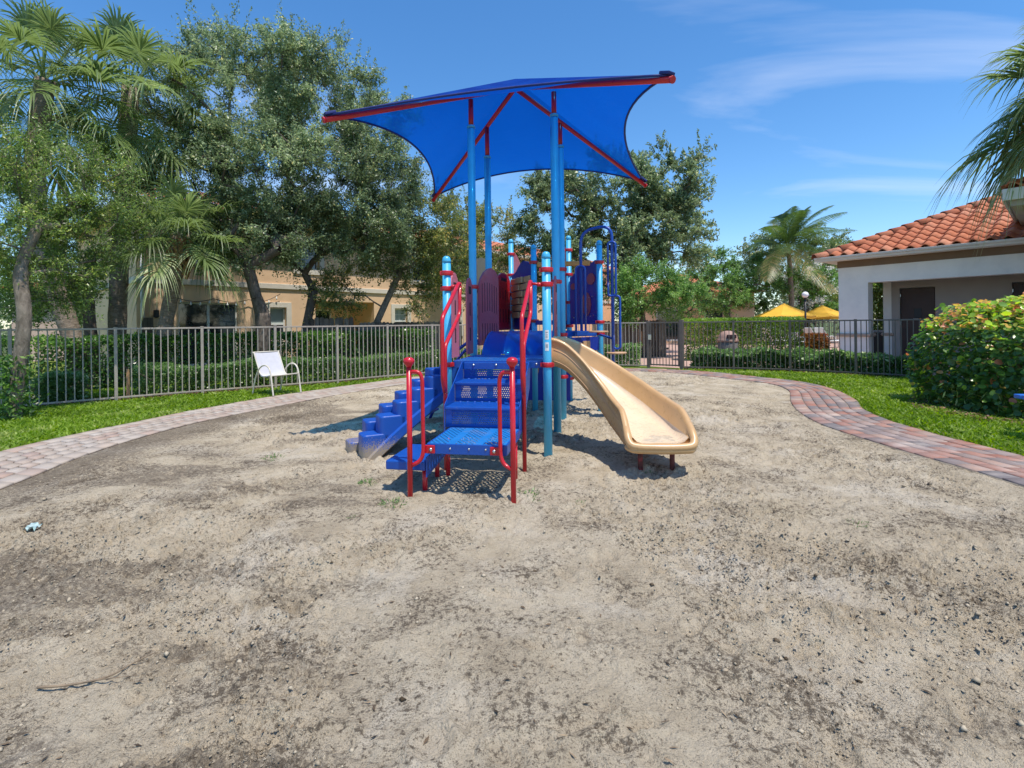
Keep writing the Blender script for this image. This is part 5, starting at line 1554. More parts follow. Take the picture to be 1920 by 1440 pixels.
# ================================================================== TOWNHOUSE (local x along the facade, y into the building)
def stucco(name, col):
    return simple(name, col, 0.9, 0.07, 1.0, spec=0.15, bmp=0.3, bscale=35, dirt=tuple(c * 0.78 for c in col), dscale=0.9, dlo=0.52, dhi=0.85)
M_PEACH = stucco('peach_stucco', (0.80, 0.55, 0.345))
M_TRIM = stucco('cream_trim', (0.70, 0.64, 0.54))
def glass_material():
    m, nt, b = new_mat('window_glass')
    v = coord(nt)
    c = ramp(nt, noise(nt, v, 2.5, 4, 0.6), [(0.35, (0.012, 0.016, 0.018)), (0.7, (0.05, 0.07, 0.075))])
    nt.links.new(c, b.inputs['Base Color']); b.inputs['Roughness'].default_value = 0.06; b.inputs['Specular IOR Level'].default_value = 0.9
    return m
M_GLASS = glass_material()
M_BLIND = simple('window_blind', (0.34, 0.40, 0.38), 0.6, 0.1, 3)
TC = (-11.95, 16.3); TD = (0.652, 0.759)
TH = tag(empty('townhouse', (*TC, 0.0), math.atan2(TD[1], TD[0])), 'long peach stucco townhouse row behind the oaks', 'building')
def s_at(px):
    k = (px - 960) / 960.0
    return (k * TC[1] - TC[0]) / (TD[0] - k * TD[1])
LT = 30.0; HT = 5.35
ops = [(s_at(335), s_at(447), 0.1, 2.28), (s_at(506), s_at(537), 0.85, 2.15), (s_at(592), s_at(702), 0.1, 2.45), (s_at(740), s_at(764), 1.0, 2.2),
       (s_at(560), s_at(600), 3.7, 4.8), (s_at(775), s_at(808), 3.55, 4.8), (s_at(360), s_at(420), 3.7, 4.8), (s_at(905), s_at(932), 3.6, 4.8), (s_at(842), s_at(862), 1.0, 2.3)]
def wall_grid(root, L, H, ops, th, mat, name='wall'):
    xs = sorted({0, L} | {o[0] for o in ops} | {o[1] for o in ops}); zs_ = sorted({0, H} | {o[2] for o in ops} | {o[3] for o in ops})
    b = MB()
    for x0, x1 in zip(xs[:-1], xs[1:]):
        z0 = None
        for za_, zb_ in zip(zs_[:-1], zs_[1:]):
            xm, zm = (x0 + x1) / 2, (za_ + zb_) / 2
            if any(o[0] < xm < o[1] and o[2] < zm < o[3] for o in ops): continue
            b.box((x0, 0, za_), (x1, th, zb_))
    return b.obj(name, mat, root)
wall_grid(TH, LT, HT, ops, 0.25, M_PEACH)
MB().box((-0.001, 0.25, 0), (0.25, 9, HT)).obj('wall', M_PEACH, TH)
MB().box((LT - 0.25, 0.25, 0), (LT, 9, HT)).obj('wall', M_PEACH, TH)
MB().bbox((-0.05, -0.06, 2.86), (LT, 0.002, 3.06), 0.012).obj('storey_band', M_TRIM, TH)
MB().bbox((-0.06, 0.003, 2.86), (0.0, 9, 3.06), 0.012).obj('storey_band', M_TRIM, TH)
MB().tube([(0.14, -0.09, 0), (0.14, -0.09, HT)], 0.055, 8).obj('downspout', M_GUTTER, TH)
def window(o, sliders=2, trim=True, blind=False, muntin=False, reveal=0.12):
    x0, x1, z0, z1 = o
    w = MB()
    for a, b_, c, d in ((x0, x0 + 0.06, z0, z1), (x1 - 0.06, x1, z0, z1), (x0 + 0.06, x1 - 0.06, z0, z0 + 0.06), (x0 + 0.06, x1 - 0.06, z1 - 0.06, z1)):
        w.bbox((a, reveal, c), (b_, reveal + 0.06, d), 0.006)
    if sliders == 2: w.bbox(((x0 + x1) / 2 - 0.04, reveal - 0.01, z0 + 0.06), ((x0 + x1) / 2 + 0.04, reveal + 0.05, z1 - 0.06), 0.006)
    if sliders == 0: w.bbox((x0 + 0.06, reveal - 0.01, (z0 + z1) / 2 - 0.03), (x1 - 0.06, reveal + 0.05, (z0 + z1) / 2 + 0.03), 0.006)
    if muntin:
        zc = (z0 + z1) / 2 + 0.03; w.bbox(((x0 + x1) / 2 - 0.012, reveal + 0.02, zc), ((x0 + x1) / 2 + 0.012, reveal + 0.045, z1 - 0.06), 0.003)
        w.bbox((x0 + 0.06, reveal + 0.018, (zc + z1) / 2 - 0.012), (x1 - 0.06, reveal + 0.043, (zc + z1) / 2 + 0.012), 0.003)
    wi = w.obj('window', M_WHITE, TH)
    if sliders == 2:
        MB().box((x0 + 0.06, reveal + 0.03, z0 + 0.06), ((x0 + x1) / 2 - 0.04, reveal + 0.04, z1 - 0.06)).obj('pane', M_GLASS, wi)
        MB().box(((x0 + x1) / 2 + 0.04, reveal + 0.032, z0 + 0.06), (x1 - 0.06, reveal + 0.042, z1 - 0.06)).obj('pane', M_GLASS, wi)
    else:
        zm = (z0 + z1) / 2
        MB().box((x0 + 0.06, reveal + 0.03, z0 + 0.06), (x1 - 0.06, reveal + 0.04, zm - 0.03)).obj('pane', M_GLASS, wi)
        MB().box((x0 + 0.06, reveal + 0.032, zm + 0.03), (x1 - 0.06, reveal + 0.042, z1 - 0.06)).obj('pane', M_BLIND if blind else M_GLASS, wi)
    if trim:
        t = MB()
        for a, b_, c, d in ((x0 - 0.2, x0, z0 - 0.2, z1 + 0.2), (x1, x1 + 0.2, z0 - 0.2, z1 + 0.2), (x0, x1, z1, z1 + 0.2), (x0, x1, z0 - 0.2, z0)):
            t.bbox((a, -0.05, c), (b_, 0.012, d), 0.008)
        t.obj('window_trim', M_TRIM, wi)
window(ops[0], 2, False); window(ops[1], 0, True, True); window(ops[3], 0, True, True, True)
for k in (4, 5, 6, 7, 8): window(ops[k], 0, True, k == 5, True)
# recessed porch
x0, x1, z0, z1 = ops[2]
pc = MB()
pc.box((x0 - 0.02, 0.25, 0), (x0, 2.0, 2.45)); pc.box((x1, 0.25, 0), (x1 + 0.02, 2.0, 2.45)); pc.box((x0, 0.25, 2.45), (x1, 2.0, 2.5)); pc.box((x0, 2.0, 0), (x1, 2.1, 2.45))
pc.obj('porch', M_PEACH, TH)
xa, xb = x0 + 0.1, x1 - 1.0
dw = MB()
for a, b_ in ((xa, xa + 0.07), ((xa + xb) / 2 - 0.04, (xa + xb) / 2 + 0.04), (xb - 0.07, xb)): dw.bbox((a, 1.92, 0.05), (b_, 1.985, 2.15), 0.006)
dw.bbox((xa, 1.92, 2.1), (xb, 1.99, 2.18), 0.006)
dws = dw.obj('sliding_door', M_WHITE, TH)
MB().box((xa + 0.07, 1.95, 0.05), (xb - 0.07, 1.965, 2.1)).obj('pane', M_GLASS, dws)
# wall lamp, string lights over the slider
xl = s_at(292)
MB().bbox((xl - 0.07, -0.14, 1.75), (xl + 0.07, 0.0, 2.0), 0.02).obj('wall_lamp', M_BLACK, TH)
xa, xb = ops[0][0], ops[0][1]
pts = []
for k in range(25):
    f = k / 24; pts.append((xa - 0.1 + (xb - xa + 1.6) * f, -0.10, 2.42 - 0.12 * abs(math.sin(f * math.pi * 3)) + (0.25 * max(0, f - 0.75) * 4)))
sl_ = MB().tube(pts, 0.012, 5).obj('string_light', M_BLACK, TH)
for k in range(1, 24, 2):
    p = pts[k]; MB().lathe([(0.012, 0.0), (0.016, -0.03), (0.034, -0.07), (0.034, -0.10), (0.012, -0.125)], 10, (p[0], p[1], p[2] - 0.015)).obj('bulb', M_GLOBE, sl_)
# grey board leaning by the corner
MB().bbox((s_at(262), -0.22, 0), (s_at(284), -0.18, 1.75), 0.01).obj('side_gate', M_WOOD, TH)
# roof: ribbed tile sheet
b = MB(); OV = 0.6; nx_ = 240; rows_ = 11; vs = []; fs = []
for j in range(rows_ + 1):
    for e_ in (0, 1):
        jj = j if e_ == 0 else j + 1
        for i in range(nx_ + 1):
            x = -OV + (LT + 2 * OV) * i / nx_
            y = -OV + jj * 0.38; z = HT + 0.05 + (y + OV) * 0.35 + (0.05 if e_ == 0 else 0.015) + 0.05 * math.sin(i * math.pi / 2 * 1.0 + 0.3)
            vs.append((x, y, z))
m_ = nx_ + 1
for j in range(rows_ + 1):
    o = 2 * j * m_
    for i in range(nx_): fs.append((o + i, o + i + 1, o + m_ + i + 1, o + m_ + i))
b.add(vs, fs, False)
tag(b.obj('roof_tiles', M_TILE, TH), kind='stuff')
MB().box((-OV, -OV, HT - 0.02), (LT + OV, 9, HT + 0.03)).obj('soffit', M_TRIM, TH)
MB().bbox((-OV, -OV - 0.03, HT - 0.05), (LT + OV, -OV, HT + 0.12), 0.01).obj('fascia', M_TRIM, TH)

# further houses glimpsed between the trees
def far_house(loc, rz, L, D, H, label, mat, wins):
    Hh = tag(empty('far_house', (*loc, 0.0), rz), label, 'building')
    wall_grid(Hh, L, H, wins, 0.2, mat)
    MB().box((0, 0.2, 0), (0.2, D, H)).box((L - 0.2, 0.2, 0), (L, D, H)).box((0.2, D - 0.2, 0), (L - 0.2, D, H)).obj('side_wall', mat, Hh)
    for (a, b_, c, d) in wins:
        w = MB().bbox((a, 0.08, c), (a + 0.08, 0.14, d), 0.005).bbox((b_ - 0.08, 0.08, c), (b_, 0.14, d), 0.005).bbox((a + 0.08, 0.08, d - 0.08), (b_ - 0.08, 0.14, d), 0.005).bbox((a + 0.08, 0.08, c), (b_ - 0.08, 0.14, c + 0.08), 0.005).obj('window', M_WHITE, Hh)
        MB().box((a + 0.08, 0.11, c + 0.08), (b_ - 0.08, 0.12, d - 0.08)).obj('pane', M_GLASS, w)
    MB().add([(-0.5, -0.5, H), (L + 0.5, -0.5, H), (L + 0.5, D + 0.5, H), (-0.5, D + 0.5, H), (D / 2, D / 2, H + D * 0.2), (L - D / 2, D / 2, H + D * 0.2)],
             [(0, 1, 5, 4), (1, 2, 5), (2, 3, 4, 5), (3, 0, 4), (3, 2, 1, 0)]).obj('roof', M_TILE, Hh)
far_house((7.5, 34.0), R(-12), 8, 8, 3.3, 'peach house far behind the green trees beyond the gate', M_PEACH, [(2.0, 3.6, 0.2, 2.4), (5.0, 6.2, 0.9, 2.2)])
far_house((-21.5, 22.0), R(20), 7.5, 7, 3.2, 'pale pink house with arched corner far left behind the palms', stucco('pink_stucco', (0.58, 0.43, 0.36)), [(5.4, 6.0, 1.0, 2.4)])

# ================================================================== VEGETATION
def at(px, py, Y):
    """world point seen at photograph pixel (px, py) at distance Y"""
    dx, dy = px - 960.0, py - 608.0
    c, s = math.cos(R(0.66)), math.sin(R(0.66))
    return Vector(((c * dx - s * dy) / 960 * Y, Y, CAM_H - (s * dx + c * dy) / 960 * Y))

def bark(name, lo, hi, scale=14, rings=False):
    m, nt, b = new_mat(name)
    v = coord(nt)
    mp_ = N(nt, 'ShaderNodeMapping'); mp_.inputs['Scale'].default_value = (1, 1, 3.5 if rings else 0.45); nt.links.new(v, mp_.inputs[0])
    n = noise(nt, mp_.outputs[0], scale, 7, 0.72, 0.5)
    c = ramp(nt, n, [(0.3, lo), (0.7, hi)])
    n2 = noise(nt, v, 2.0, 5, 0.6)
    c = mixc(nt, ramp(nt, n2, [(0.5, (0, 0, 0)), (0.72, (0.6, 0.6, 0.6))]), c, tuple(min(1, h * 1.25) for h in hi))
    nt.links.new(c, b.inputs['Base Color']); b.inputs['Roughness'].default_value = 0.95; b.inputs['Specular IOR Level'].default_value = 0.1
    bump(nt, b, n, 1.0, 0.03)
    return m
M_BARK = bark('oak_bark', (0.055, 0.042, 0.034), (0.20, 0.165, 0.135))
M_BARKL = bark('pale_bark', (0.10, 0.08, 0.06), (0.32, 0.27, 0.21))
M_PALMT = bark('palm_bark', (0.10, 0.075, 0.055), (0.36, 0.29, 0.225), 9, True)
M_BOOT = bark('palm_boot', (0.13, 0.065, 0.03), (0.42, 0.26, 0.14), 10)
M_OAK = leaf_mat('oak_leaf', [(0, (0.082, 0.110, 0.054)), (0.35, (0.161, 0.212, 0.099)), (0.7, (0.259, 0.339, 0.177)), (0.92, (0.411, 0.506, 0.286)), (1, (0.735, 0.685, 0.317))], 0.44, 0.38, 0.55)
M_OAKY = leaf_mat('yellowing_oak_leaf', [(0, (0.080, 0.102, 0.032)), (0.4, (0.157, 0.202, 0.065)), (0.75, (0.261, 0.317, 0.106)), (1, (0.722, 0.528, 0.132))], 0.44, 0.42, 0.5)
M_LEAFG = leaf_mat('fresh_leaf', [(0, (0.057, 0.114, 0.031)), (0.4, (0.122, 0.239, 0.061)), (0.8, (0.226, 0.385, 0.103)), (1, (0.361, 0.511, 0.177))], 0.44, 0.4, 0.5)
M_FRONT = leaf_mat('front_tree_leaf', [(0, (0.085, 0.123, 0.036)), (0.45, (0.179, 0.257, 0.063)), (0.82, (0.283, 0.405, 0.110)), (1, (0.646, 0.657, 0.195))], 0.44, 0.36, 0.55)
M_HEDGE = leaf_mat('hedge_leaf', [(0, (0.029, 0.076, 0.019)), (0.5, (0.071, 0.166, 0.033)), (0.85, (0.177, 0.331, 0.060)), (1, (0.380, 0.522, 0.141))], 0.44, 0.30, 0.6)
M_HEDGEL = leaf_mat('low_hedge_leaf', [(0, (0.059, 0.120, 0.031)), (0.5, (0.139, 0.250, 0.074)), (0.85, (0.275, 0.420, 0.140)), (1, (0.544, 0.626, 0.318))], 0.44, 0.32, 0.6)
M_CLIP = leaf_mat('clipped_hedge_leaf', [(0, (0.056, 0.124, 0.019)), (0.5, (0.162, 0.286, 0.038)), (1, (0.361, 0.476, 0.085))], 0.44, 0.4, 0.5)
M_REDS = leaf_mat('red_shrub_leaf', [(0, (0.06, 0.07, 0.01)), (0.4, (0.22, 0.12, 0.02)), (1, (0.40, 0.055, 0.025))], 0.2, 0.5, 0.4)
M_GRAPE = leaf_mat('sea_grape_leaf', [(0, (0.047, 0.112, 0.029)), (0.5, (0.105, 0.225, 0.047)), (0.72, (0.282, 0.471, 0.060)), (0.86, (0.517, 0.705, 0.083)), (0.93, (0.705, 0.399, 0.142)), (1, (0.612, 0.213, 0.105))], 0.44, 0.30, 0.6)
M_PALM = leaf_mat('fan_palm_leaf', [(0, (0.101, 0.138, 0.043)), (0.5, (0.184, 0.249, 0.087)), (0.85, (0.260, 0.351, 0.146)), (1, (0.439, 0.488, 0.249))], 0.44, 0.36, 0.6)
M_COCO = leaf_mat('coconut_leaf', [(0, (0.039, 0.076, 0.019)), (0.6, (0.100, 0.162, 0.039)), (0.9, (0.214, 0.252, 0.076)), (1, (0.459, 0.367, 0.153))], 0.44, 0.36, 0.6)
M_FLOWER = leaf_mat('white_blossom', [(0, (0.70, 0.68, 0.60)), (1, (0.82, 0.80, 0.76))], 0.3, 0.7, 0.2)
M_PETIOLE = simple('palm_stalk', (0.16, 0.20, 0.06), 0.5, 0.2, 4)

def leaf_quads(C, D, Nn, L, W, r):
    """diamond leaves: centre C, axis D, normal Nn"""
    S = np.cross(D, Nn); S /= np.linalg.norm(S, axis=1)[:, None] + 1e-9
    up = np.cross(S, D)
    L = L[:, None]; W = W[:, None]
    a = C - D * L * 0.5; b = C + S * W * 0.5 + D * L * 0.02; t = C + D * L * 0.5 - up * L * 0.10; d = C - S * W * 0.5 + D * L * 0.02
    V = np.stack([a, b, t, d], 1).reshape(-1, 3)
    return V, np.arange(len(C) * 4).reshape(-1, 4)
def unit(v): return v / (np.linalg.norm(v, axis=1)[:, None] + 1e-9)

def sprays(centers, outward, r, ntw, nleaf, tl, leafL, leafW, updir=0.35, jit=0.05):
    """twigs radiating from clump centres, leaves strung along them"""
    n = len(centers)
    C = np.repeat(centers, ntw, 0); O = np.repeat(outward, ntw, 0)
    d = unit(r.normal(0, 1, (n * ntw, 3)) * 0.75 + O * 0.75 + np.array([0, 0, updir]))
    ln = r.uniform(0.45, 1.25, n * ntw) * tl
    st = C + r.normal(0, tl * 0.22, C.shape)
    tips = st + d * ln[:, None]
    m = n * ntw
    f = np.tile(np.linspace(0.08, 1.0, nleaf), m) + r.uniform(-0.05, 0.05, m * nleaf)
    B = np.repeat(st, nleaf, 0); DD = np.repeat(d, nleaf, 0); LL = np.repeat(ln, nleaf)
    bend = (f ** 2 * LL * 0.18)[:, None] * np.array([0, 0, -1.0])
    P = B + DD * (f * LL)[:, None] + bend + r.normal(0, jit, (m * nleaf, 3))
    A = unit(DD * 0.6 + r.normal(0, 0.75, P.shape))
    Nn = unit(r.normal(0, 0.55, P.shape) + np.array(sdir) * 1.0)
    L = leafL * r.uniform(0.65, 1.3, len(P)); W = leafW * r.uniform(0.7, 1.25, len(P))
    V, F = leaf_quads(P, A, Nn, L, W, r)
    return V, F, P, st, tips

def ellip(lobes, r, per_vol):
    pts = []; out = []
    for (c, rad, n) in lobes:
        u = unit(r.normal(0, 1, (n, 3))); q = r.uniform(0.25, 1.0, n) ** 0.45
        nz_ = 0.78 + 0.44 * vnoise(u[:, 0] * 2.2 + c[0], u[:, 1] * 2.2 + c[1], 3, u[:, 2] * 2.2 + c[2])
        p = np.array(c) + u * np.array(rad) * (q * nz_)[:, None]
        pts.append(p); out.append(u)
    return np.concatenate(pts), np.concatenate(out)

def tree(name, label, trunk, r0, lobes, leafmat, barkmat, seed, ntw=9, nleaf=26, tl=0.5, leafL=0.088, leafW=0.040, cat='tree', group=None, extra=None, shoots=0, jit=0.05, gap=0.0):
    r = np.random.default_rng(seed)
    base = Vector(trunk[0])
    root = tag(empty(name, base), label, cat, group)
    ctrs, outs = ellip(lobes, r, 1)
    if gap > 0:
        k_ = fbm(ctrs[:, 0], ctrs[:, 1], 0.9, 2, seed, z=ctrs[:, 2]) > gap; ctrs, outs = ctrs[k_], outs[k_]
    # skeleton: every clump hangs on the nearest earlier node
    pts = [Vector(p) for p in catmull(trunk, 6)]
    nodes = [np.array(p) for p in pts]; par = [-1] + list(range(len(pts) - 1)); load = [0.0] * len(nodes)
    order = np.argsort(np.linalg.norm(ctrs - np.array(pts[-1]), axis=1))
    fork0 = max(2, int(len(pts) * 0.55))
    tipnode = {}
    for i in order:
        c = ctrs[i]
        A = np.array(nodes[fork0:]); d = np.linalg.norm(A - c, axis=1) + 0.35 * np.maximum(0, A[:, 2] - c[2] + 0.1)
        k = int(np.argmin(d)) + fork0
        a = nodes[k]; v = c - a; Ls = np.linalg.norm(v)
        ns = max(1, min(4, int(Ls / 0.35)))
        p = k
        for s in range(1, ns + 1):
            f = s / ns
            q = a + v * f + np.array([0, 0, 0.10 * Ls * math.sin(f * math.pi)]) + r.normal(0, 0.03 * Ls, 3) * (s < ns)
            nodes.append(q); par.append(p); load.append(0.0); p = len(nodes) - 1
        load[p] += 1.0
    for i in range(len(nodes) - 1, 0, -1): load[par[i]] += load[i]
    tot = load[0]
    rad = [max(0.007, r0 * (l / tot) ** 0.5 * (0.75 if i >= len(pts) else 1)) for i, l in enumerate(load)]
    V = []; F = []
    def seg(p, q, ra, rb, n):
        ax = Vector(q - p)
        if ax.length < 1e-5: return
        t = ax.normalized(); u = t.orthogonal().normalized(); w = t.cross(u)
        o = len(V)
        for (cc, rr) in ((p, ra), (q, rb)):
            for k in range(n):
                a = 2 * math.pi * k / n; V.append(np.array(cc) + (np.array(u) * math.cos(a) + np.array(w) * math.sin(a)) * rr)
        for k in range(n): F.append((o + k, o + (k + 1) % n, o + n + (k + 1) % n, o + n + k))
    for i in range(len(pts), len(nodes)):
        if rad[i] >= 0.009 or True: seg(nodes[par[i]], nodes[i], min(rad[par[i]], rad[i] * 1.35), rad[i], 7 if rad[i] > 0.04 else 4)
    b0 = np.array(base)
    tag(link('limbs', np_mesh('limbs', np.array(V) - b0, np.array(F), barkmat, True), root), kind='stuff')
    tr = MB()
    rr = [max(rad[min(i, len(rad) - 1)], 0.02) * (1.0 + (0.35 if i == 0 else 0.12 if i == 1 else 0)) for i in range(len(pts))]
    tr.tube([p - base for p in pts], rr, 12); tr.obj('trunk', barkmat, root)
    Vl, Fl, P, st, tips = sprays(ctrs, outs, r, ntw, nleaf, tl, leafL, leafW, jit=jit)
    clump_tone = np.repeat(r.normal(0, 0.13, len(ctrs)), ntw * nleaf)
    var = np.clip(r.beta(2.2, 2.6, len(P)) + clump_tone + (fbm(P[:, 0], P[:, 1], 0.5, 2, 9, z=P[:, 2]) - 0.5) * 0.5, 0, 0.93)
    var = np.where(r.random(len(P)) < 0.02, 1.0, var)
    if shoots:
        top = ctrs[np.argsort(-ctrs[:, 2] - 0.4 * r.random(len(ctrs)))[:shoots]]
        m = len(top); ln = r.uniform(0.5, 1.3, m); nl = 60
        d = unit(np.stack([r.normal(0, 0.2, m), r.normal(0, 0.2, m), np.ones(m)], 1))
        f = np.tile(np.linspace(0, 1, nl), m)
        P2 = np.repeat(top, nl, 0) + np.repeat(d, nl, 0) * (f * np.repeat(ln, nl))[:, None] + r.normal(0, 0.06, (m * nl, 3)) * (1.3 - f)[:, None]
        V2, F2 = leaf_quads(P2, unit(r.normal(0, 0.7, P2.shape) + np.repeat(d, nl, 0) * 0.6), unit(r.normal(0, 1, P2.shape)), leafL * r.uniform(0.6, 1.2, len(P2)), leafW * r.uniform(0.7, 1.2, len(P2)), r)
        Fl = np.concatenate([Fl, F2 + len(Vl)]); Vl = np.concatenate([Vl, V2]); var = np.concatenate([var, r.beta(2.2, 2.6, len(P2))])
    link('crown', np_mesh('crown', Vl - b0, Fl, leafmat, False, var), root)
    # fine twigs under the leaves
    sel = r.random(len(st)) < 0.5
    s_, t_ = st[sel], tips[sel]; n = len(s_)
    d = unit(t_ - s_); u = unit(np.cross(d, np.array([0.3, 0.2, 1.0]))); w = np.cross(d, u)
    wv = 0.006
    tv = np.stack([s_ + u * wv, s_ - u * wv * 0.5 + w * wv * 0.9, s_ - u * wv * 0.5 - w * wv * 0.9, t_], 1).reshape(-1, 3)
    o = (np.arange(n) * 4)[:, None]
    tf = np.concatenate([o + np.array([[0, 1, 3]]), o + np.array([[1, 2, 3]]), o + np.array([[2, 0, 3]])])
    link('twigs', np_mesh('twigs', tv - b0, tf, barkmat), root)
    return root

def lobe(px, py, Y, rx, ry, n, dr=None):
    c = at(px, py, Y); k = Y / 960.0
    return (tuple(c), (rx * k, (dr if dr else (rx + ry) / 2 * k), ry * k), n)

# big oaks behind the left fence
tree('oak_tree', 'big dense oak with forked dark trunk right behind the white chair', [(-6.55, 13.5, 0), (-6.62, 13.5, 0.6), (-6.58, 13.55, 1.2), (-6.62, 13.6, 1.75)], 0.19,
     [lobe(420, 190, 15.2, 125, 130, 84), lobe(520, 150, 15.2, 95, 95, 56), lobe(350, 350, 14.4, 105, 95, 58), lobe(500, 310, 14.2, 115, 105, 84), lobe(450, 440, 13.6, 115, 55, 50)],
     M_OAK, M_BARK, 101, ntw=11, nleaf=33, shoots=36)
tree('oak_tree', 'tall oak with slim brown trunk between the white-framed window and the porch', [(-6.25, 15.4, 0), (-6.25, 15.4, 1.0), (-6.1, 15.4, 1.8), (-5.95, 15.4, 2.5)], 0.125,
     [lobe(615, 190, 16.2, 105, 105, 70), lobe(700, 240, 16.2, 75, 95, 48), lobe(630, 350, 15.4, 115, 95, 76), lobe(730, 330, 16, 60, 85, 42), lobe(560, 440, 15.0, 95, 55, 40), lobe(700, 430, 15.6, 80, 55, 40)],
     M_OAK, M_BARK, 102, ntw=11, nleaf=33, shoots=30)
tree('oak_tree', 'oak with pale leaning trunk rising to the right beside the plank fence', [(-4.95, 17.0, 0), (-4.75, 17.0, 0.9), (-4.4, 17.0, 1.7), (-4.0, 17.1, 2.6), (-3.7, 17.2, 3.3)], 0.11,
     [lobe(735, 455, 17.2, 85, 55, 52), lobe(800, 430, 17.6, 75, 75, 50), lobe(850, 480, 17.8, 60, 65, 38), lobe(640, 545, 15.8, 48, 30, 18), lobe(775, 560, 17.4, 32, 36, 10)],
     M_OAKY, M_BARKL, 103, ntw=9, nleaf=28, shoots=8)
tree('oak_tree', 'yellowing far oak showing between the canopy poles', [(-1.9, 24.0, 0), (-1.8, 24.0, 1.5), (-1.6, 24.0, 3.0), (-1.5, 24.0, 4.0)], 0.2,
     [lobe(855, 440, 24, 60, 75, 54), lobe(925, 445, 25, 55, 55, 42), lobe(900, 530, 24, 85, 50, 42), lobe(975, 510, 25, 45, 60, 28)],
     M_OAKY, M_BARK, 104, ntw=8, nleaf=26, leafL=0.11, leafW=0.05, tl=0.6, shoots=14)
tree('oak_tree', 'broad oak rising behind the right side of the blue canopy', [(5.4, 23.5, 0), (5.3, 23.5, 1.5), (5.2, 23.5, 3.0), (5.2, 23.5, 4.6)], 0.30,
     [lobe(1055, 400, 23, 75, 75, 56), lobe(1150, 370, 23.2, 85, 85, 66), lobe(1255, 345, 23.4, 65, 60, 46), lobe(1240, 430, 23, 85, 65, 60), lobe(1130, 480, 22.6, 120, 60, 66), lobe(1030, 500, 23, 45, 70, 32)],
     M_OAK, M_BARK, 105, ntw=10, nleaf=33, leafL=0.14, leafW=0.066, tl=0.62, shoots=40)
# lighter trees by the pool
tree('small_tree', 'light green multi-stem tree just right of the loop climber', [(5.3, 20.3, 0), (5.35, 20.3, 0.6), (5.2, 20.3, 1.4), (5.1, 20.3, 2.2)], 0.12,
     [lobe(1215, 540, 20, 70, 48, 40), lobe(1275, 560, 20.4, 45, 35, 20), lobe(1180, 560, 20, 35, 45, 16)], M_LEAFG, M_BARK, 106, ntw=10, nleaf=32, leafL=0.095, leafW=0.042, tl=0.5)
tree('small_tree', 'wide light green tree above the clipped hedge', [(13.8, 32.5, 0), (13.75, 32.5, 0.7), (13.7, 32.5, 1.5), (13.7, 32.5, 2.6)], 0.16,
     [lobe(1340, 540, 32, 75, 50, 62), lobe(1425, 530, 33, 60, 52, 50), lobe(1330, 505, 33, 50, 35, 26)], M_LEAFG, M_BARK, 107, ntw=10, nleaf=28, leafL=0.13, leafW=0.06, tl=0.6)
ct = tree('crape_myrtle', 'flowering tree with white blossom behind the lamp post', [(20.0, 34.5, 0), (20.0, 34.5, 0.6), (19.9, 34.5, 1.4), (20.0, 34.5, 2.6)], 0.12,
     [lobe(1510, 550, 34.5, 58, 52, 50), lobe(1560, 560, 34.5, 35, 45, 24)], M_LEAFG, M_BARK, 108, ntw=8, nleaf=24, leafL=0.17, leafW=0.08, tl=0.6)
rf_ = np.random.default_rng(9)
fc, fo = ellip([lobe(1512, 535, 34.0, 60, 50, 44)], rf_, 1)
fp = np.repeat(fc, 60, 0) + rf_.normal(0, 0.13, (len(fc) * 60, 3))
fv, ff = leaf_quads(fp, unit(rf_.normal(0, 1, fp.shape)), unit(rf_.normal(0, 1, fp.shape)), np.full(len(fp), 0.11), np.full(len(fp), 0.09), rf_)
link('blossom', np_mesh('blossom', fv - np.array((20.0, 34.5, 0)), ff, M_FLOWER, False, rf_.random(len(fp))), ct)
tree('background_tree', 'dark round tree behind the coconut palm', [(21.5, 38, 0), (21.5, 38, 1.8), (21.4, 38, 3.6)], 0.22,
     [lobe(1435, 480, 38, 45, 42, 36), lobe(1545, 465, 38, 40, 35, 30), lobe(1490, 500, 38, 75, 60, 48), lobe(1560, 540, 37, 40, 60, 26)], M_OAK, M_BARK, 109, ntw=8, nleaf=24, leafL=0.18, leafW=0.085, tl=0.8)
# slim tree standing in front of the fence on the left
td = tree('slim_tree', 'slim speckled tree leaning at the left edge in front of the fence', [(-7.72, 7.9, 0), (-7.66, 7.95, 0.8), (-7.62, 8.0, 1.6), (-7.75, 8.1, 2.4), (-7.6, 8.3, 3.2)], 0.095,
     [lobe(110, 350, 9.0, 130, 75, 54), lobe(40, 430, 8.4, 80, 80, 30), lobe(165, 440, 9.3, 80, 70, 44), lobe(85, 530, 8.8, 80, 55, 34), lobe(230, 370, 9.6, 50, 70, 18), lobe(30, 290, 8.6, 50, 50, 12)],
     M_FRONT, M_BARKL, 110, ntw=9, nleaf=26, leafL=0.062, leafW=0.021, tl=0.36, shoots=10, jit=0.03)
rv = np.random.default_rng(12)
vp = np.stack([rv.normal(-7.72, 0.12, 1500), rv.normal(7.9, 0.12, 1500), rv.uniform(0.02, 1.0, 1500) ** 1.4], 1)
vv, vf = leaf_quads(vp, unit(rv.normal(0, 1, vp.shape)), unit(rv.normal(0, 0.6, vp.shape) + np.array([0.2, -0.6, 0.5])), rv.uniform(0.05, 0.11, 1500), rv.uniform(0.02, 0.045, 1500), rv)
link('vine', np_mesh('vine', vv - np.array((-7.72, 7.9, 0)), vf, M_HEDGE, False, rv.random(1500)), td)
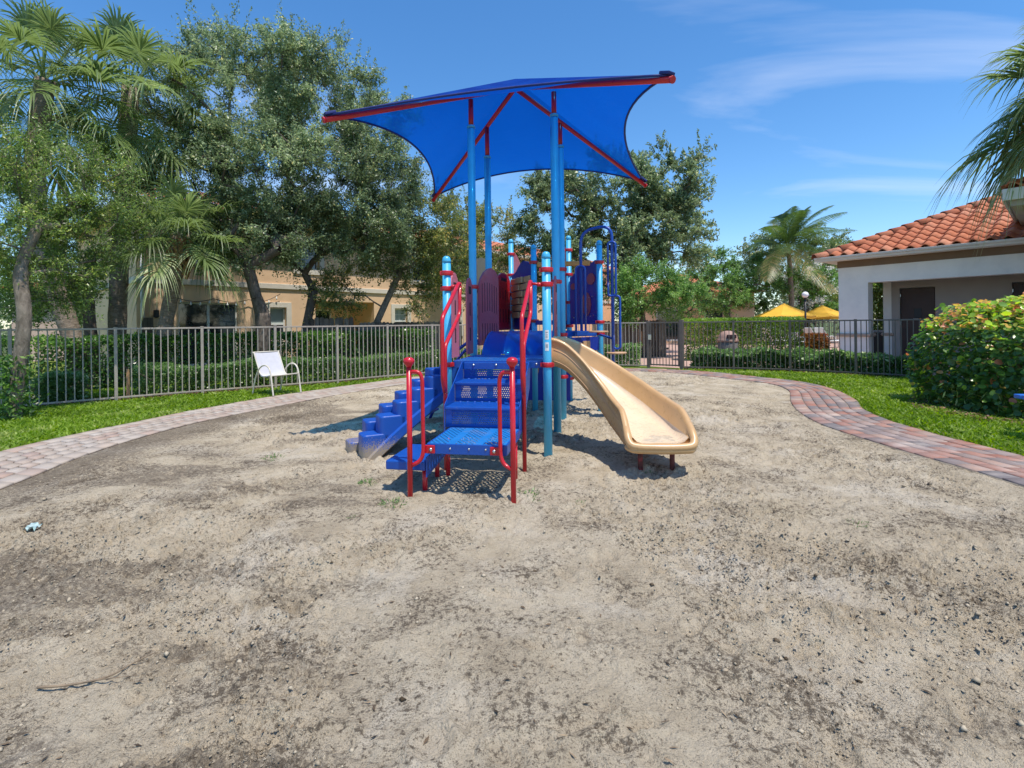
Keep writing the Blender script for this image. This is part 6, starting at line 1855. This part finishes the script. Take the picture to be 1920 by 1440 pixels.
tree('understory_tree', 'dark multi-stem tree in the yard behind the leaning palm', [(-10.3, 12.6, 0), (-10.3, 12.6, 0.8), (-10.4, 12.6, 1.6), (-10.5, 12.7, 2.6)], 0.13,
     [lobe(90, 565, 12.6, 85, 40, 28), lobe(50, 480, 12.8, 90, 70, 32), lobe(140, 500, 12.8, 50, 50, 16)], M_FRONT, M_BARK, 111, ntw=8, nleaf=24, leafL=0.08, leafW=0.032, tl=0.45)

# ---- palms
def fan_frond(r, origin, az, el, pet, rad, nseg=42, grav=0.35):
    """one costapalmate frond; returns verts, faces relative to origin"""
    d = np.array([math.cos(az) * math.cos(el), math.sin(az) * math.cos(el), math.sin(el)])
    g = np.array([0, 0, -1.0])
    V = []; F = []
    pts = []
    for i in range(7):
        f = i / 6; pts.append(d * pet * f + g * pet * grav * 0.35 * f * f)
    t = pts[-1] - pts[-2]; t /= np.linalg.norm(t)
    s = np.cross(t, np.array([0, 0, 1.0])); s /= np.linalg.norm(s) + 1e-9; n = np.cross(s, t)
    # petiole as flat strap with thickness
    for i, p in enumerate(pts):
        w = 0.028 - 0.013 * i / 6
        V += [p - s * w, p + n * 0.012, p + s * w, p - n * 0.012]
    for i in range(6):
        for k in range(4): F.append((i * 4 + k, i * 4 + (k + 1) % 4, (i + 1) * 4 + (k + 1) % 4, (i + 1) * 4 + k))
    npet = len(F)
    hub = pts[-1]
    cost = [hub + t * (0.40 * rad * f) + g * (0.30 * rad * f * f) for f in np.linspace(0, 1, 8)]
    roll = r.normal(0, 0.25)
    for k in range(nseg):
        u = (k / (nseg - 1)) * 2 - 1
        ph = u * math.radians(128)
        cf = (1 - abs(u)) ** 0.8
        b = hub + (t * 0.40 * rad + g * 0.28 * rad * cf) * cf
        dr = t * math.cos(ph) + s * math.sin(ph) + n * (0.22 * (1 - abs(u)) - 0.05 + 0.10 * math.sin(roll) * u)
        dr = dr + r.normal(0, 0.05, 3); dr /= np.linalg.norm(dr)
        L = rad * (0.80 + 0.20 * math.cos(ph * 0.8)) * r.uniform(0.9, 1.06) * (0.72 + 0.28 * (1 - abs(u)))
        wv = np.cross(dr, n); wv /= np.linalg.norm(wv) + 1e-9
        droop = r.uniform(0.3, 1.0) * grav * 2.6
        o = len(V)
        for f, w in ((0, 0.006), (0.28, 0.023), (0.55, 0.017), (0.8, 0.008), (1.0, 0.001)):
            p = b + dr * L * f + g * droop * L * max(0, f - 0.35) ** 2 * 1.6
            w = w * rad / 0.9
            V += [p - wv * w, p - n * w * 0.55, p + wv * w]
        for i in range(4):
            a = o + i * 3; F += [(a, a + 1, a + 4, a + 3), (a + 1, a + 2, a + 5, a + 4)]
    return np.array(V), np.array(F), npet

def fan_palm(name, label, trunk, tr_r, nfr, pet, rad, seed, elmin=-58, boots=0, azr=(0, 360), nseg=42):
    r = np.random.default_rng(seed)
    base = Vector(trunk[0]); root = tag(empty(name, base), label, 'palm tree')
    pts = catmull([Vector(p) - base for p in trunk], 6)
    rad_t = [tr_r * (1.15 if i < 2 else 1.0) * (1 + 0.04 * math.sin(i * 2.1)) for i in range(len(pts))]
    MB().tube(pts, rad_t, 14).obj('trunk', M_PALMT, root)
    top = pts[-1]
    for k in range(nfr):
        f = (k + 0.5) / nfr
        el = math.radians(85 - (85 - elmin) * f ** 0.9) + r.normal(0, 0.10)
        az = math.radians(azr[0]) + ((k * 2.39996) % (2 * math.pi)) * (azr[1] - azr[0]) / 360 + r.normal(0, 0.12)
        V, F, npet = fan_frond(r, None, az, el, pet * r.uniform(0.8, 1.1), rad * r.uniform(0.85, 1.08), nseg, 0.30 + 0.35 * f)
        tone = np.clip(r.normal(0.45, 0.12), 0.1, 0.8) if f < 0.93 else 0.97
        var = np.clip(r.normal(tone, 0.14, len(F)), 0, 1); var[:npet] = 0.8
        o = link('frond', np_mesh('frond', V, F, M_PALM, False, var), root, top + Vector((r.normal(0, 0.04), r.normal(0, 0.04), r.uniform(-0.25, 0.10))))
    if boots:
        bmh = MB().add([(-0.06, 0, 0), (0.06, 0, 0), (0.045, -0.05, 0.2), (-0.045, -0.05, 0.2), (-0.03, -0.12, 0.34), (0.03, -0.12, 0.34), (0, -0.035, 0.0), (0, -0.085, 0.2)],
                       [(0, 6, 7, 3), (6, 1, 2, 7), (3, 7, 4), (7, 2, 5), (7, 5, 4), (1, 0, 3, 2), (2, 3, 4, 5)]).mesh('boot', M_BOOT)
        for k in range(boots):
            a = k * 2.39996; z = 0.9 * k / boots
            q = top + Vector((0, 0, -0.95 + z))
            rr = tr_r * (0.85 + 0.5 * math.sin(math.pi * min(1, z / 0.9)))
            link('boot', bmh, root, (q.x + math.cos(a) * rr, q.y + math.sin(a) * rr, q.z - 0.15), (r.uniform(-0.2, 0.1), 0, a + math.pi / 2), (1, 1, r.uniform(0.7, 1.0)))
    return root
p = at(85, 150, 11.6)
fan_palm('fan_palm', 'tall fan palm with leaning trunk at the far left of the yard', [(-9.55, 11.3, 0), (-9.7, 11.35, 1.0), (-10.1, 11.4, 2.2), (-10.6, 11.5, 3.6), (-10.75, 11.6, 5.2), (p.x, p.y, p.z)], 0.19, 30, 1.15, 1.0, 201)
p = at(245, 165, 13.4)
fan_palm('fan_palm', 'tall fan palm with straight brown trunk in front of the townhouse corner', [(-10.25, 13.3, 0), (-10.25, 13.3, 1.5), (-10.2, 13.35, 3.2), (-10.1, 13.4, 5.0), (p.x, p.y, p.z)], 0.20, 34, 1.3, 1.15, 202)
p = at(338, 440, 12.6)
fan_palm('fan_palm', 'short fan palm with orange-brown leaf stubs in front of the glass door', [(-8.55, 12.4, 0), (-8.5, 12.4, 0.8), (-8.36, 12.45, 1.8), (-8.22, 12.5, 2.6), (p.x, p.y, p.z)], 0.155, 24, 0.85, 0.95, 203, elmin=-22, boots=46)
p = at(2070, 118, 10.5)
fan_palm('fan_palm', 'fan palm whose blue-green fronds reach in at the upper right edge', [(p.x + 0.25, p.y, 0), (p.x + 0.2, p.y, 1.5), (p.x + 0.1, p.y, 3.0), (p.x, p.y, p.z)], 0.18, 44, 1.0, 1.35, 204, elmin=-42, nseg=50)

def coconut(label, base, h, nfr, L, seed):
    r = np.random.default_rng(seed)
    root = tag(empty('coconut_palm', base), label, 'palm tree')
    MB().tube(catmull([(0, 0, 0), (0.15, 0, h * 0.4), (0.1, 0, h * 0.75), (0, 0, h)], 6), [0.17 - 0.05 * i / 18 for i in range(19)], 12).obj('trunk', M_PALMT, root)
    top = Vector((0, 0, h))
    for k in range(nfr):
        f = (k + 0.5) / nfr
        el = math.radians(86 - 105 * f ** 1.1); az = k * 2.39996 + r.normal(0, 0.15)
        d = np.array([math.cos(az) * math.cos(el), math.sin(az) * math.cos(el), math.sin(el)]); g = np.array([0, 0, -1.0])
        Lf = L * r.uniform(0.85, 1.1); gr = 0.42 + 0.25 * f
        curve = [d * Lf * t + g * gr * Lf * t * t * 0.8 + np.array([0.22, 0, 0]) * Lf * t * t for t in np.linspace(0, 1, 30)]
        V = []; F = []
        for i, q in enumerate(curve):
            w = 0.03 * (1 - 0.9 * i / 29); s = np.array([-math.sin(az), math.cos(az), 0])
            V += [q - s * w, q + s * w]
        for i in range(29): F.append((i * 2, i * 2 + 1, i * 2 + 3, i * 2 + 2))
        for i in range(3, 30):
            for e_ in range(2):
                fr = min(i + e_ * 0.5, 29); a = int(fr); q = curve[a] if a == 29 else curve[a] * (1 - (fr - a)) + curve[a + 1] * (fr - a)
                tt = curve[min(a + 1, 29)] - curve[min(a, 28)]; tt = tt / (np.linalg.norm(tt) + 1e-9)
                s = np.cross(tt, np.array([0, 0, 1.0])); s /= np.linalg.norm(s) + 1e-9
                ll = 0.62 * math.sin(math.pi * (0.12 + 0.80 * fr / 29)) * r.uniform(0.85, 1.1) * L / 2.4
                for sd in (-1, 1):
                    dr = s * sd * 0.85 + tt * 0.55 + np.array([0.12, 0, 0.12]); dr /= np.linalg.norm(dr)
                    o = len(V); w = 0.022
                    m_ = q + dr * ll * 0.5 + g * ll * 0.12; tp = q + dr * ll + g * ll * (0.35 + 0.25 * f)
                    V += [q - tt * w * 0.6, q + tt * w * 0.6, m_ + tt * w, m_ - tt * w, tp]
                    F += [(o, o + 1, o + 2, o + 3), (o + 3, o + 2, o + 4, o + 4)]
        Fq = [x for x in F if len(set(x)) == 4]; Ft = [x[:3] for x in F if len(set(x)) == 3]
        tone = 0.4 if f < 0.8 else 0.85
        var = np.clip(r.normal(tone, 0.15, len(F)), 0, 1)
        link('frond', np_mesh('frond', np.array(V), [np.array(Fq), np.array(Ft)], M_COCO, False, var), root, top)
    for k in range(6):
        a = k * 1.05; MB().lathe([(0.02, -0.13), (0.08, -0.08), (0.10, 0), (0.08, 0.08), (0.02, 0.12)], 10).obj('coconut', M_BOOT, root, top + Vector((0.2 * math.cos(a), 0.2 * math.sin(a), -0.2)))
    return root
p = at(1478, 466, 31.5)
coconut('coconut palm with windswept fronds left of the tile roof', (p.x, p.y, 0.03), p.z, 30, 3.9, 301)

# ---- hedges and shrubs
def hedge(name, label, line, d0, d1, h, n, mat, seed, L=0.055, W=0.03, rnd=0.1, z0=0.03, cat='hedge', lump=0.12, group=None, stems=True):
    r = np.random.default_rng(seed)
    C = dense(line, 80); t = np.gradient(C, axis=0); t /= np.linalg.norm(t, axis=1)[:, None]; nrm = np.stack([-t[:, 1], t[:, 0]], 1)
    k = r.uniform(0, 79, n); i = k.astype(int); f = (k - i)[:, None]; j = np.minimum(i + 1, 79)
    P0 = C[i] * (1 - f) + C[j] * f; N0 = nrm[i]
    face = r.random(n)
    w = r.random(n); z = r.random(n)
    depth = np.abs(r.normal(0, 0.10, n)) / max(0.2, (d1 - d0))
    w = np.where(face < 0.42, depth, np.where(face < 0.55, 1 - depth, w))
    z = np.where((face >= 0.55) & (face < 0.88), 1 - np.abs(r.normal(0, 0.07, n)) / h, z)
    # rounded shoulders and lumpy top
    lum = (fbm(P0[:, 0], P0[:, 1], 1.6, 3, seed, z=w * 0.8) - 0.5) * 2 * lump
    edge_ = 1 - rnd * (np.clip(np.abs(w - 0.5) * 2, 0, 1)) ** 4
    zz = z * (h * edge_ + lum)
    off = d0 + (d1 - d0) * (w + (fbm(P0[:, 0] + 5, zz, 2.0, 2, seed + 3) - 0.5) * 0.22)
    X = np.stack([P0[:, 0] + N0[:, 0] * off, P0[:, 1] + N0[:, 1] * off, z0 + np.maximum(0.02, zz)], 1)
    X += r.normal(0, 0.018, X.shape)
    out = np.stack([N0[:, 0] * (w - 0.5), N0[:, 1] * (w - 0.5), 0.5 * z], 1)
    D = unit(r.normal(0, 0.6, X.shape) + out * 1.2); Nn = unit(r.normal(0, 0.6, X.shape) + out * 1.2 + np.array(sdir) * 0.7)
    V, F = leaf_quads(X, D, Nn, L * r.uniform(0.6, 1.3, n), W * r.uniform(0.7, 1.3, n), r)
    var = np.clip(r.beta(2, 3, n) + 0.30 * (z > 0.85) * r.random(n) + (fbm(X[:, 0], X[:, 1], 1.2, 2, 7, z=X[:, 2]) - 0.5) * 0.5, 0, 1)
    b0 = np.array([C[0][0], C[0][1], 0.0])
    root = tag(empty(name, (C[0][0], C[0][1], 0)), label, cat, group)
    link('foliage', np_mesh('foliage', V - b0, F, mat, False, var), root)
    if stems:
        s = MB(); ns = max(3, int(np.linalg.norm(C[-1] - C[0]) * 5))
        for q in range(ns):
            k = int(r.integers(0, 80)); o = d0 + (d1 - d0) * r.uniform(0.25, 0.75)
            p0 = Vector((C[k][0] + nrm[k][0] * o - b0[0], C[k][1] + nrm[k][1] * o - b0[1], 0))
            s.tube([p0, p0 + Vector((r.normal(0, 0.08), r.normal(0, 0.08), h * 0.45)), p0 + Vector((r.normal(0, 0.18), r.normal(0, 0.18), h * 0.85))], [0.014, 0.010, 0.005], 5)
        tag(s.obj('stems', M_BARK, root), kind='stuff')
    return root
FL_d = dense(FENCE_L[:10], 200)
cut = lambda a, b: [tuple(p) for p in FL_d[a:b]]
hedge('hedge', 'tall dark green hedge row in front of the townhouse', cut(0, 175), 2.3, 3.1, 1.22, 42000, M_HEDGE, 401, 0.075, 0.040, lump=0.10)
hedge('hedge', 'low light green hedge right behind the metal fence and white chair', cut(52, 185), 0.30, 0.95, 0.60, 24000, M_HEDGEL, 402, 0.065, 0.036, lump=0.16)
hedge('shrub', 'small loose green bush behind the left end of the fence', cut(30, 42), 0.45, 1.0, 0.52, 1900, M_HEDGEL, 403, 0.085, 0.045, lump=0.2, cat='shrub', rnd=0.3)
hedge('hedge', 'low leafy shrubs behind the fence left of the gate', [(1.0, 16.3), (2.2, 16.4), (3.2, 16.3), (3.95, 16.0)], 0.05, 0.7, 0.62, 6500, M_HEDGEL, 404, 0.10, 0.045, lump=0.2)
hedge('hedge', 'low glossy shrubs along the foot of the dark pool fence', [(5.25, 14.98), (6.3, 14.6), (7.55, 13.98), (8.65, 12.92), (9.55, 11.9)], 0.10, 0.75, 0.54, 13000, M_HEDGEL, 405, 0.125, 0.05, lump=0.30)
hedge('hedge', 'square clipped bright green hedge behind the domed litter bin', [(6.25, 18.6), (8.2, 18.3), (10.1, 18.0)], -0.45, 0.45, 1.50, 20000, M_CLIP, 406, 0.075, 0.045, lump=0.03, rnd=0.05)
hedge('shrub', 'round red and orange leaved shrub by the pool loungers', [(13.55, 24.6), (14.4, 24.6), (15.0, 24.5)], -0.5, 0.5, 0.78, 5000, M_REDS, 407, 0.11, 0.05, lump=0.1, rnd=0.5, cat='shrub')
hedge('shrub', 'dark plants filling the gap between the pool house pillars', [(14.0, 21.2), (15.6, 20.8), (17.0, 20.5)], -0.6, 0.6, 3.1, 9000, M_FRONT, 408, 0.22, 0.09, lump=0.5, cat='shrub')

# sea grape hedge: the leaves that show largest are pieces of their own
def round_leaf():
    n = 9; vs = [(0, 0, 0)]
    for k in range(n):
        a = 2 * math.pi * k / n; vs.append((0.5 + 0.5 * math.cos(a) * (1.0 + 0.08 * math.cos(3 * a)), 0.43 * math.sin(a), 0.10 * abs(math.sin(a)) - 0.05 * math.cos(a)))
    vs[0] = (0.5, 0, -0.02)
    return np.array(vs), [(0, 1 + k, 1 + (k + 1) % n) for k in range(n)]
RV, RFc = round_leaf()
def sea_grape():
    r = np.random.default_rng(55)
    root = tag(empty('sea_grape_hedge', (7.2, 7.4, 0.03)), 'large rounded sea grape hedge with round green and bronze leaves at the right', 'hedge')
    n = 15500
    cx_, cy_ = 8.42, 7.80; ax_, ay_, hz = 1.72, 1.32, 1.68
    u = unit(r.normal(0, 1, (n, 3))); u[:, 2] = np.abs(u[:, 2])
    # superellipsoid shell
    q = 1.0 / (np.abs(u[:, 0]) ** 4.5 + np.abs(u[:, 1]) ** 4.5 + np.abs(u[:, 2]) ** 4.5) ** (1 / 4.5)
    dep = 1 - np.abs(r.normal(0, 0.10, n)); dep = np.where(r.random(n) < 0.2, r.uniform(0.4, 0.95, n), dep)
    lum = 1 + 0.22 * (fbm(u[:, 0] * 3, u[:, 1] * 3, 1.0, 3, 5, z=u[:, 2] * 3) - 0.5)
    P = np.stack([cx_ + ax_ * u[:, 0] * q * dep * lum, cy_ + ay_ * u[:, 1] * q * dep * lum, 0.05 + hz * u[:, 2] * q * dep * np.minimum(lum, 1.04)], 1)
    low = P[:, 2] < 0.35
    keep = ~(low & (r.random(n) < 0.35)); P, u, dep = P[keep], u[keep], dep[keep]; n = len(P)
    Nn = unit(u * 0.7 + np.array(sdir) * 0.6 + r.normal(0, 0.5, (n, 3)))
    D = unit(np.cross(Nn, r.normal(0, 1, (n, 3))))
    S = np.cross(Nn, D)
    size = r.uniform(0.045, 0.10, n)
    new = (P[:, 2] > 1.25) & (dep > 0.9)
    var = np.where(new, np.where(r.random(n) < 0.62, r.uniform(0.55, 0.88, n), r.uniform(0.88, 1.0, n)), r.beta(2, 3, n) * 0.75)
    var = np.where(~new & (r.random(n) < 0.10), r.uniform(0.75, 1.0, n), var)
    camd = np.linalg.norm(P - np.array([0, 0, 1.4]), axis=1)
    vis = -(u @ unit(np.array([[8.1, 7.75, -0.4]]))[0])
    score = size * dep * (vis + 0.75) / camd * np.where(P[:, 0] / P[:, 1] > 1.02, 0.2, 1)
    big = np.argsort(-score)[:300]; bigset = np.zeros(n, bool); bigset[big] = True
    b0 = np.array([7.2, 7.4, 0.03])
    meshes = {}
    def lm(v):
        k = int(round(v * 12))
        if k not in meshes: meshes[k] = np_mesh('leaf', RV - np.array([0.5, 0, 0]), RFc, M_GRAPE, True, [k / 12] * len(RFc))
        return meshes[k]
    for i in np.where(bigset)[0]:
        M = Matrix(((D[i][0], S[i][0], Nn[i][0]), (D[i][1], S[i][1], Nn[i][1]), (D[i][2], S[i][2], Nn[i][2])))
        link('leaf', lm(float(var[i])), root, tuple(P[i] - b0), M.to_euler(), (size[i] * 1.15,) * 3)
    k = ~bigset
    Pk, Dk, Sk, Nk, sk = P[k] - b0, D[k], S[k], Nn[k], size[k]
    L0 = RV - np.array([0.5, 0, 0])
    V = Pk[:, None, :] + (Dk[:, None, :] * L0[None, :, 0:1] + Sk[:, None, :] * L0[None, :, 1:2] + Nk[:, None, :] * L0[None, :, 2:3]) * sk[:, None, None]
    F = (np.array(RFc)[None] + (np.arange(len(Pk)) * len(L0))[:, None, None]).reshape(-1, 3)
    tag(link('foliage', np_mesh('foliage', V.reshape(-1, 3), F, M_GRAPE, True, np.repeat(var[k], len(RFc))), root), kind='stuff')
    s = MB()
    for q_ in range(46):
        a = r.uniform(0, 6.28); b_ = Vector((cx_ - 7.2 + r.normal(0, 0.55), cy_ - 7.4 + r.normal(0, 0.45), -0.03))
        e_ = Vector((cx_ - 7.2 + math.cos(a) * ax_ * r.uniform(0.5, 0.95), cy_ - 7.4 + math.sin(a) * ay_ * r.uniform(0.5, 0.95), r.uniform(0.3, 1.5)))
        s.tube(catmull([b_, b_.lerp(e_, 0.5) + Vector((0, 0, 0.15)), e_], 4), [0.018, 0.016, 0.015, 0.014, 0.012, 0.010, 0.009, 0.008, 0.006], 6)
    tag(s.obj('stems', M_BARKL, root), kind='stuff')
    # narrow strappy undergrowth at the foot
    m = 900; a = r.uniform(0, 6.28, m); P2 = np.stack([cx_ + np.cos(a) * ax_ * r.uniform(0.85, 1.08, m), cy_ + np.sin(a) * ay_ * r.uniform(0.85, 1.08, m), r.uniform(0.06, 0.4, m)], 1)
    V, F = leaf_quads(P2 - b0, unit(r.normal(0, 0.8, P2.shape) + np.array([0, 0, 0.5])), unit(r.normal(0, 1, P2.shape)), r.uniform(0.10, 0.2, m), r.uniform(0.014, 0.025, m), r)
    tag(link('undergrowth', np_mesh('undergrowth', V, F, M_HEDGEL, False, r.random(m)), root), kind='stuff')
sea_grape()

# ---- far wood closing the view behind the houses
def far_wood():
    r = np.random.default_rng(77)
    n = 300
    a = np.radians(r.uniform(-62, 62, n)); d = r.uniform(44, 60, n)
    P = np.stack([np.sin(a) * d, np.cos(a) * d, r.uniform(0.3, 1.0, n) * (3.6 + 2.2 * vnoise(a * 9, a * 0, 3))], 1)
    nl = 110
    Q = np.repeat(P, nl, 0) + r.normal(0, 1, (n * nl, 3)) * np.array([1.5, 1.5, 0.9]); Q[:, 2] = np.maximum(0.1, Q[:, 2])
    V, F = leaf_quads(Q, unit(r.normal(0, 1, Q.shape)), unit(r.normal(0, 0.8, Q.shape) + np.array([0, 0, 0.6])), r.uniform(0.25, 0.5, len(Q)), r.uniform(0.14, 0.26, len(Q)), r)
    return np_mesh('far_wood', V, F, M_OAK, False, np.clip(r.beta(2, 3, len(Q)), 0, 0.95))
tag(link('far_wood', far_wood()), 'far mass of trees behind the houses', 'trees', kind='stuff')

# ---- weeds, twig and litter on the sand
def weed(x, y, s, n, seed, label):
    r = np.random.default_rng(seed)
    root = tag(empty('weed', (x, y, sand_z(x, y))), label, 'weed', 'weeds in the sand')
    a = r.uniform(0, 6.28, n); rr = s * np.sqrt(r.random(n)); P = np.stack([np.cos(a) * rr, np.sin(a) * rr, r.uniform(0.01, 0.5, n) * s * 0.5], 1)
    D = unit(np.stack([np.cos(a), np.sin(a), r.uniform(0.1, 1.3, n)], 1) + r.normal(0, 0.4, (n, 3)))
    V, F = leaf_quads(P, D, unit(r.normal(0, 0.5, (n, 3)) + np.array([0, 0, 1.0])), s * r.uniform(0.25, 0.6, n), s * r.uniform(0.06, 0.14, n), r)
    link('leaves', np_mesh('leaves', V, F, M_HEDGEL, False, r.beta(2, 3, n)), root)
    MB().tube([(0, 0, -0.02), (0.01, 0, 0.02), (0.02, 0.01, s * 0.3)], [0.003, 0.003, 0.001], 5).obj('stem', M_PETIOLE, root)
def gxy(px, py):
    dx, dy = px - 960.0, py - 608.0; c, s = math.cos(R(0.66)), math.sin(R(0.66))
    Y = CAM_H / ((s * dx + c * dy) / 960); return (c * dx - s * dy) / 960 * Y, Y
for i, (px, py, s, n, lab) in enumerate(((692, 906, 0.10, 46, 'green weed left of the low blue step'), (990, 925, 0.10, 40, 'green weed at the foot of the right front red post'), (1000, 935, 0.07, 22, 'small weed just right of the red front post'),
                                         (1088, 938, 0.05, 16, 'tiny weed on open sand between the stairs and slide'), (1218, 882, 0.07, 22, 'weed between the slide legs'), (1608, 982, 0.07, 20, 'small yellowish weed on the sand at the right'),
                                         (662, 970, 0.045, 12, 'tiny weed on the sand left of the stairs'), (735, 945, 0.11, 40, 'flat weed patch in front of the low blue step'), (510, 858, 0.12, 30, 'pale weed patch beside the left path'))):
    x, y = gxy(px, py); weed(x, y, s, n, 500 + i, lab)
q = [gxy(*p) for p in ((70, 1294), (130, 1288), (200, 1272), (250, 1246), (292, 1230))]
TW_ = tag(empty('dry_twig', (q[0][0], q[0][1], 0)), 'long thin dry palm twig lying on the sand at lower left', 'twig')
b = MB(); zz = [sand_z(*p) + 0.012 for p in q]
pts = catmull([(p[0] - q[0][0], p[1] - q[0][1], z) for p, z in zip(q, zz)], 6)
b.tube(pts, [0.005 - 0.003 * i / len(pts) for i in range(len(pts))], 6)
b.tube([pts[8], pts[8] + Vector((0.10, 0.01, 0.01)), pts[8] + Vector((0.2, 0.035, 0.004))], [0.003, 0.002, 0.001], 5)
b.obj('stalk', simple('dry_twig_bark', (0.23, 0.17, 0.11), 0.9, 0.3, 20), TW_)
x, y = gxy(62, 992)
rr = random.Random(3); vs = []; fs = []
for i in range(6):
    for j in range(6): vs.append(((i - 2.5) * 0.018 + rr.uniform(-0.008, 0.008), (j - 2.5) * 0.014 + rr.uniform(-0.008, 0.008), rr.uniform(0.0, 0.035)))
for i in range(5):
    for j in range(5): fs.append((i * 6 + j, (i + 1) * 6 + j, (i + 1) * 6 + j + 1, i * 6 + j + 1))
pp = MB().add(vs, fs).obj('crumpled_wrapper', simple('pale_cyan_wrapper', (0.40, 0.52, 0.50), 0.5, 0.3, 30), None, (x, y, sand_z(x, y) + 0.004))
tag(pp, 'crumpled pale turquoise wrapper on the dark sand at far left', 'litter')
MB_stake = tag(empty('wooden_stake', (-7.55, 10.05, 0.03)), 'short tan stake beside the fence post at left', 'stake')
MB().bbox((-0.02, -0.02, -0.1), (0.02, 0.02, 0.58), 0.004).obj('stake', M_BRICKP, MB_stake)
